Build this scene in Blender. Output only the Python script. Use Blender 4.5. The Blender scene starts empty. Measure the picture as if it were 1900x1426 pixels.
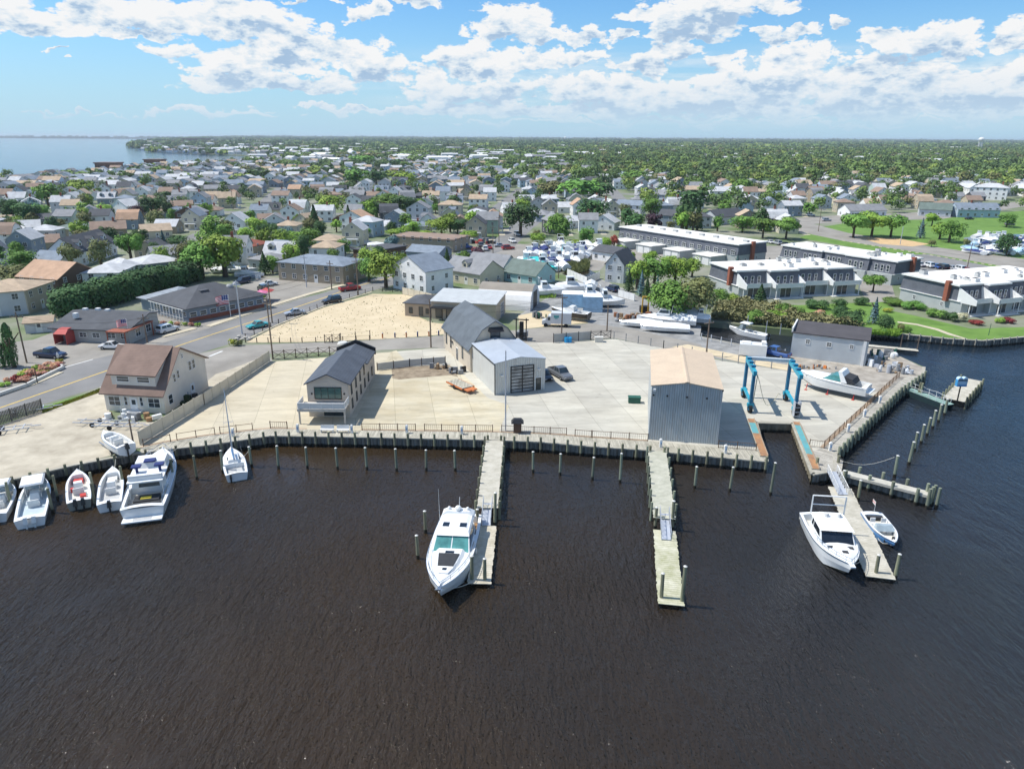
import bpy, math, random
import numpy as np
from mathutils import Vector, Matrix
random.seed(7)
R = math.radians
scene = bpy.context.scene
COL = scene.collection
# ---------------------------------------------------------------- camera
FPX, CAMH, ROLL = 1318.0, 39.4, R(.32)
PITCH = math.atan((713-256)/FPX)
cam = bpy.data.cameras.new("camera")
cam.sensor_fit = 'HORIZONTAL'; cam.sensor_width = 36.0; cam.lens = 36.0*FPX/1900
cam.clip_start = .5; cam.clip_end = 80000
camo = bpy.data.objects.new("camera", cam); COL.objects.link(camo)
camo.location = (0, 0, CAMH)
camo.rotation_mode = 'QUATERNION'
camo.rotation_quaternion = (Matrix.Rotation(math.pi/2-PITCH, 3, 'X') @ Matrix.Rotation(ROLL, 3, 'Z')).to_quaternion()
scene.camera = camo
# ---------------------------------------------------------------- light
SUN_EL, SUN_AZ = R(57), math.atan2(-.992, .13)      # azimuth measured from +y towards +x
sd = Vector((math.sin(SUN_AZ)*math.cos(SUN_EL), math.cos(SUN_AZ)*math.cos(SUN_EL), math.sin(SUN_EL)))
sun = bpy.data.lights.new("sun", 'SUN'); sun.energy = 5.0; sun.angle = R(.55); sun.color = (1, .955, .88)
suno = bpy.data.objects.new("sun", sun); COL.objects.link(suno)
suno.rotation_mode = 'QUATERNION'; suno.rotation_quaternion = sd.to_track_quat('Z', 'Y')
scene.view_settings.view_transform = 'Standard'; scene.view_settings.look = 'None'
scene.view_settings.exposure = 0.12; scene.view_settings.gamma = 1

def P(px, py, z=1.4):
    """pixel of the 1900 px wide photograph -> ground point at height z"""
    X = px-950; Y = -(py-713); c, s = math.cos(ROLL), math.sin(ROLL)
    x = X*c+Y*s; y = -X*s+Y*c
    dx = x; dy = FPX*math.cos(PITCH)+y*math.sin(PITCH); dz = -FPX*math.sin(PITCH)+y*math.cos(PITCH)
    t = (z-CAMH)/dz
    return Vector((dx*t, dy*t, z))
def topz(w, px, py):
    """height at which something standing at world point w reaches pixel py"""
    k = P(px, py, 0)[1]/CAMH
    return CAMH-w[1]/k
def PX(w):
    """world -> photo pixel (x, y)"""
    c, s = math.cos(PITCH), math.sin(PITCH); z = w[2]-CAMH
    d = w[1]*c-z*s; u = w[1]*s+z*c
    return 950+w[0]/d*FPX, 713-u/d*FPX

# ---------------------------------------------------------------- sky
world = bpy.data.worlds.new("World"); scene.world = world; world.use_nodes = True
wt = world.node_tree; wn = wt.nodes; wl = wt.links; wn.clear()
def azel(px, py):
    x = px-950; y = -(py-713)
    v = Vector((x, FPX*math.cos(PITCH)+y*math.sin(PITCH), -FPX*math.sin(PITCH)+y*math.cos(PITCH))).normalized()
    return math.degrees(math.atan2(v.x, v.y)), math.degrees(math.asin(v.z))+.0
BLOBS = [ # cx, cy, half width, up, down (pixels)
 (50,45,110,36,24),(190,28,90,34,26),(330,48,120,52,30),(430,40,110,52,40),(540,85,120,48,44),(640,105,90,42,32),(700,135,60,34,28),
 (470,110,170,30,26),(430,155,110,24,18),(560,165,130,26,16),(250,70,60,14,8),(320,108,45,14,8),
 (690,30,44,18,12),(770,8,60,12,12),(570,4,60,10,6),(915,55,50,48,24),(985,60,60,54,28),(1080,72,75,24,14),(1150,62,20,10,8),
 (870,125,100,44,26),(1000,115,100,34,24),(790,150,60,30,18),(1090,110,50,18,12),
 (1310,15,130,40,50),(1220,25,60,28,14),(1420,8,70,20,16),(1270,70,80,20,10),(1245,100,50,26,16),(1180,125,70,26,18),(1340,120,40,22,14),
 (1450,64,50,12,9),(1482,60,22,16,10),(1558,42,32,14,13),(1480,105,80,36,30),(1640,75,44,26,16),(1720,70,80,30,34),(1770,100,50,26,18),(1600,130,90,38,32),
 (1892,62,46,36,26),(1885,135,54,30,18),(1840,140,30,14,10),
 (1090,160,200,28,30),(1390,160,220,30,34),(1690,150,200,34,40),(880,170,160,26,26),(1850,180,120,22,20),(1250,190,300,20,22),(1600,195,300,22,22),(950,200,260,14,16),
 (800,208,260,12,9),(1100,214,260,12,9),(1420,212,280,12,10),(1740,208,260,14,10),(1250,228,500,5,4),
 (130,213,120,4,2.5),(380,214,150,8,4),(80,103,16,3,3),(125,122,11,3,3),(640,205,150,6,5)]
def build_density():
    g = bpy.data.node_groups.new("cloud_density", 'ShaderNodeTree')
    g.interface.new_socket("Vector", in_out='INPUT', socket_type='NodeSocketVector')
    g.interface.new_socket("Density", in_out='OUTPUT', socket_type='NodeSocketFloat')
    g.interface.new_socket("Height", in_out='OUTPUT', socket_type='NodeSocketFloat')
    n, l = g.nodes, g.links
    gi = n.new('NodeGroupInput'); go = n.new('NodeGroupOutput')
    def math_(op, a, b=None, c=None):
        m = n.new('ShaderNodeMath'); m.operation = op
        for i, v in enumerate((a, b, c)):
            if v is None: continue
            if isinstance(v, (int, float)): m.inputs[i].default_value = v
            else: l.new(v, m.inputs[i])
        return m.outputs[0]
    # warp the coordinates so that outlines billow
    def noise(vec, sx, sy, scale, detail, rough, off=0, typ=None):
        mp = n.new('ShaderNodeMapping'); mp.inputs['Scale'].default_value = (sx, sy, 1); mp.inputs['Location'].default_value = (off, off*.7, 0)
        l.new(vec, mp.inputs[0])
        t = n.new('ShaderNodeTexNoise'); t.noise_dimensions = '2D'; t.inputs['Scale'].default_value = scale; t.inputs['Detail'].default_value = detail; t.inputs['Roughness'].default_value = rough
        l.new(mp.outputs[0], t.inputs['Vector']); return t
    w1 = noise(gi.outputs[0], 1, 1.4, .35, 4, .55, 3.1)
    sub = n.new('ShaderNodeVectorMath'); sub.operation = 'SUBTRACT'; l.new(w1.outputs['Color'], sub.inputs[0]); sub.inputs[1].default_value = (.5, .5, .5)
    mul = n.new('ShaderNodeVectorMath'); mul.operation = 'MULTIPLY'; l.new(sub.outputs[0], mul.inputs[0]); mul.inputs[1].default_value = (4.6, 2.4, 0)
    add = n.new('ShaderNodeVectorMath'); l.new(gi.outputs[0], add.inputs[0]); l.new(mul.outputs[0], add.inputs[1])
    sep = n.new('ShaderNodeSeparateXYZ'); l.new(add.outputs[0], sep.inputs[0])
    best = None
    for cx, cy, w, up, dn in BLOBS:
        a, e = azel(cx, cy); k = 1/23.5
        dx = math_('MULTIPLY_ADD', sep.outputs[0], 1/(w*k*1.06), -a/(w*k*1.06))
        dy = math_('SUBTRACT', sep.outputs[1], e)
        m = math_('MAXIMUM', math_('MULTIPLY', dy, 1/(up*k*1.05)), math_('MULTIPLY', dy, -1/(dn*k*1.0)))
        q = math_('MULTIPLY_ADD', dx, dx, math_('MULTIPLY', m, m))
        hh = math_('MULTIPLY_ADD', dy, 1.2/(up*k), q)        # favours the blob the ray is highest in
        top = hh if best is None else math_('MINIMUM', top, hh)
        best = q if best is None else math_('SMOOTH_MIN', best, q, .25)
    d0 = math_('SUBTRACT', 1, math_('SQRT', math_('MAXIMUM', best, 0)))
    d0 = math_('MAXIMUM', d0, -.9)
    # clouds elsewhere in the sky (outside the photographed part)
    w2 = noise(gi.outputs[0], .05, .11, 1, 3, .5, 9)
    s2 = n.new('ShaderNodeSeparateXYZ'); l.new(gi.outputs[0], s2.inputs[0])
    out = math_('MAXIMUM', math_('SUBTRACT', math_('ABSOLUTE', s2.outputs[0]), 40), math_('SUBTRACT', s2.outputs[1], 13.5))
    out = math_('MINIMUM', math_('MAXIMUM', math_('MULTIPLY', out, .2), 0), 1)
    d1 = math_('MULTIPLY', math_('SUBTRACT', w2.outputs[0], .56), 5)
    d1 = math_('SUBTRACT', math_('MULTIPLY', out, math_('ADD', d1, 1)), 1)
    d0 = math_('MAXIMUM', d0, d1)
    l.new(math_('MULTIPLY', d0, 1.45), go.inputs[0]); l.new(math_('MINIMUM', math_('MAXIMUM', top, -1), 1.2), go.inputs[1]); return g
def build_fine():
    g = bpy.data.node_groups.new("cloud_billows", 'ShaderNodeTree')
    g.interface.new_socket("Vector", in_out='INPUT', socket_type='NodeSocketVector')
    g.interface.new_socket("Value", in_out='OUTPUT', socket_type='NodeSocketFloat')
    n, l = g.nodes, g.links
    gi = n.new('NodeGroupInput'); go = n.new('NodeGroupOutput')
    mp = n.new('ShaderNodeMapping'); mp.inputs['Scale'].default_value = (.75, 1.6, 1); l.new(gi.outputs[0], mp.inputs[0])
    t = n.new('ShaderNodeTexNoise'); t.noise_dimensions = '2D'; t.inputs['Scale'].default_value = .34; t.inputs['Detail'].default_value = 9; t.inputs['Roughness'].default_value = .63; t.inputs['Distortion'].default_value = .2
    l.new(mp.outputs[0], t.inputs['Vector'])
    b = n.new('ShaderNodeTexVoronoi'); b.voronoi_dimensions = '2D'; b.feature = 'F1'; b.inputs['Scale'].default_value = .9; b.inputs['Detail'].default_value = 3; b.inputs['Roughness'].default_value = .6
    va = n.new('ShaderNodeVectorMath'); va.operation = 'MULTIPLY_ADD'; l.new(t.outputs['Color'], va.inputs[0]); va.inputs[1].default_value = (.9, .9, 0); l.new(mp.outputs[0], va.inputs[2])
    l.new(va.outputs[0], b.inputs['Vector'])
    m1 = n.new('ShaderNodeMath'); m1.operation = 'MULTIPLY_ADD'; l.new(t.outputs[0], m1.inputs[0]); m1.inputs[1].default_value = 1.75; m1.inputs[2].default_value = -.875+.13
    m2 = n.new('ShaderNodeMath'); m2.operation = 'MULTIPLY_ADD'; l.new(b.outputs['Distance'], m2.inputs[0]); m2.inputs[1].default_value = -.42; l.new(m1.outputs[0], m2.inputs[2])
    l.new(m2.outputs[0], go.inputs[0]); return g
dg = build_density(); fg = build_fine()
def W(t, **k):
    x = wn.new(t)
    for a, v in k.items(): setattr(x, a, v)
    return x
def wm(op, a, b=None, c=None, clamp=False):
    m = wn.new('ShaderNodeMath'); m.operation = op; m.use_clamp = clamp
    for i, v in enumerate((a, b, c)):
        if v is None: continue
        if isinstance(v, (int, float)): m.inputs[i].default_value = v
        else: wl.new(v, m.inputs[i])
    return m.outputs[0]
tc = W('ShaderNodeTexCoord'); sx = W('ShaderNodeSeparateXYZ'); wl.new(tc.outputs['Generated'], sx.inputs[0])
az = wm('MULTIPLY', wm('ARCTAN2', sx.outputs[0], sx.outputs[1]), 57.2958)
el = wm('MULTIPLY', wm('ARCSINE', sx.outputs[2]), 57.2958)
cv = W('ShaderNodeCombineXYZ'); wl.new(az, cv.inputs[0]); wl.new(el, cv.inputs[1])
gd = W('ShaderNodeGroup'); gd.node_tree = dg; wl.new(cv.outputs[0], gd.inputs[0])
def fine(off):
    a = W('ShaderNodeVectorMath'); wl.new(cv.outputs[0], a.inputs[0]); a.inputs[1].default_value = off
    g = W('ShaderNodeGroup'); g.node_tree = fg; wl.new(a.outputs[0], g.inputs[0]); return g.outputs[0]
f0 = fine((0, 0, 0)); f1 = fine((-.32, .75, 0))
d0 = wm('ADD', gd.outputs[0], f0)
alpha = W('ShaderNodeMapRange', interpolation_type='SMOOTHSTEP'); wl.new(d0, alpha.inputs[0]); alpha.inputs[1].default_value = .0; alpha.inputs[2].default_value = .26
lit = wm('MULTIPLY_ADD', wm('SUBTRACT', f0, f1), 1.2, wm('MULTIPLY_ADD', gd.outputs[1], .55, .46), clamp=True)
thin = wm('MULTIPLY_ADD', d0, -.30, .26)
lit = wm('ADD', lit, thin, clamp=True)
cr = W('ShaderNodeValToRGB'); wl.new(lit, cr.inputs[0])
cr.color_ramp.elements[0].position = .12; cr.color_ramp.elements[0].color = (.40, .56, .76, 1)
cr.color_ramp.elements[1].position = .85; cr.color_ramp.elements[1].color = (.94, .95, .96, 1)
e_ = cr.color_ramp.elements.new(.45); e_.color = (.72, .82, .91, 1)
sky = W('ShaderNodeTexSky', sky_type='NISHITA'); sky.sun_disc = False; sky.sun_elevation = SUN_EL; sky.sun_rotation = SUN_AZ
sky.air_density = 1.0; sky.dust_density = .6; sky.ozone_density = 1.6; sky.altitude = 30
bgs = W('ShaderNodeBackground'); bgs.inputs['Strength'].default_value = .106
tint = W('ShaderNodeMix', data_type='RGBA', blend_type='MULTIPLY'); tint.inputs[0].default_value = 1
wl.new(sky.outputs[0], tint.inputs[6]); tint.inputs[7].default_value = (.66, 1.06, 1.38, 1)
wl.new(tint.outputs[2], bgs.inputs['Color'])
# low streaky bank near the horizon
mp = W('ShaderNodeMapping'); wl.new(cv.outputs[0], mp.inputs[0]); mp.inputs['Scale'].default_value = (.10, 1.1, 1)
ns = W('ShaderNodeTexNoise'); ns.noise_dimensions = '2D'; wl.new(mp.outputs[0], ns.inputs['Vector']); ns.inputs['Scale'].default_value = 1.3; ns.inputs['Detail'].default_value = 7; ns.inputs['Roughness'].default_value = .6
band = wm('MULTIPLY', wm('MULTIPLY_ADD', az, .05, .75, clamp=True), wm('MULTIPLY_ADD', wm('ABSOLUTE', wm('SUBTRACT', el, 3.2)), -.36, 1.15, clamp=True))
stre = wm('MULTIPLY', wm('MULTIPLY_ADD', ns.outputs[0], 2.6, -.75, clamp=True), band)
lowa = W('ShaderNodeMapRange', interpolation_type='SMOOTHSTEP'); wl.new(el, lowa.inputs[0]); lowa.inputs[1].default_value = .1; lowa.inputs[2].default_value = 2.4; lowa.inputs[3].default_value = .3
al2 = wm('MAXIMUM', wm('MULTIPLY', alpha.outputs[0], lowa.outputs[0]), wm('MULTIPLY', stre, .85))
lowfade = W('ShaderNodeMapRange'); wl.new(el, lowfade.inputs[0]); lowfade.inputs[1].default_value = .2; lowfade.inputs[2].default_value = 4.5
hz = W('ShaderNodeMix', data_type='RGBA'); wl.new(lowfade.outputs[0], hz.inputs[0]); hz.inputs[6].default_value = (.58, .74, .88, 1); wl.new(cr.outputs[0], hz.inputs[7])
bgc = W('ShaderNodeBackground'); bgc.inputs['Strength'].default_value = .90; wl.new(hz.outputs[2], bgc.inputs['Color'])
# pale milky air just above the horizon
bgh = W('ShaderNodeBackground'); bgh.inputs['Color'].default_value = (.49, .71, .90, 1); bgh.inputs['Strength'].default_value = .92
hm = W('ShaderNodeMapRange', interpolation_type='SMOOTHSTEP'); wl.new(el, hm.inputs[0]); hm.inputs[1].default_value = -2; hm.inputs[2].default_value = 10; hm.inputs[3].default_value = .9; hm.inputs[4].default_value = 0
mh = W('ShaderNodeMixShader'); wl.new(hm.outputs[0], mh.inputs[0]); wl.new(bgs.outputs[0], mh.inputs[1]); wl.new(bgh.outputs[0], mh.inputs[2])
mx = W('ShaderNodeMixShader'); wl.new(al2, mx.inputs[0]); wl.new(mh.outputs[0], mx.inputs[1]); wl.new(bgc.outputs[0], mx.inputs[2])
wo = W('ShaderNodeOutputWorld'); wl.new(mx.outputs[0], wo.inputs['Surface'])
world.cycles.sampling_method = 'MANUAL'; world.cycles.sample_map_resolution = 512
scene.cycles.max_bounces = 6; scene.cycles.transparent_max_bounces = 6

# ---------------------------------------------------------------- materials
_M = {}
def lin(c):
    return tuple((x/12.92 if x <= .04045 else ((x+.055)/1.055)**2.4) for x in c)
def M(name, col, rough=.75, var=.12, scale=.6, bump=0, bscale=8, metal=0, rnd=0, spec=.4, detail=5, stretch=(1,1,1), col2=None, coord='Object', coat=0):
    """procedural material: base colour broken up by noise"""
    if name in _M: return _M[name]
    m = bpy.data.materials.new(name); m.use_nodes = True; t = m.node_tree; n = t.nodes; l = t.links
    b = n['Principled BSDF']; b.inputs['Roughness'].default_value = rough; b.inputs['Metallic'].default_value = metal
    b.inputs['Specular IOR Level'].default_value = spec
    if coat: b.inputs['Coat Weight'].default_value = coat
    tcn = n.new('ShaderNodeTexCoord'); mpn = n.new('ShaderNodeMapping'); mpn.inputs['Scale'].default_value = stretch
    l.new(tcn.outputs[coord], mpn.inputs[0])
    src = mpn.outputs[0]
    if rnd:
        oi = n.new('ShaderNodeObjectInfo'); va = n.new('ShaderNodeVectorMath'); l.new(src, va.inputs[0])
        sc_ = n.new('ShaderNodeVectorMath'); sc_.operation = 'SCALE'; sc_.inputs[0].default_value = (31, 17, 5); l.new(oi.outputs['Random'], sc_.inputs['Scale'])
        l.new(sc_.outputs[0], va.inputs[1]); src = va.outputs[0]
    nz = n.new('ShaderNodeTexNoise'); nz.inputs['Scale'].default_value = scale; nz.inputs['Detail'].default_value = detail; nz.inputs['Roughness'].default_value = .62
    l.new(src, nz.inputs['Vector'])
    r = n.new('ShaderNodeValToRGB'); l.new(nz.outputs[0], r.inputs[0])
    c2 = col2 or tuple(min(1, c*(1+var)) for c in col); c1 = col if col2 else tuple(c*(1-var) for c in col)
    r.color_ramp.elements[0].position = .32; r.color_ramp.elements[1].position = .68
    r.color_ramp.elements[0].color = (*c1, 1); r.color_ramp.elements[1].color = (*c2, 1)
    out = r.outputs[0]
    if rnd:
        h = n.new('ShaderNodeHueSaturation'); l.new(out, h.inputs['Color'])
        mr = n.new('ShaderNodeMapRange'); l.new(oi.outputs['Random'], mr.inputs[0]); mr.inputs[3].default_value = 1-rnd; mr.inputs[4].default_value = 1+rnd
        l.new(mr.outputs[0], h.inputs['Value'])
        mr2 = n.new('ShaderNodeMapRange'); l.new(oi.outputs['Random'], mr2.inputs[0]); mr2.inputs[3].default_value = .5-rnd*.06; mr2.inputs[4].default_value = .5+rnd*.05
        l.new(mr2.outputs[0], h.inputs['Hue']); out = h.outputs[0]
    l.new(out, b.inputs['Base Color'])
    if bump:
        nb = n.new('ShaderNodeTexNoise'); nb.inputs['Scale'].default_value = bscale; nb.inputs['Detail'].default_value = 3; l.new(mpn.outputs[0], nb.inputs['Vector'])
        bp = n.new('ShaderNodeBump'); bp.inputs['Strength'].default_value = bump; bp.inputs['Distance'].default_value = .05; l.new(nb.outputs[0], bp.inputs['Height']); l.new(bp.outputs[0], b.inputs['Normal'])
    _M[name] = m; return m
def striped(name, col, axis=0, period=.3, depth=.03, rough=.5, var=.08, metal=0, dark=0.0, sharp=True):
    """siding, ribs, planks or shingle courses: real bump bands across one axis + slight tone change in the grooves"""
    if name in _M: return _M[name]
    m = M(name, col, rough, var, .5, metal=metal); t = m.node_tree; n = t.nodes; l = t.links; b = n['Principled BSDF']
    tcn = n.new('ShaderNodeTexCoord'); w = n.new('ShaderNodeTexWave'); w.bands_direction = 'XYZ'[axis]; w.wave_profile = 'SAW' if sharp else 'SIN'
    w.inputs['Scale'].default_value = (1/period)*(.05 if 0 else 1)/ (20/ (2*math.pi)) * 1.0
    w.inputs['Distortion'].default_value = 0; l.new(tcn.outputs['Object'], w.inputs['Vector'])
    bp = n.new('ShaderNodeBump'); bp.inputs['Strength'].default_value = 1; bp.inputs['Distance'].default_value = depth; l.new(w.outputs['Fac'], bp.inputs['Height']); l.new(bp.outputs[0], b.inputs['Normal'])
    if dark:
        mr = n.new('ShaderNodeMapRange'); l.new(w.outputs['Fac'], mr.inputs[0]); mr.inputs[1].default_value = 0; mr.inputs[2].default_value = .25; mr.inputs[3].default_value = 1-dark; mr.inputs[4].default_value = 1
        mm = n.new('ShaderNodeMix'); mm.data_type = 'RGBA'; mm.blend_type = 'MULTIPLY'; mm.inputs[0].default_value = 1
        old = b.inputs['Base Color'].links[0].from_socket; l.new(old, mm.inputs[6]); l.new(mr.outputs[0], mm.inputs[7]); l.new(mm.outputs[2], b.inputs['Base Color'])
    return m
def weather(m, amt=.25, col=(.30,.20,.13)):
    t = m.node_tree; n = t.nodes; l = t.links; b = n['Principled BSDF']; tcn = n.new('ShaderNodeTexCoord'); mp = n.new('ShaderNodeMapping'); mp.inputs['Scale'].default_value = (2.6, 2.6, .16); l.new(tcn.outputs['Object'], mp.inputs[0])
    z = n.new('ShaderNodeTexNoise'); z.inputs['Scale'].default_value = 1.4; z.inputs['Detail'].default_value = 8; z.inputs['Roughness'].default_value = .7; l.new(mp.outputs[0], z.inputs['Vector'])
    r = n.new('ShaderNodeMapRange'); l.new(z.outputs[0], r.inputs[0]); r.inputs[1].default_value = .50; r.inputs[2].default_value = .78; r.inputs[3].default_value = 0; r.inputs[4].default_value = amt
    x = n.new('ShaderNodeMix'); x.data_type = 'RGBA'; l.new(r.outputs[0], x.inputs[0]); l.new(b.inputs['Base Color'].links[0].from_socket, x.inputs[6]); x.inputs[7].default_value = (*col, 1); l.new(x.outputs[2], b.inputs['Base Color']); return m
def glassm(name='window_glass', col=(.03, .045, .055), rough=.06):
    return M(name, col, rough, .3, .8, spec=.8)

# ---------------------------------------------------------------- mesh builder
class MB:
    def __init__(s): s.v = []; s.f = []; s.m = []; s.T = None
    def add(s, vs, fs, mi=0):
        k = len(s.v)
        if s.T is not None: vs = [tuple(s.T @ Vector(q)) for q in vs]
        s.v += [tuple(q) for q in vs]; s.f += [tuple(i+k for i in f) for f in fs]; s.m += [mi]*len(fs); return s
    def box(s, x0, x1, y0, y1, z0, z1, mi=0):
        return s.add([(x0,y0,z0),(x1,y0,z0),(x1,y1,z0),(x0,y1,z0),(x0,y0,z1),(x1,y0,z1),(x1,y1,z1),(x0,y1,z1)],
              [(0,3,2,1),(4,5,6,7),(0,1,5,4),(1,2,6,5),(2,3,7,6),(3,0,4,7)], mi)
    def frus(s, b, t, z0, z1, mi=0):
        """b, t = (x0,x1,y0,y1) rectangles below and above"""
        return s.add([(b[0],b[2],z0),(b[1],b[2],z0),(b[1],b[3],z0),(b[0],b[3],z0),(t[0],t[2],z1),(t[1],t[2],z1),(t[1],t[3],z1),(t[0],t[3],z1)],
              [(0,3,2,1),(4,5,6,7),(0,1,5,4),(1,2,6,5),(2,3,7,6),(3,0,4,7)], mi)
    def prism(s, pts, z0, z1, mi=0):
        n = len(pts); ar = sum(pts[i][0]*pts[(i+1)%n][1]-pts[(i+1)%n][0]*pts[i][1] for i in range(n))
        if ar < 0: pts = list(reversed(pts))
        vs = [(p[0],p[1],z0) for p in pts]+[(p[0],p[1],z1) for p in pts]
        return s.add(vs, [tuple(reversed(range(n))), tuple(range(n,2*n))]+[(i,(i+1)%n,n+(i+1)%n,n+i) for i in range(n)], mi)
    def extr(s, prof, a0, a1, axis='x', mi=0):
        """profile [(u,z)] extruded along x (u=y) or y (u=x)"""
        n = len(prof)
        if axis == 'x': vs = [(a0,u,z) for u,z in prof]+[(a1,u,z) for u,z in prof]
        else: vs = [(u,a0,z) for u,z in prof]+[(u,a1,z) for u,z in prof]
        return s.add(vs, [tuple(range(n)), tuple(reversed(range(n,2*n)))]+[(i,n+i,n+(i+1)%n,(i+1)%n) for i in range(n)], mi)
    def cyl(s, p0, p1, r0, r1=None, n=8, mi=0):
        r1 = r0 if r1 is None else r1; p0 = Vector(p0); p1 = Vector(p1); d = (p1-p0)
        if d.length < 1e-6: return s
        q = d.to_track_quat('Z', 'Y'); a = q @ Vector((1,0,0)); b = q @ Vector((0,1,0)); vs = []
        for p, r in ((p0,r0),(p1,r1)):
            for i in range(n):
                t = 2*math.pi*i/n; vs.append(p+a*(r*math.cos(t))+b*(r*math.sin(t)))
        return s.add(vs, [tuple(reversed(range(n))), tuple(range(n,2*n))]+[(i,(i+1)%n,n+(i+1)%n,n+i) for i in range(n)], mi)
    def path(s, pts, r, n=6, mi=0):
        for a, b in zip(pts[:-1], pts[1:]): s.cyl(a, b, r, r, n, mi)
        return s
    def loft(s, rings, mi=0, closed=True, caps=True):
        n = len(rings[0]); k = len(rings); vs = [p for r in rings for p in r]; fs = []
        for j in range(k-1):
            for i in range(n if closed else n-1):
                i2 = (i+1) % n; fs.append((j*n+i, j*n+i2, (j+1)*n+i2, (j+1)*n+i))
        if caps and closed: fs += [tuple(reversed(range(n))), tuple((k-1)*n+i for i in range(n))]
        return s.add(vs, fs, mi)
    def ball(s, c, rx, ry, rz, nu=10, nv=6, mi=0, half=False):
        rings = []
        for j in range(nv+1):
            t = math.pi*j/nv*(.5 if half else 1); rr = math.sin(t)+1e-4; zz = math.cos(t)
            rings.append([(c[0]+rx*rr*math.cos(2*math.pi*i/nu), c[1]+ry*rr*math.sin(2*math.pi*i/nu), c[2]+rz*zz) for i in range(nu)])
        return s.loft(list(reversed(rings)), mi)
    def quad(s, a, b, c, d, mi=0): return s.add([a,b,c,d], [(0,1,2,3)], mi)
    def mesh(s, name, mats, smooth=False):
        me = bpy.data.meshes.new(name); me.from_pydata(s.v, [], s.f)
        mats = mats if isinstance(mats, (list, tuple)) else [mats]
        for m in mats: me.materials.append(m)
        if len(mats) > 1: me.polygons.foreach_set('material_index', s.m)
        if smooth: me.polygons.foreach_set('use_smooth', [True]*len(s.f))
        me.update(); return me
    def obj(s, name, mats, parent=None, smooth=False, loc=None):
        o = bpy.data.objects.new(name, s.mesh(name, mats, smooth)); COL.objects.link(o)
        if parent: o.parent = parent
        if loc is not None: o.location = loc
        return o
def inst(name, me, parent=None, loc=(0,0,0), rz=0, sc=1):
    o = bpy.data.objects.new(name, me); COL.objects.link(o); o.parent = parent; o.location = loc; o.rotation_euler = (0,0,rz)
    o.scale = sc if isinstance(sc, (tuple, list)) else (sc, sc, sc); return o
REG = []
def tag(o, look, cat, place='', group=None, kind=None):
    """look + place make the label; several with the same text get counted from the left later"""
    o['category'] = cat
    if group: o['group'] = group
    if kind: o['kind'] = kind
    REG.append((o, look, place)); return o
def thing(name, look, cat, loc, rz=0, place='', group=None):
    o = bpy.data.objects.new(name, None); COL.objects.link(o); o.empty_display_size = .5
    o.location = loc; o.rotation_euler = (0,0,rz); return tag(o, look, cat, place, group)
def dup(root, loc, rz, look=None, place='', cat=None, group=None):
    r = root.copy(); COL.objects.link(r); r.location = loc; r.rotation_euler = (0,0,rz)
    if group: r['group'] = group
    if look: tag(r, look, cat or root['category'], place, group)
    kids(root, r); return r
def kids(a, b):
    for c in CH.get(a.name, ()):
        d = c.copy(); COL.objects.link(d); d.parent = b; kids(c, d)
CH = {}
def index_children(o):
    pass
def struct(o): o['kind'] = 'structure'; return o
ORD_W = 'first second third fourth fifth sixth seventh eighth ninth tenth eleventh twelfth thirteenth fourteenth fifteenth sixteenth seventeenth eighteenth nineteenth twentieth twenty-first twenty-second twenty-third twenty-fourth twenty-fifth twenty-sixth twenty-seventh twenty-eighth twenty-ninth thirtieth thirty-first thirty-second thirty-third'.split()
ORD = ['leftmost']+[w+' from left' for w in ORD_W[1:]]
def finish_labels():
    by = {}
    bpy.context.view_layer.update()
    for o, look, place in REG: by.setdefault((look, place), []).append(o)
    for (look, place), os_ in by.items():
        if len(os_) == 1: os_[0]['label'] = (look+' '+place).strip(); continue
        def c(o):
            w = o.matrix_world.translation
            if o.type == 'MESH' and w.length < 1e-6: w = sum((Vector(b) for b in o.bound_box), Vector())/8
            return PX(w)[0]
        os_.sort(key=c); n = len(os_)
        for i, o in enumerate(os_):
            if n > 1 and i == n-1 and n > 2: q = 'rightmost'
            elif i >= n/2 and n-i <= 33 and n > 4: q = ORD[n-1-i].replace('left', 'right')
            elif i < 33: q = ORD[i] if n > 2 else ('left one' if i == 0 else 'right one')
            else: q = 'number %d from left' % (i+1)
            o['label'] = (look+' '+place).strip()+', '+q
            if 'group' not in o.keys(): o['group'] = look[:60]
def frame(a, b, z=1.4):
    """two ground pixels -> origin, angle, width of the front between them"""
    A = P(*a, z); B = P(*b, z); d = B-A; return A, math.atan2(d.y, d.x), math.hypot(d.x, d.y)
# ================================================================ SETTING
Z0 = 1.4
def sheet(name, pts, mat, z, kind='structure', world=False):
    q = [p if world else P(p[0], p[1], z) for p in pts]
    from mathutils.geometry import tessellate_polygon
    vs = [Vector((p[0], p[1], z)) for p in q]
    tri = tessellate_polygon([vs])
    me = bpy.data.meshes.new(name); 
    fs = []
    for t in tri:
        a, b, c = (vs[i] for i in t)
        fs.append(tuple(t) if (b-a).cross(c-a).z > 0 else tuple(reversed(t)))
    me.from_pydata([tuple(v) for v in vs], [], fs); me.materials.append(mat); me.update()
    o = bpy.data.objects.new(name, me); COL.objects.link(o)
    if kind: o['kind'] = kind
    return o
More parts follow.
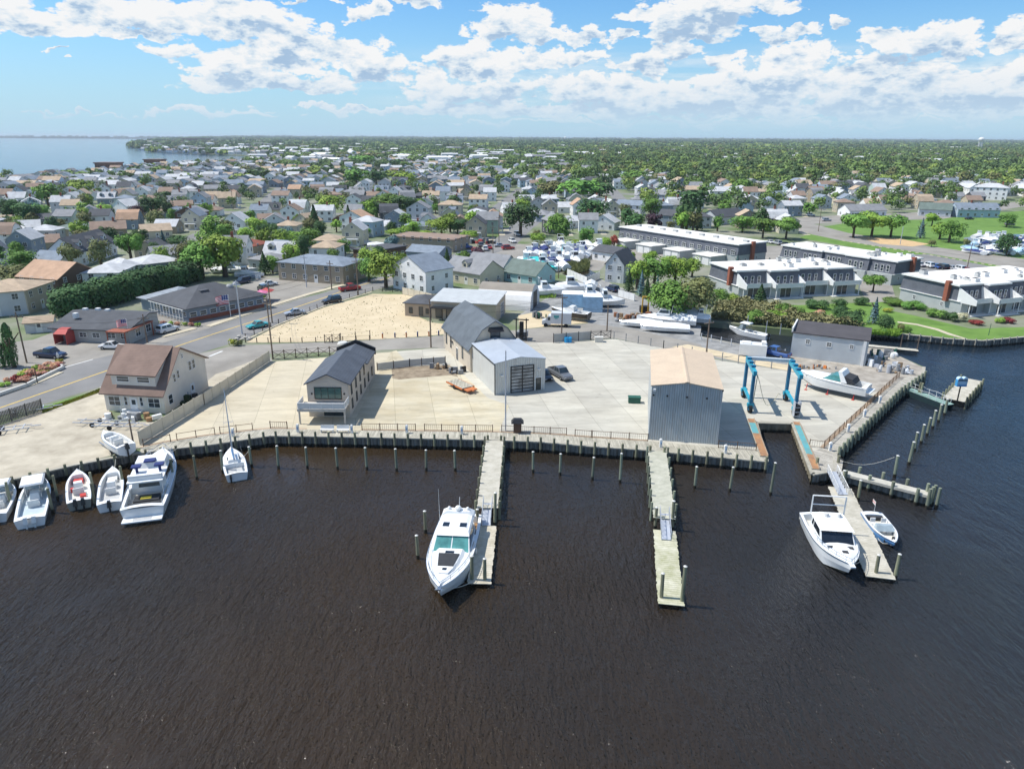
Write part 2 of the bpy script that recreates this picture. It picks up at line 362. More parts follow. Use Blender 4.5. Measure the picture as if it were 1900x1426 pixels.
# --- water
def water_mat():
    m = bpy.data.materials.new('water'); m.use_nodes = True; t = m.node_tree; n = t.nodes; l = t.links; b = n['Principled BSDF']
    b.inputs['Roughness'].default_value = .07; b.inputs['IOR'].default_value = 1.333
    g = n.new('ShaderNodeNewGeometry')
    nz = n.new('ShaderNodeTexNoise'); nz.inputs['Scale'].default_value = .018; nz.inputs['Detail'].default_value = 3; l.new(g.outputs['Position'], nz.inputs['Vector'])
    r = n.new('ShaderNodeValToRGB'); l.new(nz.outputs[0], r.inputs[0]); r.color_ramp.elements[0].color = (.035, .022, .010, 1); r.color_ramp.elements[1].color = (.022, .018, .014, 1)
    r.color_ramp.elements[0].position = .38; r.color_ramp.elements[1].position = .62
    # clear open bay water further out
    s = n.new('ShaderNodeSeparateXYZ'); l.new(g.outputs['Position'], s.inputs[0])
    mr = n.new('ShaderNodeMapRange'); l.new(s.outputs[1], mr.inputs[0]); mr.inputs[1].default_value = 500; mr.inputs[2].default_value = 900
    mx = n.new('ShaderNodeMix'); mx.data_type = 'RGBA'; l.new(mr.outputs[0], mx.inputs[0]); l.new(r.outputs[0], mx.inputs[6]); mx.inputs[7].default_value = (.02, .07, .12, 1)
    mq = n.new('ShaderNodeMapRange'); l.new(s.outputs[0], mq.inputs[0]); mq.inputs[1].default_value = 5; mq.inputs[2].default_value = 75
    mz = n.new('ShaderNodeMix'); mz.data_type = 'RGBA'; l.new(mq.outputs[0], mz.inputs[0]); l.new(mx.outputs[2], mz.inputs[6]); mz.inputs[7].default_value = (.012, .021, .032, 1)   # blue sky reflection painted into the base colour towards the right
    l.new(mz.outputs[2], b.inputs['Base Color'])
    def nn(scale, rot, st, det, rough=.55):
        mp = n.new('ShaderNodeMapping'); mp.inputs['Rotation'].default_value = (0,0,rot); mp.inputs['Scale'].default_value = st; l.new(g.outputs['Position'], mp.inputs[0])
        x = n.new('ShaderNodeTexNoise'); x.inputs['Scale'].default_value = scale; x.inputs['Detail'].default_value = det; x.inputs['Roughness'].default_value = rough; x.inputs['Distortion'].default_value = .4
        l.new(mp.outputs[0], x.inputs['Vector']); return x.outputs[0]
    a = nn(2.1, R(48), (1,.30,1), 3); c = nn(5.5, R(25), (1,.5,1), 3); gl = nn(7.5, R(80), (1,.6,1), 1); d = nn(.35, R(50), (1,.5,1), 2); e = nn(.05, 0, (1,1,1), 2)
    def ma(op, p, q, w=None):
        x = n.new('ShaderNodeMath'); x.operation = op
        for i, v in enumerate((p, q, w)):
            if v is None: continue
            if isinstance(v, (int, float)): x.inputs[i].default_value = v
            else: l.new(v, x.inputs[i])
        return x.outputs[0]
    patch = n.new('ShaderNodeMapRange'); l.new(e, patch.inputs[0]); patch.inputs[1].default_value = .35; patch.inputs[2].default_value = .65; patch.inputs[3].default_value = .45; patch.inputs[4].default_value = 1.1
    h = ma('ADD', ma('MULTIPLY', a, 1), ma('MULTIPLY', c, .34)); calm = n.new('ShaderNodeMapRange'); l.new(s.outputs[1], calm.inputs[0]); calm.inputs[1].default_value = 58; calm.inputs[2].default_value = 84; calm.inputs[3].default_value = 1; calm.inputs[4].default_value = .30
    h = ma('MULTIPLY', ma('MULTIPLY', h, patch.outputs[0]), calm.outputs[0]); h = ma('MULTIPLY_ADD', ma('MULTIPLY', d, calm.outputs[0]), .8, h); h = ma('MULTIPLY_ADD', ma('MAXIMUM', ma('SUBTRACT', gl, .655), 0), 8.0, h)
    bp = n.new('ShaderNodeBump'); bp.inputs['Strength'].default_value = 1; bp.inputs['Distance'].default_value = .46; l.new(h, bp.inputs['Height']); l.new(bp.outputs[0], b.inputs['Normal'])
    return m
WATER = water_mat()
wmb = MB(); G = 45000
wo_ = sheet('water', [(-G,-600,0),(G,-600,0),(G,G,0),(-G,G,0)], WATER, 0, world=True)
# --- land (real blocks rising 1.4 m out of the water)
def ground_mat():
    m = M('suburb_ground', (.075, .135, .025), .95, .3, .06, col2=(.27,.26,.215), coord='Object', detail=10)
    return m
GROUND = ground_mat()
def land(name, pts, mat, z=Z0, world=False, bottom=-3):
    q = [p if world else P(p[0], p[1], z) for p in pts]
    o = sheet(name, q, mat, z, world=True)
    n = len(q); ar = sum(q[i][0]*q[(i+1)%n][1]-q[(i+1)%n][0]*q[i][1] for i in range(n))
    mb = MB()
    for i in range(n):
        a, b = q[i], q[(i+1)%n]
        if ar < 0: a, b = b, a
        mb.quad((a[0],a[1],bottom),(b[0],b[1],bottom),(b[0],b[1],z),(a[0],a[1],z))
    w = mb.mesh(name+'_side', mat); 
    import bmesh
    bm = bmesh.new(); bm.from_mesh(o.data); bm.from_mesh(w); bmesh.ops.remove_doubles(bm, verts=bm.verts, dist=.0001); bm.to_mesh(o.data); bm.free(); return o
S1 = [(-330,985),(0,905),(140,871),(250,849),(310,840),(380,832),(474,817),(503,812.4),(650,813),(910,815.6),(1000,818),(1100,825.7),(1205,831.6),(1332,843),(1424,850),
      (1403,778),(1472,779),(1510,873),(1551,866),(1551,834),(1668,718),(1712,688),(1714,672),(1640,640),(1600,638),(1455,650),(1300,621),(1280,604),(1298,590),
      (1340,593),(1400,600),(1470,606),(1540,606),(1602,606),(1672,611),(1760,619),(1822,622),(1900,614),(2250,590)]
far = [Vector((3000, 400, 0)), Vector((30000, 4000, 0)), Vector((30000, 42000, 0)), Vector((-4200, 42000, 0))]
coast = [(-9,264.5,'w')]
bay = [P(432,262.5), P(300,266), P(262,272), P(240,275.5), P(262,284), P(300,288), P(360,291), P(500,296), P(460,303), P(430,307), P(330,312), P(245,319), P(150,332), P(60,337), P(0,340), P(-200,348)]
left_edge = [Vector((-1500, 700, 0)), Vector((-1500, 60, 0)), Vector((-300, 40, 0))]
main = [P(*p) for p in S1]+far+[Vector((-9000, 30000, 0)), Vector((-3900, 9000, 0))]+bay+left_edge
land('ground', main, GROUND, Z0, world=True)
land('barrier_island', [Vector((-22000, 12500, 0)), Vector((-2500, 10500, 0)), Vector((-2500, 12500, 0)), Vector((-22000, 15500, 0))], M('far_shrub', (.03,.05,.02), .95, .3, .004), 16, world=True)
# --- paving etc.
def paving(name, col, rot, size, stain=.25, col2=None, joint=.62):
    m = M(name, col, .9, .07, .22, col2=col2, detail=8); t = m.node_tree; n = t.nodes; l = t.links; b = n['Principled BSDF']
    g = n.new('ShaderNodeNewGeometry'); mp = n.new('ShaderNodeMapping'); mp.inputs['Rotation'].default_value = (0,0,rot); l.new(g.outputs['Position'], mp.inputs[0])
    br = n.new('ShaderNodeTexBrick'); br.offset = 0; br.inputs['Scale'].default_value = 1; br.inputs['Brick Width'].default_value = size[0]; br.inputs['Row Height'].default_value = size[1]
    br.inputs['Mortar Size'].default_value = .035; br.inputs['Mortar Smooth'].default_value = .3; br.inputs['Bias'].default_value = 0
    br.inputs['Color1'].default_value = (.9,.9,.9,1); br.inputs['Color2'].default_value = (1.04,1.04,1.03,1); br.inputs['Mortar'].default_value = (joint,joint,joint*.97,1)
    l.new(mp.outputs[0], br.inputs['Vector'])
    s = n.new('ShaderNodeTexNoise'); s.inputs['Scale'].default_value = .35; s.inputs['Detail'].default_value = 8; s.inputs['Roughness'].default_value = .7
    mp2 = n.new('ShaderNodeMapping'); mp2.inputs['Rotation'].default_value = (0,0,rot); mp2.inputs['Scale'].default_value = (.35,1.3,1); l.new(g.outputs['Position'], mp2.inputs[0]); l.new(mp2.outputs[0], s.inputs['Vector'])
    mr = n.new('ShaderNodeMapRange'); l.new(s.outputs[0], mr.inputs[0]); mr.inputs[1].default_value = .36; mr.inputs[2].default_value = .56; mr.inputs[3].default_value = 1-stain; mr.inputs[4].default_value = 1.02
    s3 = n.new('ShaderNodeTexNoise'); s3.inputs['Scale'].default_value = .55; s3.inputs['Detail'].default_value = 6; s3.inputs['Roughness'].default_value = .75; s3.inputs['Distortion'].default_value = 1.2; l.new(g.outputs['Position'], s3.inputs['Vector'])
    mr3 = n.new('ShaderNodeMapRange'); l.new(s3.outputs[0], mr3.inputs[0]); mr3.inputs[1].default_value = .60; mr3.inputs[2].default_value = .72; mr3.inputs[3].default_value = 1; mr3.inputs[4].default_value = .74    # oil and rust blots
    v = b.inputs['Base Color'].links[0].from_socket
    for src in (br.outputs[0], mr.outputs[0], mr3.outputs[0]):
        mm = n.new('ShaderNodeMix'); mm.data_type = 'RGBA'; mm.blend_type = 'MULTIPLY'; mm.inputs[0].default_value = 1; l.new(v, mm.inputs[6]); l.new(src, mm.inputs[7]); v = mm.outputs[2]
    l.new(v, b.inputs['Base Color']); return m
CONC_W = paving('warm_concrete', (.50,.44,.32), R(-12), (5.4,5.4), .14, (.57,.51,.385))
CONC_M = paving('stained_concrete', (.50,.43,.29), R(-10), (5.6,5.6), .2, (.56,.51,.385), .6)
CONC_G = paving('grey_concrete', (.445,.42,.355), R(-10), (5.6,5.6), .17, (.52,.50,.43), .6)
ASPH = M('asphalt', (.165,.165,.162), .9, .12, .12, col2=(.235,.23,.222), detail=9)
ASPH2 = M('worn_asphalt', (.22,.205,.18), .92, .1, .15, col2=(.32,.30,.265), detail=10)
SAND = M('sandy_gravel', (.50,.41,.265), .95, .1, .25, col2=(.60,.50,.34), detail=10, bump=.3)
GRAV = M('pale_gravel', (.34,.30,.23), .95, .1, .35, col2=(.52,.47,.37), detail=13, bump=.3)
GGRAV = M('grey_gravel', (.19,.19,.185), .95, .1, .5, col2=(.33,.33,.32), detail=12, bump=.3)
DIRT = M('brown_dirt', (.16,.12,.08), .95, .1, .8, col2=(.34,.28,.2), detail=12, bump=.4)
GRASS = M('lawn_grass', (.085,.17,.025), .95, .1, .25, col2=(.15,.26,.05), detail=8, bump=.5, bscale=3)
PAINTY = M('yellow_paint', (.60,.42,.10), .8, .15, 2); PAINTW = M('white_paint', (.62,.62,.60), .8, .15, 2)
DECK = striped('grey_deck_boards', (.36,.33,.26), 0, .15, .01, .85, .25, dark=.35)
def deckmat(name, rot, col, col2):
    m = M(name, col, .88, .1, .6, col2=col2, detail=6); t = m.node_tree; n = t.nodes; l = t.links; b = n['Principled BSDF']
    g = n.new('ShaderNodeNewGeometry'); mp = n.new('ShaderNodeMapping'); mp.inputs['Rotation'].default_value = (0,0,rot); l.new(g.outputs['Position'], mp.inputs[0])
    br = n.new('ShaderNodeTexBrick'); br.offset = .37; br.inputs['Scale'].default_value = 1; br.inputs['Brick Width'].default_value = 3.1; br.inputs['Row Height'].default_value = .16
    br.inputs['Mortar Size'].default_value = .014; br.inputs['Color1'].default_value = (.68,.68,.68,1); br.inputs['Color2'].default_value = (1.08,1.08,1.08,1); br.inputs['Mortar'].default_value = (.25,.25,.25,1)
    l.new(mp.outputs[0], br.inputs['Vector'])
    mm = n.new('ShaderNodeMix'); mm.data_type = 'RGBA'; mm.blend_type = 'MULTIPLY'; mm.inputs[0].default_value = 1
    l.new(b.inputs['Base Color'].links[0].from_socket, mm.inputs[6]); l.new(br.outputs[0], mm.inputs[7]); l.new(mm.outputs[2], b.inputs['Base Color']); return m
DECKY = deckmat('boards_along_y', R(90), (.40,.37,.29), (.52,.49,.40))
yard_l = [(262,838),(500,676),(560,671),(632,664),(725,655),(700,700),(662,776),(640,812),(503,811),(474,816),(380,830),(300,840)]
yard_m = [(640,812),(662,776),(700,700),(725,655),(735,652),(760,682),(830,682),(862,698),(905,738),(945,752),(926,803),(922,815.5),(910,814.8),(650,812.3)]
yard_c = [(640,812),(662,776),(700,700),(725,655),(822,646),(870,640),(967,636),(1024,634),(1138,626),(1230,642),(1310,660),(1462,682),(1620,720),(1668,716),(1552,833),(1551,864),(1510,872),
          (1472,780.5),(1403,779.5),(1423,848),(1332,842),(1205,830.5),(1100,825),(1000,817),(910,815),(650,812.5)]
sheet('road', [(-330,880),(-60,792),(0,781),(90,757),(185,726),(230,706),(300,680),(370,662),(400,652),(453,634),(515,605),(599,571),(681,544),(740,528),(800,510),(862,489),(905,473),(950,459),(968,440),(985,423),(1005,408),
               (975,402),(950,412),(925,437),(905,452),(860,465),(813,482),(770,499),(679,522),(653,532),(569,555),(490,580),(380,617),(300,644),(172,675),(114,692),(0,748),(-60,765),(-330,850)], ASPH, Z0+.012)
sheet('side_road', [(370,662),(420,650),(449,646),(560,640),(685,634),(780,627),(824,623),(870,618),(963,612),(1010,606),(1090,598),(1160,606),(1240,622),(1300,635),(1310,660),(1230,642),(1138,625),(1024,634),(967,637),(822,646),(717,651),(632,656),(498,661),(505,675),(430,702),(400,730),(370,725),(366,690)], ASPH2, Z0+.008)
sheet('gravel_lot', [(-330,960),(-330,900),(0,800),(90,766),(200,732),(205,790),(310,790),(370,725),(400,700),(430,690),(498,662),(500,676),(262,838),(140,871),(0,905),(-60,920)], GRAV, Z0+.02)
sheet('yard_paving_left', yard_l, CONC_W, Z0+.028)
sheet('yard_paving_middle', yard_m, CONC_M, Z0+.022)
sheet('yard_paving', yard_c, CONC_G, Z0+.016)
sheet('sand_lot', [(455,641),(515,609),(600,574),(690,548),(745,548),(800,560),(765,585),(800,600),(822,602),(824,621),(780,626),(685,633),(560,639)], SAND, Z0+.020)
sheet('sandy_verge', [(963,611),(960,585),(1010,575),(1080,590),(1090,597),(1010,605)], SAND, Z0+.024)
sheet('dirt_strip', [(726,685),(760,681),(800,680),(834,678),(850,700),(836,697),(800,700),(740,706),(728,704)], DIRT, Z0+.034)
sheet('gravel_boatyard', [(960,585),(1000,560),(1060,520),(1110,515),(1160,535),(1230,570),(1300,600),(1298,620),(1455,648),(1462,680),(1310,658),(1240,622),(1160,606),(1090,598),(1080,589),(1010,574)], GGRAV, Z0+.004)
sheet('sandy_bank', [(1245,640),(1275,635),(1440,668),(1470,672),(1475,684),(1380,668)], SAND, Z0+.030)
sheet('boatyard_paving', [(800,486),(862,467),(910,455),(960,452),(1080,462),(1130,480),(1110,500),(1030,505),(960,512),(905,478)], ASPH2, Z0+.006)
sheet('parking_lot', [(-330,820),(-60,735),(-60,655),(60,640),(100,625),(190,618),(262,595),(345,565),(420,548),(480,520),(540,520),(640,520),(560,557),(480,583),(380,617),(300,644),(172,675),(114,692),(0,748),(-60,764)], ASPH2, Z0+.006)
sheet('grass_verge', [(80,776),(185,736),(187,730),(80,764)], GRASS, Z0+.034)
sheet('lawn', [(1480,586),(1500,572),(1560,566),(1600,574),(1640,566),(1700,578),(1800,600),(1900,596),(2250,575),(2250,588),(1900,612.5),(1822,620.5),(1760,617.5),(1672,609.5),(1602,604.5),(1560,600),(1500,600)], GRASS, Z0+.01)
sheet('lawn', [(1330,560),(1372,556),(1480,560),(1560,556),(1640,552),(1660,566),(1600,574),(1560,566),(1500,572),(1480,586),(1400,575),(1335,572)], GRASS, Z0+.009)
sheet('garden_path', [(1664,588),(1700,592),(1740,601),(1765,610),(1795,619),(1789,619.4),(1757,611.5),(1734,603),(1698,594.5),(1664,590.5)], CONC_W, Z0+.03)
sheet('park_lawn', [(1480,436),(1520,415),(1560,408),(1720,395),(1900,380),(2300,350),(2300,520),(1900,500),(1720,470),(1600,455)], GRASS, Z0+.006)
sheet('park_road', [(1440,408),(1500,408),(1570,425),(1720,448),(1900,470),(2300,520),(2300,540),(1900,490),(1720,462),(1560,440),(1480,424)], ASPH2, Z0+.02)
sheet('park_parking', [(1560,470),(1720,463),(1900,496),(1900,520),(1740,500),(1650,490)], ASPH, Z0+.014)
sheet('park_street', [(1420,402),(1560,392),(1720,385),(1900,362),(1900,372),(1740,398),(1600,402),(1500,410)], ASPH2, Z0+.025)
sheet('play_sand', [(1585,432),(1660,434),(1722,444),(1690,449),(1630,445)], M('play_sand', (.55,.38,.2), .9), Z0+.03)
for q in ([(780,466),(810,487),(815,497),(740,480)],): sheet('street', q, ASPH, Z0+.013)
# neighbourhood streets
STREETS = [((150,470),(330,459),9),((330,459),(640,452),8),((0,410),(470,398),8),((470,398),(900,405),8),((330,459),(470,398),8),((470,398),(520,352),9),((0,362),(900,356),9),((900,405),(965,350),9),((965,410),(1430,404),8),((1000,356),(1500,362),9),((1180,404),(1130,350),9),((720,352),(690,318),10)]
for a, b, w in STREETS:
    A = P(*a); B = P(*b); d = (B-A).normalized(); nrm = Vector((-d.y, d.x, 0))*w/2
    sheet('street', [A-nrm, B-nrm, B+nrm, A+nrm], ASPH, Z0+.02+.004*random.random(), world=True)
# road paint
def stripe(name, pts, w, mat, z, dash=None):
    mb = MB(); q = [P(*p, z) for p in pts]
    for a, b in zip(q[:-1], q[1:]):
        d = (b-a); L = d.length; d.normalize(); nn = Vector((-d.y, d.x, 0))*w/2
        segs = [(0, L)] if not dash else [(t, min(t+dash[0], L)) for t in np.arange(0, L, dash[0]+dash[1])]
        for s, e in segs: mb.quad(a+d*s-nn, a+d*e-nn, a+d*e+nn, a+d*s+nn)
    o = mb.obj(name, mat); o['kind'] = 'structure'; return o
stripe('centre_line', [(-200,826),(0,767),(200,695),(345,643),(400,624),(491,594),(580,563),(660,534),(745,511)], .32, PAINTY, Z0+.02)
stripe('edge_line', [(114,692),(172,675)], .3, PAINTW, Z0+.022)
stripe('stop_line', [(388,667),(412,657)], .5, PAINTW, Z0+.024); stripe('edge_line', [(185,727),(300,684)], .15, PAINTW, Z0+.024)
# sidewalks with kerbs (real 12 cm steps)
def walk(name, pts, w, h=.12, mat=None):
    mb = MB(); q = [P(*p) for p in pts]
    for a, b in zip(q[:-1], q[1:]):
        d = (b-a); d.normalize(); nn = Vector((-d.y, d.x, 0))*w/2
        mb.prism([a-nn, b-nn, b+nn, a+nn], Z0-.1, Z0+h+random.random()*.004)
    return struct(mb.obj(name, mat or CONC_W))
walk('pavement', [(0,742),(60,722),(110,700)], 1.6); walk('pavement', [(385,612),(490,576),(568,551),(650,528)], 1.6); walk('pavement', [(300,632),(360,616)], 1.6)
walk('pavement', [(455,637),(516,607),(600,572.5),(688,545)], .5)
sheet('harbour_paving', [(1462,683),(1458,655),(1500,640),(1602,636),(1641,640),(1713,673),(1711,687),(1668,716),(1620,720)], M('harbour_gravel', (.24,.215,.18), .95, .1, .6, col2=(.42,.385,.33), detail=12), Z0+.006)
sheet('court_paving', [(1395,452),(1450,450),(1560,500),(1650,512),(1660,545),(1610,560),(1590,520),(1480,500),(1400,480),(1300,478),(1180,455),(1150,462),(1140,470),(1250,492),(1290,488)], ASPH2, Z0+.007)
for k in range(26):   # kerb stones of the park road
    t = k/25; walk('kerb', [(1560+t*340, 440+t*52), (1566+t*340, 441+t*52)], .35, .2)
# ================================================================ BUILDINGS
TRIM = M('white_trim', (.72,.72,.70), .55, .05, 1)
BLACK = M('black_frame', (.018,.018,.02), .5, .2, 2)
GLASS = glassm()
GREENGLASS = M('green_glass', (.03,.10,.09), .08, .3, .5, spec=.8)
BRICK = M('red_brick', (.30,.10,.06), .85, .2, 3)
def proto_index(o):
    cs = [c for c in bpy.data.objects if c.parent == o]; CH[o.name] = cs
    for c in cs: proto_index(c)
_MESH = {}
def win_mesh(w, h, style='w', mull=1):
    k = (round(w,1), round(h,1), style, mull)
    if k in _MESH: return _MESH[k]
    w, h = k[0], k[1]; m = MB(); t = .09 if style != 'b' else .07
    m.box(-w/2,w/2,-.06,.0,h/2-t,h/2); m.box(-w/2,w/2,-.08,.0,-h/2,-h/2+t); m.box(-w/2,-w/2+t,-.06,0,-h/2+t,h/2-t); m.box(w/2-t,w/2,-.06,0,-h/2+t,h/2-t)
    for i in range(1, mull+1):
        x = -w/2+w*i/(mull+1); m.box(x-.03,x+.03,-.045,0,-h/2+t,h/2-t)
    if style == 'w' and mull < 2: m.box(-w/2+t,w/2-t,-.04,0,-.03,.03)
    m.box(-w/2+t,w/2-t,-.02,.0,-h/2+t,h/2-t,1)
    me = m.mesh('window', [BLACK if style in 'bg' else TRIM, GREENGLASS if style == 'g' else GLASS]); _MESH[k] = me; return me
SIDE = {'f': (0, -1, 0), 'b': (0, 1, math.pi), 'l': (-1, 0, -math.pi/2), 'r': (1, 0, math.pi/2)}
def wins(root, w, d, lst, style='w'):
    """lst: (side, position along the wall from its middle, height of centre, width, height[, mullions])"""
    for it in lst:
        s, u, z, ww, hh = it[:5]; mu = it[5] if len(it) > 5 else 1; sx_, sy_, rz = SIDE[s]
        x = sx_*w/2; y = sy_*d/2
        if s == 'f': x = u
        elif s == 'b': x = -u
        elif s == 'l': y = -u
        else: y = u
        inst('window', win_mesh(ww, hh, style, mu), root, (x+sx_*.003, y+sy_*.003, z), rz)
def door(root, w, d, s, u, ww=1, hh=2.1, mat=None, name='door', z=0):
    key = ('door', ww, hh, mat.name if mat else 'w', name)
    if key not in _MESH:
        m = MB(); m.box(-ww/2-.08,-ww/2,-.06,0,0,hh); m.box(ww/2,ww/2+.08,-.06,0,0,hh); m.box(-ww/2-.08,ww/2+.08,-.06,0,hh,hh+.1); m.box(-ww/2,ww/2,-.035,0,0.02,hh,1)
        if ww > 1.8:
            for i in range(1, 4): m.box(-ww/2+.03,ww/2-.03,-.05,-.036,hh*i/4-.02,hh*i/4+.02,0)
        else: m.box(-ww/2+.2,ww/2-.2,-.04,-.036,hh*.55,hh*.9,2)
        _MESH[key] = m.mesh(name, [TRIM, mat or TRIM, GLASS])
    sx_, sy_, rz = SIDE[s]; x = sx_*w/2; y = sy_*d/2
    if s == 'f': x = u
    elif s == 'b': x = -u
    elif s == 'l': y = -u
    else: y = u
    return inst(name, _MESH[key], root, (x+sx_*.004, y+sy_*.004, z), rz)
def roof_mb(kind, axis, w, d, eave, rh, o=.4, th=.16, flat=None):
    m = MB()
    if kind == 'hip':
        W_, D_ = w/2+o, d/2+o; z = eave+.02
        if w >= d: r = max(0, (w-d)/2); A, B = (-r,0), (r,0)
        else: r = max(0, (d-w)/2); A, B = (0,-r), (0,r)
        vs = [(-W_,-D_,z),(W_,-D_,z),(W_,D_,z),(-W_,D_,z),(-W_,-D_,z+th),(W_,-D_,z+th),(W_,D_,z+th),(-W_,D_,z+th),(*A,z+th+rh),(*B,z+th+rh)]
        if w >= d: top = [(4,5,9,8),(5,6,9),(6,7,8,9),(7,4,8)]
        else: top = [(4,5,8),(5,6,9,8),(6,7,9),(7,4,8,9)]
        m.add(vs, [(0,3,2,1),(0,1,5,4),(1,2,6,5),(2,3,7,6),(3,0,4,7)]+top); return m
    if kind == 'flat':
        m.box(-w/2-o,w/2+o,-d/2-o,d/2+o,eave+.01,eave+.3); m.box(-w/2+.1,w/2-.1,-d/2+.1,d/2-.1,eave+.302,eave+.34,0); return m
    L = (w if axis == 'x' else d)/2; H_ = (d if axis == 'x' else w)/2
    if kind == 'gable': pts = [(-H_,eave),(0,eave+rh),(H_,eave)]
    elif kind == 'gambrel': pts = [(-H_,eave),(-H_*.52,eave+rh*.68),(0,eave+rh),(H_*.52,eave+rh*.68),(H_,eave)]
    elif kind == 'shed': pts = [(-H_,eave),(H_,eave+rh)]
    else: pts = flat
    def ext(a, b): k = o/abs(a[0]-b[0]); return (a[0]+(a[0]-b[0])*k, a[1]+(a[1]-b[1])*k)
    q = [ext(pts[0], pts[1])]+pts[1:-1]+[ext(pts[-1], pts[-2])]
    poly = [(u, z+.02+th) for u, z in q]+[(u, z+.02) for u, z in reversed(q)]
    m.extr(poly, -L-o*.7, L+o*.7, axis); return m
def body_mb(kind, axis, w, d, eave, rh, pts=None, mi=0):
    m = MB(); L = (w if axis == 'x' else d)/2; H_ = (d if axis == 'x' else w)/2
    if kind in ('hip', 'flat'): m.box(-w/2,w/2,-d/2,d/2,-.2,eave); return m
    if kind == 'gable': top = [(H_,eave),(0,eave+rh),(-H_,eave)]
    elif kind == 'gambrel': top = [(H_,eave),(H_*.52,eave+rh*.68),(0,eave+rh),(-H_*.52,eave+rh*.68),(-H_,eave)]
    elif kind == 'shed': top = [(H_,eave+rh),(-H_,eave)]
    else: top = list(reversed(pts))
    m.extr([(-H_,-.2),(H_,-.2)]+top, -L, L, axis); return m
def siding(name, col): return striped('siding_'+name, col, 2, .22, .02, .7, .07, dark=.12)
def shingle(name, col):
    return striped('shingle_'+name, col, 2, .16, .02, .9, .16, dark=.2)
WALLS = {'white': siding('white', (.80,.80,.79)), 'pale grey': siding('pale_grey', (.56,.57,.58)), 'blue-grey': siding('blue_grey', (.23,.28,.34)), 'cream': siding('cream', (.60,.55,.42)),
         'beige': siding('beige', (.47,.41,.31)), 'tan': siding('tan', (.36,.30,.22)), 'dark grey': siding('dark_grey', (.07,.075,.085)), 'pale blue': siding('pale_blue', (.42,.52,.62)),
         'brown': siding('brown', (.12,.075,.05)), 'pale green': siding('pale_green', (.40,.50,.44)), 'aqua': siding('aqua', (.38,.58,.58)), 'navy': siding('navy', (.045,.06,.10))}
ROOFS = {'grey': shingle('grey', (.25,.255,.265)), 'dark grey': shingle('dark_grey', (.085,.09,.10)), 'brown': shingle('brown', (.27,.195,.15)), 'tan': shingle('tan', (.44,.34,.24)),
         'pale grey': shingle('pale_grey', (.50,.51,.52)), 'blue-grey': shingle('blue_grey', (.21,.25,.30)), 'orange': shingle('orange', (.46,.30,.20)), 'green-grey': shingle('green_grey', (.14,.18,.16)), 'red': shingle('red', (.25,.08,.05))}
_H = {}
def chimney_part(roof, x, y, z0, h, mat=None, s=.4):
    m = MB(); m.box(x-s,x+s,y-s*.8,y+s*.8,z0,z0+h); m.box(x-s-.08,x+s+.08,y-s*.8-.08,y+s*.8+.08,z0+h+.002,z0+h+.16); m.box(x-.2,x+.2,y-.2,y+.2,z0+h+.16,z0+h+.4)
    m.obj('chimney', mat or BRICK, roof)
def dormer_part(roof, x, y0, z0, w, h, dep, wallm, roofm, style='w'):
    """gabled dormer whose face is at y0 (front), base height z0"""
    m = MB(); m.extr([(x-w/2,z0),(x+w/2,z0),(x+w/2,z0+h),(x,z0+h+w*.42),(x-w/2,z0+h)], y0, y0+dep, 'y')
    k = len(m.f); q = [(x-w/2-.15,z0+h-.08),(x,z0+h+w*.42+.03),(x+w/2+.15,z0+h-.08)]
    m.extr([(a, b+.12) for a, b in q]+[(a, b+.01) for a, b in reversed(q)], y0-.15, y0+dep, 'y', 1)
    m.add(win_box(x, y0-.005, z0+h*.55, w*.5, h*.65)[0], win_box(0,0,0,1,1)[1], 2)
    return m.obj('dormer', [wallm, roofm, GLASS], roof)
def win_box(x, y, z, w, h):
    return ([(x-w/2,y,z-h/2),(x+w/2,y,z-h/2),(x+w/2,y,z+h/2),(x-w/2,y,z+h/2)], [(0,1,2,3)])
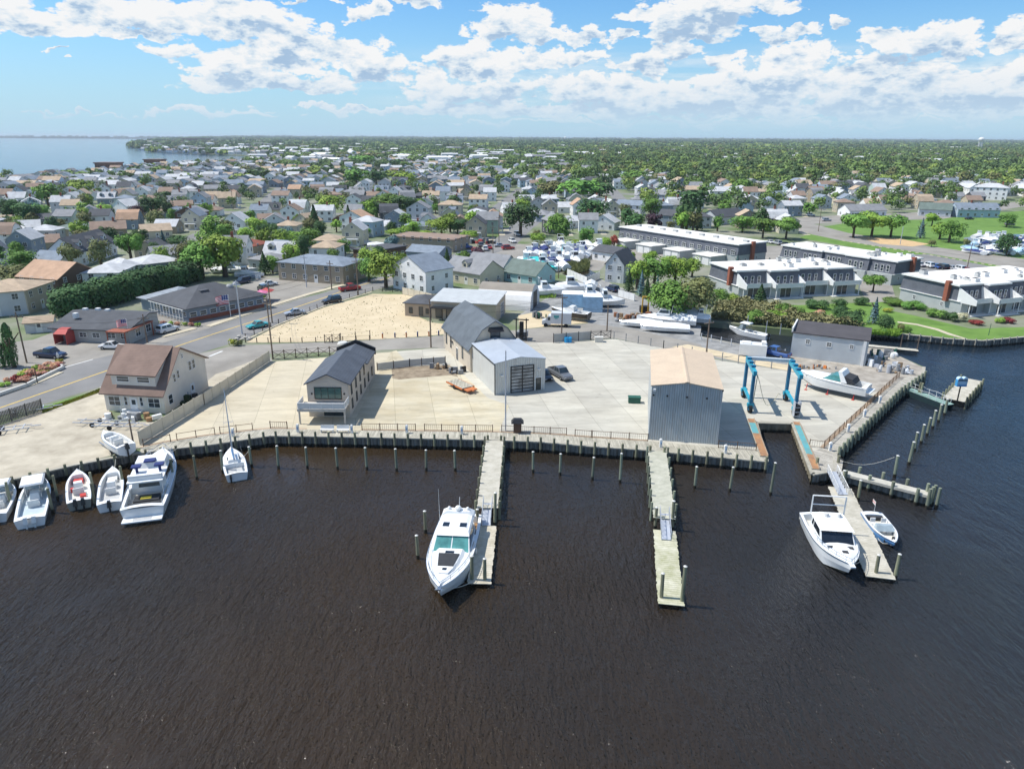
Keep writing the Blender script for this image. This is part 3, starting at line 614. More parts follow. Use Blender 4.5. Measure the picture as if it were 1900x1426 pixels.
def house(loc, rz, w, d, eave, rh, roof='gable', axis='x', wall='white', rf='grey', look=None, place='', wl_=None, dormers=0, chim=None, over=.4, name='house', cat='house', group=None,
          auto=True, dstyle='w', garage=False, porch=False, pts=None, wallm=None, roofm=None, share=False):
    wallm = wallm or WALLS[wall]; roofm = roofm or ROOFS[rf]
    root = thing(name, look or '', cat, loc, rz, place, group)
    key = (roof, axis, w, d, eave, rh, over, wallm.name) if share else None
    if share and key in _H: me = _H[key]
    else:
        me = body_mb(roof, axis, w, d, eave, rh, pts).mesh('wall', wallm)
        if share: _H[key] = me
    inst('wall', me, root)
    key = (roof, axis, w, d, eave, rh, over, roofm.name, 'r') if share else None
    if share and key in _H: me = _H[key]
    else:
        me = roof_mb(roof, axis, w, d, eave, rh, over, flat=pts).mesh('roof', [roofm])
        if share: _H[key] = me
    r = inst('roof', me, root)
    if chim is not None: chimney_part(r, chim[0], chim[1], eave+rh*.3, rh*.7+1.1)
    if axis == 'x' and dormers:
        for i in range(dormers):
            x = -w/2+w*(i+.5)/dormers; dormer_part(r, x, -d/2*.72, eave+rh*.28, 1.9, 1.3, d*.34, wallm, roofm)
    if auto:
        L = []
        fl = [1.45] if eave < 4 else [1.45, 4.15]
        if eave > 7: fl.append(6.9)
        for z in fl:
            n = max(2, int(w/3.2)); gar = garage and z == fl[0]
            for i in range(n):
                u = -w/2+w*(i+.5)/n
                if z == fl[0] and (i == n//2 or (gar and i == 0)): continue
                L.append(('f', u, z, 1.3, 1.35)); 
            n = max(2, int(d/3.6))
            for i in range(n):
                u = -d/2+d*(i+.5)/n; L.append(('l', u, z, 1.0, 1.3)); L.append(('r', u, z, 1.0, 1.3))
        if axis == 'y' and roof == 'gable' and rh > 1.8: L.append(('f', 0, eave+rh*.38, .9, 1.0))
        wins(root, w, d, L, dstyle)
        n = max(2, int(w/3.2)); door(root, w, d, 'f', -w/2+w*(n//2+.5)/n)
        if garage: door(root, w, d, 'f', -w/2+w*.5/n+.3, 2.6, 2.2, name='garage_door')
    if wl_: wins(root, w, d, wl_, dstyle)
    if porch:
        m = MB(); m.box(-w*.3,w*.3,-d/2-1.9,-d/2-.01,2.5,2.68)
        for x in (-w*.28, 0, w*.28): m.box(x-.07,x+.07,-d/2-1.8,-d/2-1.66,0,2.5)
        m.box(-w*.3,w*.3,-d/2-1.9,-d/2-.01,-.1,.25); m.obj('porch', TRIM, root)
    return root
def place(a, b, d):
    A, ang, w = frame(a, b); c = A+Vector((math.cos(ang)*w/2-math.sin(ang)*d/2, math.sin(ang)*w/2+math.cos(ang)*d/2, 0)); return c, ang, w
OCC = []      # occupied discs (x, y, r) for the neighbourhood filler
def occ(c, r): OCC.append((c[0], c[1], r))

# ---- brown roofed house (wide shed dormer on the front slope)
c, ang, w = place((199,769.5),(308.4,774.7), 11.6); d = 11.6
HB = siding('house_beige', (.70,.65,.57)); RB = shingle('house_brown', (.225,.155,.125))
prof = [(-d/2,3.2),(-.6,8.4),(d/2,5.0)]
h1 = house(c, ang, w, d, 3.2, 5.2, 'custom', 'x', look='two-storey pale beige house with brown shingle roof and wide front dormer', place='beside the gravel lot', pts=prof, wallm=HB, roofm=RB, auto=False, over=.55)
wins(h1, w, d, [('f',-3.1,1.6,1.9,1.5,1),('f',3.1,1.6,1.9,1.5,1),('f',-1.3,1.7,.6,1.4,0),('f',1.15,1.7,.6,1.4,0),('r',-4.2,1.7,1.1,1.5,0),('r',-2.6,4.4,.7,1.3,0),('r',-1.6,4.7,.7,1.3,0),('r',1.6,5.0,.75,1.5,0),('r',2.6,5.0,.75,1.5,0),('r',.0,7,.5,.7,0),
              ('l',-3.0,1.6,1,1.4),('l',2,1.6,1,1.4),('l',0,4.8,1,1.4)])
door(h1, w, d, 'f', -.1, 1.0, 2.15); door(h1, w, d, 'r', 1.5, .9, 2.1)
m = MB(); dx = w*.37; yf = -d/2+.55; m.add([(-dx,yf,3.9),(dx,yf,3.9),(dx,yf,5.6),(-dx,yf,5.6),(-dx,-1.2,7.9),(dx,-1.2,7.9),(-dx,-1.2,6.6),(dx,-1.2,6.6)], [(0,1,2,3),(1,7,5,2),(0,3,4,6)])
dm = m.obj('dormer', HB, [o for o in bpy.data.objects if o.parent == h1 and o.name.startswith('roof')][0])
m = MB(); m.add([(-dx-.4,yf-.4,5.45),(dx+.4,yf-.4,5.45),(dx+.4,-.5,8.62),(-dx-.4,-.5,8.62),(-dx-.4,yf-.4,5.63),(dx+.4,yf-.4,5.63),(dx+.4,-.5,8.72),(-dx-.4,-.5,8.72)], [(0,3,2,1),(4,5,6,7),(0,1,5,4),(1,2,6,5),(2,3,7,6),(3,0,4,7)])
m.obj('dormer_roof', RB, h1)
for x in (-1.6, 1.6): inst('window', win_mesh(2.0, .9, 'w', 0), h1, (x, yf-.004, 4.85))
m = MB(); m.box(-1.4,1.2,-d/2-1.5,-d/2-.02,-.1,.3); m.box(-.7,.5,-d/2-1.9,-d/2-1.5,-.1,.15)
for x in (-1.35,1.1): m.path([(x,-d/2-1.45,.3),(x,-d/2-1.45,1.1),(x,-d/2-.1,1.1)], .03)
m.obj('stoop', TRIM, h1); occ(c, 10)

# ---- slim two-storey building with balcony towards the water
BG = siding('warm_beige', (.56,.49,.41)); RG = shingle('slate', (.085,.10,.125))
A, ang, w = frame((577,777),(660,776)); w = 5.9; d = 19.5
c = A+Vector((math.cos(ang)*w/2-math.sin(ang)*d/2+.0, math.sin(ang)*w/2+math.cos(ang)*d/2, 0)); ang += R(-1)
b1 = thing('harbour_office', 'narrow beige two-storey office with slate roof and balcony', 'building', c, ang, 'facing the bulkhead boardwalk')
body_mb('gable','y',w,d*.62,5.0,1.35).obj('wall', BG, b1, loc=(0,-d*.19,0))
body_mb('gable','y',w*.99,d*.38,4.1,1.2).obj('wall', BG, b1, loc=(0,d*.31,0))
roof_mb('gable','y',w,d*.62,5.0,1.35,.35).obj('roof', RG, b1, loc=(0,-d*.19,0))
roof_mb('gable','y',w,d*.38-.4,4.1,1.2,.3).obj('roof', RG, b1, loc=(0,d*.31+.1,0))
m = MB(); m.extr([(-w/2-.3,3.6),(w/2+.3,3.6),(w/2+.3,4.7),(0,6.1),(-w/2-.3,4.7)], d/2-.3, d/2+.1, 'y'); m.obj('parapet', BLACK, b1)
wins(b1, w, d, [('f',0,3.6,3.9,1.75,3)], 'g')
wins(b1, w, d, [('r',u,z,.75,1.5,0) for u in (-8,-5,-2,1,4,7) for z in (1.5,3.6) if not (u > 2 and z > 3)], 'b')
wins(b1, w, d, [('l',u,z,.9,1.3,0) for u in (-6,0,6) for z in (1.5,3.4)], 'b')
wins(b1, w, d, [('f',.6,1.25,2.8,2.1,1)], 'b')
m = MB(); m.box(-w/2-.6,w/2-.0,-d/2-3.0,-d/2-.02,2.05,2.3); m.box(-w/2-.7,w/2+.1,-d/2-3.1,-d/2-2.95,1.95,2.35)
for x in (-w/2-.5,w/2-.1): m.box(x-.1,x+.1,-d/2-2.95,-d/2-2.75,0,2.05)
DK = M('pale_deck', (.5,.47,.42), .8, .12, 2); bal = m.obj('balcony', DK, b1)
m = MB(); xs = [-w/2-.6,w/2]
m.path([(xs[0],-d/2-.1,3.2),(xs[0],-d/2-3.0,3.2),(xs[1],-d/2-3.0,3.2),(xs[1],-d/2-.1,3.2)], .045)
for i in range(5): x = xs[0]+(xs[1]-xs[0])*i/4; m.cyl((x,-d/2-3.0,2.3),(x,-d/2-3.0,3.2),.045)
for x in xs:
    for y in (-1,-2): m.cyl((x,-d/2+y,2.3),(x,-d/2+y,3.2),.04)
m.box(xs[0]+.05,xs[1]-.05,-d/2-3.01,-d/2-2.99,2.4,3.12,1)
for x in xs: m.box(x-.01,x+.01,-d/2-2.95,-d/2-.1,2.4,3.12,1)
m.obj('railing', [TRIM, M('frosted_panel', (.62,.63,.62), .3, .05, 1)], bal)
for u in (-2.3,2.3):
    m = MB(); m.box(u-.1,u+.1,-d/2-.12,-d/2,3.4,3.65); m.obj('wall_lamp', BLACK, b1)
occ(c, 11)

# ---- gambrel barn
w = 8.9; d = 16.6
A = P(872.6,691.6); ang = R(21)
bc = A+Vector((math.cos(ang)*w/2-math.sin(ang)*d/2, math.sin(ang)*w/2+math.cos(ang)*d/2, 0))
BC = siding('barn_cream', (.60,.52,.41)); RS = shingle('barn_slate', (.115,.135,.155))
b2 = thing('barn', 'cream gambrel barn with blue-grey shingle roof', 'barn', bc, ang, 'joined to the metal workshop')
body_mb('gambrel','y',w,d,4.3,4.3).obj('wall', BC, b2); roof_mb('gambrel','y',w,d,4.3,4.3,.4).obj('roof', RS, b2)
wins(b2, w, d, [('l',u,2.3,.85,2.1,0) for u in (-6.3,-3.4,3.9)]+[('f',.1,6.15,1.8,1.5,1),('b',0,5.5,1.4,1.4,1)], 'b')
door(b2, w, d, 'l', .6, 1.0, 2.2, BLACK)
m = MB(); m.frus((-1.2,1.4,-d/2-1.0,-d/2-.01),(-1.1,1.3,-d/2-.35,-d/2-.01),6.95,7.6); m.obj('awning', BLACK, b2)
m = MB(); m.box(-w/2-.3,-w/2-.02,1.8,3.0,2.6,2.75); m.obj('canopy', BLACK, b2); occ(bc, 12)

# ---- metal workshop in front of the barn
A = P(919,733); B = P(1011,721); ang = math.atan2((B-A).y, (B-A).x); w = (B-A).length; d = 12.0
c = A+Vector((math.cos(ang)*w/2-math.sin(ang)*d/2, math.sin(ang)*w/2+math.cos(ang)*d/2, 0))
MW = striped('ribbed_white_metal', (.56,.57,.54), 0, .38, .03, .45, .06, sharp=False, dark=.18); MWy = striped('ribbed_white_metal_side', (.56,.57,.54), 1, .5, .04, .45, .06, sharp=False, dark=.15)
MR = striped('ribbed_pale_roof', (.42,.46,.50), 0, .5, .03, .4, .08, sharp=False)
b3 = thing('metal_workshop', 'white ribbed metal workshop with glazed black roller door', 'workshop', c, ang, 'in front of the barn')
m = MB(); m.extr([(-w/2,-.1),(w/2,-.1),(w/2,5.1),(0,5.75),(-w/2,5.1)], -d/2, d/2, 'y'); wb = m.mesh('wall', [MW, MWy])
for p in wb.polygons:
    if abs(p.normal.x) > .9: p.material_index = 1
inst('wall', wb, b3)
roof_mb('gable','y',w,d,5.1,.65,.12,.1).obj('roof', striped('pale_metal_roof', (.40,.44,.49), 1, .55, .03, .4, .07, sharp=False), b3)
m = MB(); m.box(-w/2-.14,-w/2-.01,-d/2,d/2,4.9,5.07); m.box(-w/2-.1,-w/2-.01,-d/2-.08,-d/2+.08,0,4.9); m.obj('gutter', BLACK, b3)
m = MB(); x0, x1 = -1.6, 2.2; m.box(x0,x1,-d/2-.05,-d/2-.01,0,4.3,1)
for i in range(9): z = 4.3*i/8; m.box(x0,x1,-d/2-.09,-d/2-.051,z-.06+.06,z+.06+.06)
for x in (x0,.3,x1): m.box(x-.08,x+.08,-d/2-.1,-d/2-.052,0,4.4)
m.obj('roller_door', [BLACK, M('hazy_pane', (.28,.29,.29), .15, .5, .7)], b3)
door(b3, w, d, 'f', 3.05, .95, 2.1, M('dark_door', (.05,.055,.05), .6))
for bx in ((2.9,3.3,3.4),(-3.3,-2.9,3.0)): m = MB(); m.box(bx[0],bx[1],-d/2-.3,-d/2-.01,bx[2],bx[2]+.2); m.obj('wall_lamp', TRIM, b3)
occ(c, 8)

# ---- tall ribbed metal building
A = P(1203.5,812.5); B = P(1331,820.5); ang = math.atan2((B-A).y, (B-A).x); w = (B-A).length; d = 16.5
c = A+Vector((math.cos(ang)*w/2-math.sin(ang)*d/2, math.sin(ang)*w/2+math.cos(ang)*d/2, 0)); c.z = Z0
TM = striped('ribbed_steel', (.43,.47,.48), 0, .30, .05, .38, .09, sharp=False, dark=.35); TMy = striped('ribbed_steel_side', (.43,.47,.48), 1, .4, .05, .4, .05, sharp=False, dark=.3)
TR = striped('tan_metal_roof', (.58,.46,.33), 1, .6, .015, .55, .06, sharp=False)
[weather(q_, .55) for q_ in (TM, TMy, MW, MWy)]; weather(TR, .5, (.34,.24,.17))
b4 = thing('boat_storage_building', 'tall windowless ribbed steel building with tan metal roof', 'building', c, ang, 'beside the travel lift')
m = MB(); m.extr([(-w/2,-.1),(w/2,-.1),(w/2,7.6),(0,8.25),(-w/2,7.6)], -d/2, d/2, 'y'); wb = m.mesh('wall', [TM, TMy])
for p in wb.polygons:
    if abs(p.normal.x) > .9: p.material_index = 1
inst('wall', wb, b4)
rf_ = roof_mb('gable','y',w,d,7.6,.65,.15,.12).obj('roof', TR, b4)
m = MB(); m.extr([(-.28,8.36),(0,8.44),(.28,8.36),(.28,8.42),(0,8.5),(-.28,8.42)], -d/2-.12, d/2+.12, 'y'); m.obj('ridge_cap', TR, rf_)
m = MB(); m.box(-w/2+.2,-w/2+.55,-d/2-.35,-d/2-.02,7.0,7.3); m.obj('wall_lamp', TRIM, b4)
for x in (-w/2+.3,-2.4,.1,2.6): m = MB(); m.box(x-.1,x+.1,-d/2-.2,-d/2-.02,6.3,6.5); m.obj('wall_lamp', BLACK, b4)
m = MB(); m.box(w/2+.01,w/2+.12,-d/2+.2,-d/2+.35,0,7.6); m.obj('downpipe', TRIM, b4); m = MB(); m.box(w/2-.02,w/2+.15,-d/2-.1,d/2+.1,7.45,7.6); m.obj('gutter', BLACK, b4); occ(c, 10)

# ---- tan building with pale sloping roof + open wing with dark roof
A = P(800,593); B = P(912,600)
ang = math.atan2((B-A).y, (B-A).x); w = (B-A).length; d = 11
w = 14.6; d = 9; ang = R(-13)
c = A+Vector((math.cos(ang)*w/2-math.sin(ang)*d/2, math.sin(ang)*w/2+math.cos(ang)*d/2, 0)); c.z = Z0
b5 = house(c, ang, w, d, 4.0, .9, 'shed', 'x', look='tan building with pale grey roof', place='behind the barn on the sand lot edge', wallm=siding('ware_tan', (.50,.41,.31)), roofm=striped('pale_roll_roof', (.45,.47,.47), 0, .6, .02, .6, .1), auto=False, name='storage_building', cat='building')
door(b5, w, d, 'r', 1.5, 2.8, 3.2, M('grey_door', (.22,.23,.25), .6), 'roller_door')
m = MB(); m.box(-7.2,-1.6,-d/2-1.6,-d/2-.02,2.7,2.9); [m.box(x-.08,x+.08,-d/2-1.5,-d/2-1.34,0,2.7) for x in (-7,-4.4,-1.8)]; m.obj('porch', BLACK, b5)
wins(b5, w, d, [('f',-5.6,1.4,1.6,2.2,0),('f',-3.2,1.4,1.6,2.2,0)], 'b')
A = P(760,588); c2 = c+Vector((-10.4, 3.0, 0))
b6 = house(c2, ang, 6.4, 8, 2.9, 1.1, 'hip', 'x', look='low tan annex with dark hip roof', place='left of the tan storage building', wallm=siding('annex_tan', (.42,.34,.26)), rf='dark grey', auto=False, name='annex', cat='building')
wins(b6, 6.4, 8, [('f',-1.8,1.4,.9,1.4),('f',.6,1.3,1.0,2.0,0),('f',2.1,1.4,.8,1.2),('l',0,1.4,1,1.2)], 'b'); occ(c, 12); occ(c2, 6)

# ---- grey harbour house with flat dark roof
A = P(1465,655); B = P(1583,676)
w = 12.6; ang = R(-27); d = 7.5
c = A+Vector((math.cos(ang)*w/2-math.sin(ang)*d/2, math.sin(ang)*w/2+math.cos(ang)*d/2, 0))
b7 = thing('harbour_house', 'two-storey white shingled harbour house with nearly flat dark roof', 'building', c, ang, 'on the canal bank')
HW = siding('harbour_white', (.52,.55,.56))
m = MB(); m.box(-w/2,w/2,-d/2,d/2,-.2,4.5); m.obj('wall', HW, b7)
m = MB(); m.add([(-w/2-.2,-d/2-.2,4.5),(w/2+.2,-d/2-.2,4.5),(w/2+.2,d/2+.2,5.0),(-w/2-.2,d/2+.2,5.0),(-w/2-.2,-d/2-.2,4.7),(w/2+.2,-d/2-.2,4.7),(w/2+.2,d/2+.2,5.25),(-w/2-.2,d/2+.2,5.25)], [(0,3,2,1),(4,5,6,7),(0,1,5,4),(1,2,6,5),(2,3,7,6),(3,0,4,7)])
m.box(-w/2-.3,-w/2-.05,-d/2,d/2,4.6,5.45,1)
m.obj('roof', [M('dark_felt', (.075,.07,.075), .9, .15, .5), TRIM], b7)
wins(b7, w, d, [('f',-3.6,3.2,.8,.9),('f',0,3.1,.9,.9),('f',3.7,3.2,.7,.8),('r',-1,3.2,.9,1),('r',1.6,1.5,.9,1.2),('l',0,3,.9,1)])
door(b7, w, d, 'r', -2.2, 1, 2.1, BLACK); m = MB(); m.box(w/2-.8,w/2-.3,-d/2-.25,-d/2-.02,0,4.5); m.obj('chimney', TRIM, b7); occ(c, 9)

# ---- grey hip roofed restaurant
A = P(350,605); B = P(482,577); ang = math.atan2((B-A).y, (B-A).x); w = (B-A).length+1; d = 15
c = A+Vector((math.cos(ang)*w/2-math.sin(ang)*d/2, math.sin(ang)*w/2+math.cos(ang)*d/2, 0)); c.z = Z0
b8 = house(c, ang, w, d, 3.0, 3.1, 'hip', 'x', look='low restaurant with big dark grey hip roof and fenced veranda', place='on the main road', wallm=WALLS['blue-grey'], roofm=ROOFS['dark grey'], auto=False, name='restaurant', cat='restaurant', over=.9)
wins(b8, w, d, [('f',-w/2+w*(i+.5)/8,1.6,1.6,1.1,0) for i in range(8)]+[('l',-d/2+d*(i+.5)/4,1.6,2.2,1.1,1) for i in range(4)])
m = MB(); m.box(-w/2,w/2,-d/2-.05,-d/2-.012,0,.9); m.obj('brick_base', BRICK, b8)
m = MB()
for i in range(11): x = -w/2-1.0; y = -d/2+.5+i*1.35; m.box(x-.06,x+.06,y-.06,y+.06,0,2.9); m.box(x-.03,x+.03,y,y+1.3,.95,1.02)
m.box(-w/2-1.05,-w/2-.95,-d/2,d/2,2.8,2.95); m.obj('veranda_posts', TRIM, b8)
roofb8 = [o for o in bpy.data.objects if o.parent == b8 and o.name.startswith('roof')][0]
m = MB(); m.box(-3.5,-1.5,-3.3,-2,4.6,5.5); m.obj('roof_vent', ROOFS['dark grey'], roofb8)
for k, (x, y) in enumerate([(4,-2.6),(6.5,-1.2)]):
    m = MB(); m.ball((x,y,5.0),.9,.9,.8,10,4,half=True); m.obj('roof_vent', M('vent_grey', (.25,.26,.27), .5), roofb8)
occ(c, 16)
# low side pitch with seams, left of it
c2 = P(300,590)+Vector((1.5,6.5,0)); b9 = house(c2, ang+R(6), 12, 12, 2.7, 2.2, 'hip', 'x', look='low pavilion wing with streaked metal hip roof', place='left of the restaurant', wallm=WALLS['blue-grey'], roofm=striped('seamed_roof', (.25,.28,.31), 0, 1.1, .05, .5, .2, dark=.3), auto=False, name='restaurant_wing', cat='building', over=.7)
wins(b9, 12, 12, [('f',-4,1.5,1.8,1.2),('f',0,1.5,1.8,1.2),('f',4,1.5,1.8,1.2)]); occ(c2, 8)
# ---- tan store with red awning
A = P(100,642); B = P(240,646); ang = math.atan2((B-A).y, (B-A).x); w = (B-A).length; d = 10
c = A+Vector((math.cos(ang)*w/2-math.sin(ang)*d/2, math.sin(ang)*w/2+math.cos(ang)*d/2, 0)); c.z = Z0
b10 = house(c, ang, w, d, 2.9, 2.0, 'custom', 'x', look='low pale shop with grey shingle roof and red entrance awning', place='behind the roadside car park', pts=[(-d/2,2.7),(2,4.4),(d/2,3.9)], wallm=M('shop_wall', (.40,.39,.36), .8, .12, .5), roofm=ROOFS['dark grey'], auto=False, name='shop', cat='shop', over=.6)
wins(b10, w, d, [('f',-1.5,1.5,1.6,1),('f',1.2,1.5,1.6,1),('f',4.4,1.6,1.8,1.2),('r',-2,1.6,1.6,1.6),('r',1.4,1.6,1.6,1.6),('f',6.8,1.5,1,1.2)])
RED = M('red_canvas', (.42,.07,.06), .7, .1, 2)
m = MB(); m.frus((-w/2+2.0,-w/2+4.6,-d/2-2.4,-d/2-.02),(-w/2+2.3,-w/2+4.3,-d/2-1.0,-d/2-.02),2.1,2.9); m.box(-w/2+2.0,-w/2+2.1,-d/2-2.4,-d/2-.02,.1,2.1); m.box(-w/2+4.5,-w/2+4.6,-d/2-2.4,-d/2-.02,.1,2.1); m.obj('awning', RED, b10)
rr = [o for o in bpy.data.objects if o.parent == b10 and o.name.startswith('roof')][0]
for x, y in ((-6,2.6),(-3.5,3),(-1,2.4),(-5,-1.6)): m = MB(); m.box(x-.4,x+.4,y-.4,y+.4,3.9,4.9); m.obj('roof_vent', TRIM, rr)
m = MB(); m.box(w/2-3,w/2+.9,-d/2-2.2,d/2-3,2.75,2.95); [m.box(x-.08,x+.08,y-.08,y+.08,0,2.75) for x in (w/2-2.8,w/2+.8) for y in (-d/2-2.1,d/2-3.4)]; m.obj('porch', BRICK, b10); occ(c, 12)
c3 = P(66,628); h = house(c3+Vector((0,2,0)), R(20), 5, 3.4, 2.2, .8, 'gable', 'x', look='small pale garden shed with tan roof', place='behind the shop car park', wallm=WALLS['pale grey'], rf='tan', auto=False, name='garden_shed', cat='shed'); door(h, 5, 3.4, 'f', 0); occ(c3, 5)

# ---- hand placed houses near the marina (pixels of the front wall, depth, eave, ridge height, ...)
NEAR = [
 ((-60,604),(52,592),12,5.2,1.6,'hip','x','pale grey','tan','big pale grey two-storey house with tan hip roof','at the left edge behind the shop',{}),
 ((54,592),(104,572),12,5.2,1.6,'hip','x','beige','tan','beige two-storey house with tan hip roof and small windows','left end of the tall hedge',{}),
 ((36,556),(112,562),12,4.6,3.2,'gable','x','brown','orange','dark brown house with orange shingle roof','behind the tall hedge',{}),
 ((156,552),(224,550),11,4.9,1.6,'hip','x','white','pale grey','white two-storey house with pale hip roof','behind the tall hedge',{}),
 ((226,536),(264,530),9,4.6,1.6,'hip','x','pale grey','pale grey','pale grey house wing with pale hip roof','behind the tall hedge',{}),
 ((262,522),(336,512),11,3.4,1.8,'hip','x','blue-grey','pale grey','blue-grey bungalow with pale hip roof','behind the tall hedge',{}),
 ((150,503),(216,480),10,4.4,4.0,'gable','x','white','dark grey','long white house with dark roof and three dormers','behind the hedge row',dict(dormers=3)),
 ((60,512),(112,514),8,3.2,2.2,'gable','x','white','blue-grey','white cottage with blue-grey roof','left of the long dormered white house',{}),
 ((286,502),(340,496),9,3.2,2.3,'gable','x','pale grey','grey','grey-roofed bungalow','left of the big round tree cluster',{}),
 ((58,478),(112,474),9,3,2.2,'gable','x','beige','brown','brown-roofed low house','left rows of houses',{}),
 ((28,460),(72,456),9,3.2,2,'gable','y','pale blue','pale grey','pale blue bungalow with gable front','left rows of houses',{}),
 ((98,448),(160,452),11,3,2.2,'hip','x','tan','green-grey','tan bungalow with green-grey hip roof','left rows of houses',{}),
 ((168,452),(234,448),10,3.4,2.6,'gable','x','tan','brown','wide tan house with brown roof','left rows of houses',dict(chim=(2,0))),
 ((262,452),(318,448),9,3,2.2,'gable','x','cream','tan','cream bungalow with tan roof','beside the cross street',{}),
 ((148,426),(186,424),8,5.6,2.4,'gable','y','pale blue','grey','pale blue two-storey gable house','left rows of houses',{}),
 ((206,414),(236,416),8,6.2,3,'gable','y','white','pale grey','white tall gable house','left of the purple tree',dict(porch=True)),
 ((50,430),(118,428),10,3,2,'gable','x','blue-grey','dark grey','blue-grey ranch house with dark roof','left rows of houses',dict(chim=(4,0))),
 ((324,424),(370,424),9,5.4,2.4,'gable','y','brown','grey','dark brown two-storey house with grey gable roof','left of the white porch house',dict(porch=True)),
 ((412,444),(452,444),8,6,3,'gable','y','white','pale grey','white tall gable house with green porch roof','right of the cross street',dict(porch=True)),
 ((418,484),(470,486),10,4,1.8,'hip','x','tan','red','tan house with red hip roof','behind the round tree cluster',{}),
 ((497,480),(522,482),7,3,2,'gable','x','pale grey','blue-grey','small pale cottage with blue-grey roof','behind the boat lot',{}),
 ((516,524),(636,532),12,4.9,1.7,'hip','x','tan','blue-grey','long tan two-storey building with blue-grey hip roof','on the main road by the boat lot',{}),
 ((460,506),(504,510),9,3.2,1.6,'hip','x','pale grey','grey','pale grey low building with grey hip roof','left of the long tan building',{}),
 ((728,537),(789,549.5),9.5,6.0,3.2,'gable','y','white','blue-grey','white three-storey gable house with red side balcony','behind the sand lot',{}),
 ((821,522),(889,533),10,3.4,3.0,'gable','x','cream','grey','cream house with grey roof and dormer','behind the tan storage building',dict(dormers=1)),
 ((862,512),(930,519),9,3.2,3.0,'gable','x','pale grey','grey','grey-roofed cottage with cluttered deck','between the cream house and the aqua cottage',{}),
 ((932,521),(992,530),9,2.7,3.0,'gable','x','aqua','green-grey','aqua cottage with green-grey roof','left of the small pond',{}),
 ((1120,521),(1154,524),10,5.2,3.2,'gable','y','pale grey','dark grey','pale grey gable house with white trim','beside the tall evergreens',{}),
 ((1096,480),(1140,486),8,3,1.6,'gable','x','white','dark grey','white outbuilding with dark roof','behind the pale grey gable house',{}),
 ((724,463),(838,470),13,4.2,.01,'flat','x','tan','brown','flat-roofed tan commercial building','on the main road behind the boat lot',{}),
 ((690,490),(752,478),9,3.4,.01,'flat','x','brown','dark grey','long low flat dark-roofed building','behind the boat lot',{}),
 ((752,488),(812,492),9,3.4,1.6,'gable','x','blue-grey','blue-grey','low blue-grey roofed building','beside the main road',{}),
 ((653,441),(690,443),8,5.8,2.0,'hip','x','pale blue','pale grey','pale blue two-storey house with hip roof','behind the boat lot',dict(porch=True)),
 ((628,430),(672,432),8,5.6,2.6,'gable','y','white','orange','white two-storey gable house with orange-tinged roof','right of the round street tree',{}),
 ((614,424),(648,426),7,3.0,2.4,'gable','y','brown','brown','brown wooden gable shed house','right of the round street tree',{}),
 ((690,435),(714,436),7,3.0,2.0,'gable','x','white','pale grey','white garage cottage','beside the pale blue hip-roofed house',dict(garage=True)),
 ((540,428),(574,430),8,3.2,3.2,'gable','y','cream','tan','cream steep gable house','left of the round street tree',{}),
 ((478,432),(520,430),8,4,2.4,'gable','x','beige','brown','beige house with brown roof','left of the round street tree',{}),
 ((752,420),(792,420),9,7.6,2.8,'gable','y','pale grey','grey','tall pale grey gable house','right of the big twin trees',dict(porch=True)),
 ((810,402),(852,402),9,5.4,2,'hip','x','cream','tan','cream two-storey house with tan hip roof','centre rows of houses',{}),
 ((864,418),(896,418),8,5.4,1.6,'hip','x','pale green','pale grey','pale green two-storey house with pale hip roof','centre rows of houses',{}),
 ((968,410),(1012,412),10,3.2,2.0,'hip','x','blue-grey','grey','grey bungalow with grey hip roof','centre behind the marina trees',{}),
 ((1046,424),(1088,420),9,3.0,2,'hip','x','white','pale grey','white bungalow with pale hip roof','left of the long townhouse row',{}),
 ((1092,424),(1136,426),9,3.4,3.0,'gable','y','white','pale grey','white gabled cottage with pale roof','left end of the long townhouse row',{}),
 ((1138,396),(1184,398),9,5.2,2.2,'gable','x','white','blue-grey','white and grey two-storey house','above the long townhouse row',{}),
 ((1216,417),(1262,420),9,5.2,2.2,'gable','x','blue-grey','dark grey','blue-grey two-storey house','above the long townhouse row',{}),
 ((1262,420),(1316,420),9,5.0,1.8,'hip','x','pale grey','dark grey','pale grey house with dark hip roof and balcony','above the long townhouse row',{}),
 ((1326,414),(1376,408),9,3.6,3.0,'gable','x','pale grey','dark grey','grey gabled cottage with white trim','above the long townhouse row',{}),
 ((1312,366),(1356,366),10,5.4,2.6,'gable','x','white','pale grey','large white two-storey house with pale roof','centre-right among trees',{}),
 ((1210,374),(1252,376),9,5.4,2.6,'gable','x','blue-grey','grey','blue-grey two-storey house with white porch','centre-right among trees',dict(porch=True)),
 ((1800,360),(1862,362),12,8.0,2.6,'hip','x','white','pale grey','large white mansion with chimneys','far right among trees',dict(chim=(6,0))),
 ((1572,396),(1640,394),10,3.2,2.8,'gable','x','white','grey','white cottage with long grey roof','behind the park trees',{}),
 ((1700,392),(1760,394),10,3.6,3.0,'gable','x','pale grey','green-grey','grey cottage with green-grey roof','behind the park trees',{}),
 ((1772,394),(1850,394),10,4,3.0,'gable','x','pale blue','blue-grey','pale blue long-roofed house with brick chimney','right end of the park street',dict(chim=(-2,0))),
]
for a, b, d, ev, rh, rk, ax, wc, rc, look, plc, kw in NEAR:
    c, ang, w = place(a, b, d); kw = dict(kw); kw.setdefault('garage', False)
    house(c, ang, round(w,2), d, ev, rh, rk, ax, wc, rc, look, plc, **kw); occ(c, max(w, d)*.62)

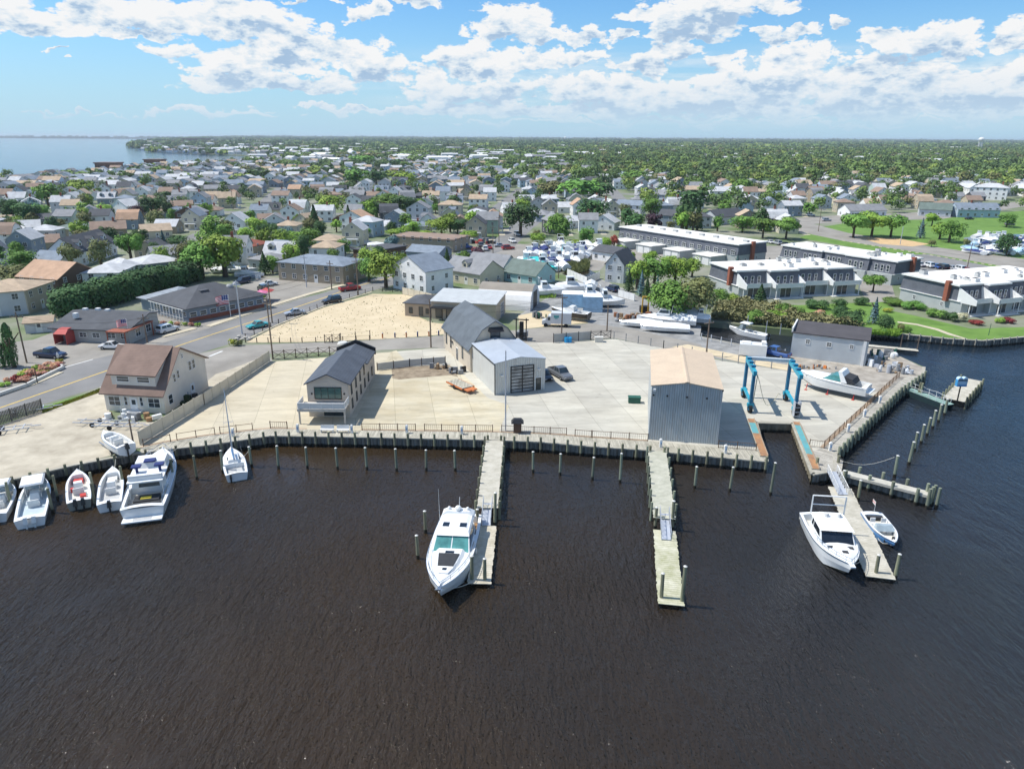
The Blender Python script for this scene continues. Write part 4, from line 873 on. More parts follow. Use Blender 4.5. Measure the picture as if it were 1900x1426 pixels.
# ---- quonset hut
A = P(966,578); B = P(1006,564); ang = R(-28); rad = 5.2
c = P(985,572); q = thing('quonset_hut', 'arched metal hut with white sides and dark open door', 'hut', c+Vector((-5.5,3.5,0)), R(-14), 'behind the parked box truck')
m = MB(); L = 13; rings = []
for x in (-L/2, L/2): rings.append([(x, -rad*math.cos(math.pi*i/14), 5.4*math.sin(math.pi*i/14)) for i in range(15)])
for i in range(14): m.quad(rings[0][i], rings[1][i], rings[1][i+1], rings[0][i+1], 1 if 4 <= i <= 9 else 0)
m.obj('roof', [TRIM, M('taupe_roof', (.27,.24,.2), .8, .1, .5)], q)
m = MB(); m.add(rings[1], [tuple(range(15))]); m.add(rings[0], [tuple(reversed(range(15)))]); m.obj('wall', WALLS['pale grey'], q)
m = MB(); m.box(L/2+.01,L/2+.08,-1.9,1.9,0,3.9); m.obj('door', BLACK, q); occ(c, 9)

# ================================================================ TOWNHOUSES
SLATE = shingle('slate_dark', (.125,.135,.16)); TRW = M('white_roof_membrane', (.74,.71,.66), .7, .06, .3, col2=(.80,.78,.73)); TGR = siding('town_grey', (.42,.45,.44))
ACM = M('ac_grey', (.42,.43,.42), .5, .15, 3)
def townhouse(a, ang, w, d, ev, n, look, plc, chim=(), zig=1.6, bays=True, left_ch=None, balcony=True):
    A = Vector((*a, Z0)); c = A+Vector((math.cos(ang)*w/2-math.sin(ang)*d/2, math.sin(ang)*w/2+math.cos(ang)*d/2, 0))
    root = thing('townhouse_block', look, 'townhouses', c, ang, plc); u = w/n; f2 = ev*.47
    low = MB(); up = MB(); rf = MB(); cor = MB()
    for i in range(n):
        x0 = -w/2+i*u; x1 = x0+u; off = -zig*(i % 2) if bays else 0; y0 = -d/2+off+.0
        low.box(x0+.003*i,x1,y0,d/2,-.2,f2)
        up.frus((x0,x1,y0+1.2-.35,d/2+.35),(x0+.25 if i == 0 else x0,x1-.25 if i == n-1 else x1,y0+1.6,d/2-.1),f2+.01,ev)
        cor.box(x0-(.35 if i == 0 else 0),x1+(.35 if i == n-1 else 0),y0+1.2,d/2+.3,ev+.01,ev+.34)
        rf.box(x0-(.1 if i == 0 else -.01),x1+(.1 if i == n-1 else -.01),y0+1.5,d/2,ev+.36,ev+.42)
    low.obj('lower_wall', TGR, root)
    for i in range(n+1):      # white party-wall fins between the units
        x = -w/2+i*u+(.1 if i == 0 else -.1 if i == n else 0); off = -zig if (bays and n > 3) else 0; m = MB()
        m.add([(x-.12,-d/2+off-1.9,f2-.2),(x+.12,-d/2+off-1.9,f2-.2),(x+.12,-d/2+1.4,f2-.2),(x-.12,-d/2+1.4,f2-.2),(x-.12,-d/2+off-1.9,f2+.9),(x+.12,-d/2+off-1.9,f2+.9),(x+.12,-d/2+1.4,ev-.3),(x-.12,-d/2+1.4,ev-.3)], [(0,3,2,1),(4,5,6,7),(0,1,5,4),(1,2,6,5),(2,3,7,6),(3,0,4,7)])
        if balcony: m.obj('party_wall', TRIM, root)
    up.obj('mansard', SLATE, root); r = cor.obj('cornice', TRIM, root); rr = rf.obj('roof', TRW, root)
    for k in range(n*3):
        x = -w/2+random.uniform(1.5,w-1.5); y = random.uniform(-d/2+3,d/2-1.5); s = random.uniform(.4,.8); h = random.uniform(.5,1.1)
        m = MB(); m.box(x-s,x+s,y-s,y+s,ev+.42,ev+.42+h); m.box(x-s*.6,x+s*.6,y-s*.6,y+s*.6,ev+.42+h,ev+.5+h,1); m.obj('air_conditioner', [ACM if k%2 else TRIM, BLACK], rr)
    for cx, cy in chim:
        m = MB(); m.box(cx-.55,cx+.55,cy-.5,cy+.5,f2-.4,ev+.9); m.obj('chimney', BRICK, root)
    for i in range(n):
        x0 = -w/2+i*u; off = -zig*(i % 2) if bays else 0; y0 = -d/2+off; xm = x0+u/2
        for k in (-1.2,0,1.2) if u > 5 else (-.7,.7):
            inst('window', win_mesh(.9,1.9,'w',0), root, (xm+k*u/5.2,y0+1.0,f2+1.35)); 
        m = MB(); m.box(-1.5,1.5,-.03,0,0,2.3,1); m.box(-1.6,-1.5,-.05,0,0,2.4); m.box(1.5,1.6,-.05,0,0,2.4); m.box(-.05,.05,-.05,-.031,0,2.3); m.box(-1.6,1.6,-.05,0,2.3,2.4)
        m.obj('patio_door', [TRIM, GLASS], root, loc=(xm,y0-.004,.1))
        if balcony:
            m = MB(); m.box(x0+.3,x0+u-.3,y0-1.9,y0-.02,f2-.2,f2+.02)
            for x in (x0+.35,x0+u-.35): m.box(x-.09,x+.09,y0-1.85,y0-1.67,0,f2-.2)
            m.box(x0+.3,x0+u-.3,y0-1.9,y0-1.84,f2+.04,f2+.95); m.box(x0+.3,x0+.36,y0-1.83,y0-.02,f2+.04,f2+.95); m.box(x0+u-.36,x0+u-.3,y0-1.83,y0-.02,f2+.04,f2+.95)
            m.box(x0+.1,x0+u-.1,y0-2.3,y0-.02,-.1,.12)
            m.obj('balcony', TRIM, root)
    wins(root, w, d, [('l',-d/4,f2*.55,.9,1.1),('l',d/5,f2*.55,.8,1.0),('r',-d/4,f2*.55,.9,1.1),('r',d/4,f2*.55,.8,1.0)])
    m = MB(); m.box(-w/2-.25,w/2+.25,d/2,d/2+.3,f2-.05,f2+.1); m.box(-w/2-.3,-w/2,-d/2+.5,d/2,f2-.05,f2+.1); m.box(w/2,w/2+.3,-d/2+.5,d/2,f2-.05,f2+.1); m.obj('band_trim', TRIM, root)
    occ(c, max(w,d)*.5); return root
townhouse((57,177), R(14), 33, 15, 6.4, 4, 'slate and white townhouse block with three bay balconies', 'by the reeds', chim=[(-16.9,-3.5)])
townhouse((103,160), R(20), 36, 17, 6.4, 5, 'slate townhouse block with brick chimney on its grey side wall', 'beside the lawn', chim=[(-18.4,-4.5)])
townhouse((84.1,226.4), R(-57), 37.5, 14, 6.2, 5, 'slate townhouse block with arched windows', 'behind the two front townhouse blocks', chim=[(19.2,2)], zig=.8, balcony=False)
# long rear row, seen from its garage side
A = Vector((40.1,272.5,Z0)); ang = R(-56.4); w = 56; d = 14; ev = 6.4
c = A+Vector((math.cos(ang)*w/2-math.sin(ang)*d/2, math.sin(ang)*w/2+math.cos(ang)*d/2, 0)); c.z = Z0
th = thing('townhouse_row', 'long townhouse row with white flat roof', 'townhouses', c, ang, 'behind the trees right of centre')
m = MB(); m.box(-w/2,w/2,-d/2,d/2,-.2,3.2); m.obj('lower_wall', TGR, th)
m = MB(); m.frus((-w/2-.2,w/2+.2,-d/2-.1,d/2+.2),(-w/2+.2,w/2-.2,-d/2+.5,d/2-.2),3.21,ev); m.obj('mansard', SLATE, th)
m = MB(); m.box(-w/2-.3,w/2+.3,-d/2-.1,d/2+.3,ev+.01,ev+.3); m.obj('cornice', TRIM, th); m = MB(); m.box(-w/2-.1,w/2+.1,-d/2+.1,d/2+.1,ev+.302,ev+.36); rr = m.obj('roof', TRW, th)
for k in range(16): inst('window', win_mesh(1.7,1.5,'w',1), th, (-w/2+w*(k+.5)/16,-d/2-.14,4.0))
for k in range(9):
    x = -w/2+w*(k+.6)/9; m = MB(); m.box(x-.9,x+.9,-1,0.2,ev+.36,ev+1.0); m.obj('air_conditioner', ACM, rr)
for k in range(4):
    x = -w/2+w*(k+.3)/4.2; m = MB(); m.box(x-.1,x+7.5,-d/2-7,-d/2-.02,-.1,2.7); m.box(x-.3,x+7.7,-d/2-7.3,-d/2-.03,2.702,2.95,1); m.box(x+.8,x+3.4,-d/2-7.06,-d/2-7.001,0,2.2,2); m.box(x+4,x+6.6,-d/2-7.06,-d/2-7.001,0,2.2,2)
    m.obj('garage_wing', [TGR, TRW, TRIM], th)
m = MB(); m.box(w/2+.0,w/2+.75,-1,.4,0,ev+.8); m.obj('chimney', BRICK, th); wins(th, w, d, [('r',-3,1.6,.9,1),('r',2.5,1.9,.9,1)]); occ(c, 16)
for t in (-.33, 0, .33): occ(c+Vector((math.cos(ang),math.sin(ang),0))*w*t, 12)
# block just right of the long row (garage court end)
# ================================================================ WATERFRONT
PILE = M('pile_wood', (.15,.155,.10), .9, .3, 1.5, col2=(.27,.27,.18), stretch=(1,1,.25), rnd=.25)
PILEG = M('pile_green', (.14,.165,.12), .9, .3, 1.5, col2=(.27,.29,.21), stretch=(1,1,.25), rnd=.2)
WCAP = M('pile_cap', (.55,.55,.52), .5, .1, 2); BOARD = M('grey_board', (.33,.31,.25), .88, .2, 1.2, rnd=.1)
WET = M('wet_dark_wood', (.025,.022,.016), .5, .3, 2)
def pile_mesh(h, r, cap, mat):
    k = ('pile', round(h,1), r, cap, mat.name)
    if k not in _MESH:
        m = MB(); m.cyl((0,0,-1.2),(0,0,.45),r*1.05,r*1.05,9,1); m.cyl((0,0,.45),(0,0,round(h,1)),r*1.03,r*.93,9)
        if cap: m.cyl((0,0,round(h,1)),(0,0,round(h,1)+.1),r*1.08,r*.2,9,2)
        _MESH[k] = m.mesh('pile', [mat, WET, WCAP])
    return _MESH[k]
def pile(pos, h, look, place, grp, r=.17, cap=False, mat=None, cat='pile', lean=None):
    o = inst('pile', pile_mesh(h, r, cap, mat or PILE), None, (pos[0], pos[1], 0), random.random()*6)
    if cap and not lean: lean = (random.uniform(-1.6,1.6), random.uniform(-1.6,1.6))
    if lean: o.rotation_euler = (R(lean[0]), R(lean[1]), 0)
    return tag(o, look, cat, place, grp)
# -- sheet-pile bulkheads: one thing each, sheet wall + cap
STEEL = striped('sheet_piling', (.21,.205,.185), 0, .55, .16, .75, .3, sharp=False, dark=.45)
CAPM = M('bulkhead_cap', (.36,.34,.28), .88, .2, .8)
def bulkhead(pts, look, place, deckw=1.9, piles=None, zt=Z0, grp=None, pl=None, mat=STEEL, spacing=1.78):
    q = [P(*p, zt) for p in pts] if not isinstance(pts[0], Vector) else pts
    root = thing('bulkhead', look, 'bulkhead', (q[0][0], q[0][1], 0), 0, place); o0 = Vector((q[0][0], q[0][1], 0))
    wl_b = MB(); cp = MB()
    for a, b in zip(q[:-1], q[1:]):
        d = (b-a); L = d.length; d.normalize(); nr = Vector((d.y, -d.x, 0))       # towards the water
        n = max(1, int(L/.28)); pr = []
        for i in range(n+1):
            ph = i % 4; off = (.02, .02, .17, .17)[ph]; p_ = a+d*(L*i/n)+nr*off-o0; pr.append(p_)
        for i in range(n):
            u, v = pr[i], pr[i+1]; wl_b.quad((u[0],u[1],.32),(v[0],v[1],.32),(v[0],v[1],zt-.12),(u[0],u[1],zt-.12)); wl_b.quad((u[0],u[1],-1),(v[0],v[1],-1),(v[0],v[1],.32),(u[0],u[1],.32),1)
        cp.prism([a-o0-nr*.25, b-o0-nr*.25, b-o0+nr*.26, a-o0+nr*.26], zt-.12, zt+.06)
    wl_b.obj('sheet_wall', [mat, WET], root); cp.obj('cap', CAPM, root)
    return q
def along(q, sp, f, start=.5, off=.36):
    acc = start
    for a, b in zip(q[:-1], q[1:]):
        d = (b-a); L = d.length; d.normalize(); nr = Vector((d.y, -d.x, 0))
        while acc < L: f(a+d*acc+nr*off); acc += sp
        acc -= L
B1 = S1[1:15]; B1 = [(-330,985)]+B1
qb = bulkhead(B1, 'long grey sheet-pile bulkhead with timber cap', 'along the yard waterfront')
lo, hi = P(290,842), P(1424,850)
def f(p):
    if p[0] > P(330,838)[0]: pile(p, 2.25, 'short grey timber pile', 'on the long yard bulkhead', 'piles along the yard bulkhead')
    else: pile(p, 1.95, 'short timber pile', 'on the left bulkhead behind the boats', 'piles along the left bulkhead')
along(qb, 1.78, f)
# slip walls
qs = bulkhead([(1424,850),(1403,778),(1472,779),(1510,873)], 'concrete walled travel lift slip', 'between the two painted runway beams', mat=M('slip_concrete', (.34,.30,.22), .9, .25, .5, col2=(.12,.10,.06)))
qe = bulkhead([(1510,873),(1551,866),(1551,834),(1668,718),(1712,688),(1714,672)], 'grey timber bulkhead running to the fuel dock', 'right side of the yard')
def f(p): pile(p, 2.3, 'thick grey-green pile', 'in the close row beside the right boardwalk', 'close row of piles on the right bulkhead', r=.22, mat=PILEG)
along(qe[2:5], 1.7, f)
for px_, py_ in ((1512,872),(1551,868)): pile(P(px_, py_, 0)+Vector((0,-.4,0)), 2.4, 'grey pile at the slip corner', 'beside the gangway top', 'corner piles', r=.2)
qr = bulkhead([(1602,606),(1672,611),(1760,619),(1822,622),(1900,614),(2250,590)], 'pale timber bulkhead', 'in front of the lawn')
along(qr, 2.0, lambda p: pile(p, 1.75, 'pale pile', 'against the lawn bulkhead', 'piles along the lawn bulkhead', r=.13, mat=M('pale_pile', (.36,.34,.28), .9, .2, 2)), off=.3)
bulkhead([(1640,640),(1600,638),(1455,650),(1300,621)], 'low timber bulkhead', 'on the canal behind the harbour house')
# -- boardwalk along the yard edge
def strip(name, outer, inner, z, mat, th=.05):
    pts = [P(*p, z) for p in outer]+[P(*p, z) for p in reversed(inner)]; return sheet(name, pts, mat, z, world=True)
DECKX = deckmat('boards_across', R(90), (.40,.375,.30), (.55,.52,.43))
strip('boardwalk', [(262,847),(310,839.5),(380,831.5),(474,816.5),(503,812),(650,812.7),(910,815.2),(1000,817.5),(1100,825.2),(1205,831),(1332,842.4),(1421,849.2)],
      [(262,838),(310,827),(380,815),(474,803),(503,800),(650,801),(910,802),(1000,804),(1100,810),(1205,815.5),(1332,825),(1413,830)], Z0+.055, DECKX)
DECKZ = deckmat('boards_slant', R(40), (.38,.355,.30), (.54,.51,.44))
strip('boardwalk', [(1510,872),(1550,865),(1551,834),(1667,718.5),(1710,688)], [(1494,835),(1515,828),(1530,824),(1642,716),(1682,690)], Z0+.055, DECKZ)
TERRA = M('terracotta_strip', (.40,.30,.21), .85, .15, 1)
strip('edge_strip', [(1530,824),(1642,716),(1655,706)], [(1522,823),(1632,716),(1645,706)], Z0+.045, TERRA)
strip('edge_strip', [(262,838),(310,827),(380,815),(474,803),(503,800),(570,800.6)], [(262,835.5),(310,824.5),(380,812.5),(474,800.6),(503,797.6),(570,798.2)], Z0+.045, TERRA)
strip('edge_strip', [(670,800.6),(910,801.5),(1000,803.5),(1100,809.5),(1203,815)], [(670,798.4),(910,799),(1000,801),(1100,807),(1203,812.5)], Z0+.045, TERRA)
# painted runway beams of the lift slip
def beam(a, b, w, name, look, place):
    A, B = P(*a), P(*b); d = (B-A); L = d.length; ang = math.atan2(d.y, d.x)
    m = MB(); m.box(0,L,-w/2,w/2,-.3,.16); cols = M('runway_teal', (.09,.36,.40), .7, .25, 1.2, col2=(.14,.27,.27)); rust = M('runway_rust', (.42,.22,.10), .85, .3, 1.5, col2=(.26,.15,.09))
    t = thing('runway_beam', look, 'runway', (A[0],A[1],Z0+.06), ang, place); m.obj('beam', CAPM, t)
    for s, e, c in (((0,.12),)+((.12,.42),)+((.42,1),) if w > .9 else ((0,.08),(.08,.7),(.7,1))) and [(x[0],x[1],c) for x, c in zip([(0,.12),(.12,.42),(.42,1)] if w > .9 else [(0,.08),(.08,.72),(.72,1)], [rust, cols, rust])]:
        k = MB(); k.box(L*s+.02,L*e,-w/2+.08,w/2-.08,.163,.175); k.obj('paint_band', c, t)
    k = MB(); k.box(0,L,w/2-.06,w/2,.18,.34); k.obj('guide_rail', TERRA, t)
beam((1393,774),(1419,843), 1.0, 'a', 'narrow runway beam with long orange paint band', 'left of the slip')
beam((1477,779),(1515,866), .9, 'b', 'narrow runway beam with long turquoise paint band', 'right of the slip')
# -- railings on the boardwalk edge
RAILM = M('brown_rail', (.16,.10,.06), .7, .2, 2)
def railing(a, b, look, place, h=1.0, mat=None, n=None, name='railing', z=Z0+.05, bars=True):
    A, B = P(*a, z), P(*b, z); d = B-A; L = d.length; ang = math.atan2(d.y, d.x); n = n or max(2, int(L/1.9)+1)
    t = thing(name, look, 'railing', A, ang, place); m = MB()
    m.box(0,L,-.03,.03,h-.05,h); m.box(0,L,-.02,.02,.12,.16); m.obj('rail', mat or RAILM, t)
    for i in range(n): k = MB(); x = L*i/(n-1); k.box(x-.05,x+.05,-.05,.05,0,h+.08); k.obj('post', mat or RAILM, t)
    if bars:
        k = MB(); c = int(L/.28)
        for i in range(1, c): x = L*i/c; k.box(x-.012,x+.012,-.012,.012,.16,h-.05)
        k.obj('balusters', mat or RAILM, t)
for a, b in (((503,799),(534,799.5)),((673,801),(772,801)),((789,801),(915,801.5)),((932,801.5),(1052,805.5)),((1068,808),(1098,810)),((1100,810),(1203,815)),((1334,826),(1404,831)),
             ((268,836),(318,826)),((330,824),(400,812)),((410,811),(470,803))):
    railing(a, b, 'low brown metal railing', 'on the yard boardwalk', bars=a[0] > 480)
for a, b in (((1530,824),(1566,789)),((1570,785),(1604,753)),((1608,749),(1640,718)),((1643,715),(1668,692)),((1503,822),(1530,825))): railing(a, b, 'brown slatted railing panel', 'on the right boardwalk')
# power pedestals
def pedestal(p, place):
    w = P(*p, Z0+.05); t = thing('power_pedestal', 'white marine power pedestal', 'pedestal', w, 0, place, 'power pedestals on the boardwalk')
    m = MB(); m.box(-.16,.16,-.14,.14,0,1.0); m.frus((-.2,.2,-.18,.18),(-.1,.1,-.1,.1),1.002,1.2); m.obj('post', TRIM, t); m = MB(); m.cyl((0,-.2,.5),(0,-.2,.8),.1,.1); m.obj('hose_reel', M('hose', (.2,.3,.45), .6), t)
for p in ((434,815),(554,806),(654,806),(756,805),(858,806),(1227,826),(1347,836)): pedestal(p, 'on the yard boardwalk')
for p in ((1541,829),(1574,794),(1604,766),(1632,740)): pedestal(p, 'on the right boardwalk')
# -- mooring piles standing free in the water: (base px), (top px)
MP = [((415.4,883),(410.3,842.7)),((469.3,871.3),(463.4,833.5)),((518.6,873.9),(513,832.6)),((572.3,873),(568.3,833.5)),((628.4,873.9),(623.7,835)),((682.8,873.9),(679.4,833.5)),
      ((738,876),(735.5,835)),((792.8,874.5),(791,836.5)),((846.8,874.5),(845.8,836.5)),((991,875.8),(991,837.7)),((1041,880),(1040,840)),((1101,888),(1103,846)),((1152.3,892.6),(1155.8,838)),
      ((1291,902),(1295.4,861)),((1356,907),(1361,862)),((1431.6,912.6),(1440.8,852))]
for b, t in MP:
    w = P(*b, 0); pile(w, topz(w, *t), 'tall green mooring pile', 'standing in the basin', 'row of mooring piles in the basin', cap=True, mat=PILEG, r=.16)
for b, t in (((792.8,990),(791,949.4)),((779.3,1037.8),(778,994.8))):
    w = P(*b, 0); pile(w, topz(w, *t), 'white-topped mooring pile', 'left of the large motor yacht', 'piles beside the yacht', cap=True)
for b, t in (((1661.3,877),(1668.4,837.6)),((1687.6,853.4),(1693.4,811.3)),((1698,828),(1702.6,793)),((1710,814),(1715.8,778.4)),((1720.5,799.5),(1726.3,766.6)),((1731,786),(1738,752)),((1741.6,774.5),(1746,741.6)),((1752.6,761.3),(1755.3,731))):
    w = P(*b, 0); pile(w, topz(w, *t), 'green mooring pile of the slanting row', 'in the right channel', 'slanting row of mooring piles', cap=True, mat=PILEG, r=.19)
for b, t in (((367.6,896),(361,852)),((326,906),(319.6,858)),((110,935),(106,891)),((177,925),(173,884)),((232,912),(229,872)),((25,952),(20,905)),((101,960),(97,915)),((180,948),(176,905))):
    w = P(*b, 0); pile(w, topz(w, *t), 'dark mooring pile', 'at the left bulkhead', 'piles between the left boats', mat=PILE, r=.15)
# -- piers
def pier(a, b, w, z, look, place, mat, postsp=3.0, name='pier', posts=True, th=.25):
    A, B = P(*a, z), P(*b, z); d = B-A; L = d.length; ang = math.atan2(d.y, d.x)
    t = thing(name, look, 'pier', (A[0],A[1],0), ang, place)
    m = MB(); n = int(L/.33)
    for i in range(n):      # separate boards, slightly uneven
        x0 = L*i/n; e = random.uniform(-.05,.05); m.box(x0+.012,x0+L/n-.012,-w/2+e,w/2+e,z-.06+random.uniform(-.008,.008),z)
    m.obj('deck', mat, t)
    m = MB(); m.box(0,L,-w/2+.05,-w/2+.2,z-.06-th,z-.065); m.box(0,L,w/2-.2,w/2-.05,z-.06-th,z-.065); m.obj('stringer', WET, t)
    if posts:
        for i in range(int(L/postsp)+1):
            for s in (-1, 1): k = MB(); x = min(L-.2, .4+i*postsp); k.cyl((x,s*(w/2+.14),-1),(x,s*(w/2+.14),z+.75),.15,.14,8); k.obj('post', PILEG if 'green' in look else PILE, t)
    return t, L
GB = M('pier_boards', (.40,.375,.30), .9, .25, 1.1, col2=(.56,.53,.45), detail=8); GB2 = M('mossy_pier_boards', (.37,.37,.29), .9, .25, 1.1, col2=(.52,.51,.42), detail=8)
GF = M('float_boards', (.42,.38,.29), .9, .2, 1.4, col2=(.60,.56,.46), detail=9); GF2 = M('mossy_float_boards', (.34,.34,.20), .9, .25, .9, col2=(.58,.56,.44), detail=9)
pier((919,817),(907,942), 2.3, 1.5, 'fixed timber pier with pile posts', 'right of the large motor yacht', GB)
pier((905,975),(893,1083), 2.2, .5, 'weathered floating timber dock', 'alongside the large motor yacht', GF, name='floating_dock', posts=False)
pier((1221,833),(1236,958), 2.3, 1.5, 'greenish fixed timber pier with pile posts', 'in the middle of the basin', GB2)
pier((1236,980),(1250,1118), 2.3, .5, 'mossy floating timber dock', 'at the end of the greenish pier', GF2, name='floating_dock', posts=False)
pier((1560,897),(1639,1064), 2.6, .5, 'long grey floating dock', 'between the sport yacht and the runabout', GB, name='floating_dock', posts=False)
pier((1597,632),(1703,641), 1.6, .6, 'narrow pale floating dock', 'in the channel behind the harbour house', GB, name='floating_dock', posts=False)
for b, t, l_ in (((889,981),(892,945),'yacht dock head'),((921,975),(923,915),'yacht dock head'),((880,1083),(876,1032),'yacht dock end'),((904,1083),(903,1036),'yacht dock end'),
              ((1218,978),(1222,938),'mossy dock head'),((1250,980),(1252,925),'mossy dock head'),((1231,1113),(1233,1060),'mossy dock end'),((1269,1119),(1274,1046),'mossy dock end')):
    w = P(*b, 0); pile(w, topz(w, *t), 'guide pile of the '+l_, '', 'guide piles of the floating docks', mat=PILE, cap=True)
for b, t in (((1594,921),(1601,883)),((1565,898),(1571,866)),((1628,1062),(1638,1022)),((1664,1066),(1675,1021))):
    w = P(*b, 0); pile(w, topz(w, *t), 'guide pile of the long grey floating dock', '', 'guide piles of the floating docks', mat=PILE, cap=True)
# -- gangways
ALU = M('aluminium', (.50,.53,.58), .4, .1, 1, metal=.3)
def gangway(a, za, b, zb, w, look, place, truss=False):
    A, B = P(*a, za), P(*b, zb); d = B-A; L = math.hypot(d.x, d.y); ang = math.atan2(d.y, d.x)
    t = thing('gangway', look, 'gangway', (A[0],A[1],0), ang, place)
    m = MB(); m.add([(0,-w/2,za),(L,-w/2,zb),(L,w/2,zb),(0,w/2,za),(0,-w/2,za+.06),(L,-w/2,zb+.06),(L,w/2,zb+.06),(0,w/2,za+.06)], [(0,3,2,1),(4,5,6,7),(0,1,5,4),(1,2,6,5),(2,3,7,6),(3,0,4,7)]); m.obj('walkway', ALU, t)
    n = 6; h = .95
    for s in (-1, 1):
        m = MB(); top = [(L*i/n, s*w/2, za+(zb-za)*i/n+h) for i in range(n+1)]; bot = [(x, y, z-h+.06) for x, y, z in top]
        m.path(top, .035); 
        for i in range(n+1): m.cyl(bot[i], top[i], .028)
        for i in range(n): m.cyl(bot[i], top[i+1], .022); 
        if truss:
            for i in range(n): m.cyl(top[i], bot[i+1], .022)
        m.obj('handrail', ALU if not truss else TRIM, t)
gangway((908,934),1.5,(905,975),.55,.95,'short aluminium gangway','down to the yacht dock'); gangway((1235,950),1.5,(1239,998),.55,.95,'short aluminium gangway','down to the mossy dock')
gangway((1545,868),1.5,(1566,911),.55,1.1,'white truss gangway','down to the long grey dock', True)
# -- breakwater running right
q = [P(1563,871,1.4), P(1620,882,1.4), P(1727,911,1.4)]
bulkhead(q, 'low timber breakwater with flat grey cap', 'right of the truss gangway')
A, B = q[0], q[2]; m = MB(); d = (B-A).normalized(); nr = Vector((-d.y, d.x, 0)); m.prism([A-nr*.25, B-nr*.25, B+nr*1.0, A+nr*1.0], 1.2, 1.52); bwt = thing('breakwater', 'flat grey plank top of the breakwater', 'breakwater', (0,0,0)); o = m.obj('deck', M('pale_cap', (.46,.44,.38), .85, .15, 1), bwt)
m = MB(); m.prism([A+nr*.9, B+nr*.9, B+nr*1.0, A+nr*1.0], -1, 1.2); m.obj('back_face', WET, bwt)
along(q, 2.6, lambda p: pile(p, 2.15, 'grey-green pile, near side of the breakwater', '', 'piles of the breakwater', mat=PILEG, r=.2), off=.4)
along([v+nr*1.3 for v in q], 2.6, lambda p: pile(p, 2.25, 'grey-green pile, far side of the breakwater', '', 'piles of the breakwater', mat=PILEG, r=.2), start=1.7, off=.1)
for dx, dy in ((.3,.1),(.8,.5),(.2,.9),(-.3,-.4),(.9,-.2)): pile(B+Vector((dx,dy,0)), 2.5, 'pile in the cluster at the breakwater end', '', 'piles of the breakwater', mat=PILEG, r=.19)
# small triangular deck
sheet('boardwalk', [P(1551,866,1.46),P(1551,840,1.46),P(1566,848,1.46),P(1563,871,1.46)], DECKZ, 1.462, world=True)
m = MB(); m.prism([P(1551,866,1.2),P(1551,840,1.2),P(1566,848,1.2),P(1563,871,1.2)], -1, 1.45); struct(m.obj('boardwalk_base', WET))
# -- fuel dock on the right
t, L = pier((1770,732),(1805,694), 3.0, 1.2, 'grey timber fuel dock platform', 'in the right channel', GB, postsp=2.0)
w = P(1776,736,1.2); sg = thing('dock_sign', 'round-topped blue sign box on a dark post', 'sign', w, 0, 'on the fuel dock')
m = MB(); m.cyl((0,0,0),(0,0,2.6),.1); m.obj('post', BLACK, sg); m = MB(); m.box(-.75,.75,-.3,.3,2.6,3.7); m.obj('sign_box', M('sign_blue', (.05,.28,.55), .5), sg); m = MB(); m.cyl((-.37,-.3,3.7),(-.37,.3,3.7),.38,.38,12); m.cyl((.37,-.3,3.7),(.37,.3,3.7),.38,.38,12); m.box(-.7,.7,-.31,-.302,2.9,3.5); m.obj('sign_top', M('sign_pale', (.45,.62,.75), .5), sg)
A, B = P(1672,708,.9), P(1764,742,.9); d = B-A; bg = thing('covered_gangway_boat', 'long dark-hulled catwalk barge with rope rails', 'barge', (A[0],A[1],0), math.atan2(d.y,d.x), 'between the boardwalk and the fuel dock'); L = math.hypot(d.x,d.y)
m = MB(); rings = []
for i in range(9):
    x = L*i/8; b = .95*(1-abs(i/8-.5)**3*3); rings.append([(x,-b,.95),(x,-b*.7,-.2),(x,b*.7,-.2),(x,b,.95)])
m.loft(rings, 0, False); m.obj('hull', M('teal_black', (.03,.06,.065), .5), bg)
m = MB(); m.box(0,L,-.75,.75,.90,.97); m.obj('deck', M('green_deck', (.22,.33,.29), .8, .2, 1), bg)
m = MB()
for i in range(7):
    x = L*(i+.5)/7
    for y in (-.8,.8): m.cyl((x,y,.9),(x,y,1.9),.035)
m.path([(L*(i+.5)/7,.8,1.85-.15*(i%2)) for i in range(7)], .025); m.path([(L*(i+.5)/7,-.8,1.85-.15*(i%2)) for i in range(7)], .025); m.obj('rope_rail', TRIM, bg)
for x in (L*.36,L*.4): k = MB(); k.cyl((x,.2,.95),(x,.2,2.6),.2,.16); k.obj('pile_bundle', PILE, bg)

# ================================================================ BOATS
GEL = M('white_gelcoat', (.76,.77,.76), .22, .04, .8, spec=.5); GEL2 = M('cream_gelcoat', (.62,.60,.54), .3, .06, 1); DECKG = M('grey_nonskid', (.42,.43,.43), .7, .1, 3)
TEAL_G = M('teal_glass', (.10,.30,.28), .05, .4, .6, spec=.9); DGL = M('dark_boat_glass', (.015,.02,.028), .06, .3, 1, spec=.8); NAVY = M('navy_canvas', (.02,.035,.14), .8, .15, 3); DPAD = M('charcoal_pad', (.035,.037,.042), .8, .2, 3)
ANTI = M('dark_bottom_paint', (.03,.035,.05), .7, .2, 1); TEAK = M('teak', (.30,.18,.09), .7, .2, 3); CHROME = M('stainless', (.6,.62,.64), .2, .05, 1, metal=1)
REDV = M('red_vinyl', (.5,.05,.04), .5, .1, 2); SEAT = M('white_vinyl', (.66,.66,.64), .5, .06, 2); OUTB = M('black_outboard', (.02,.02,.022), .3, .2, 2)
def hullshape(B, t, tb=.45, p=2.4):
    return B/2*(1-(max(0, t-tb)/(1-tb))**p)*(1-.06*(max(0,(.25-t))/.25)) if t < .999 else .03
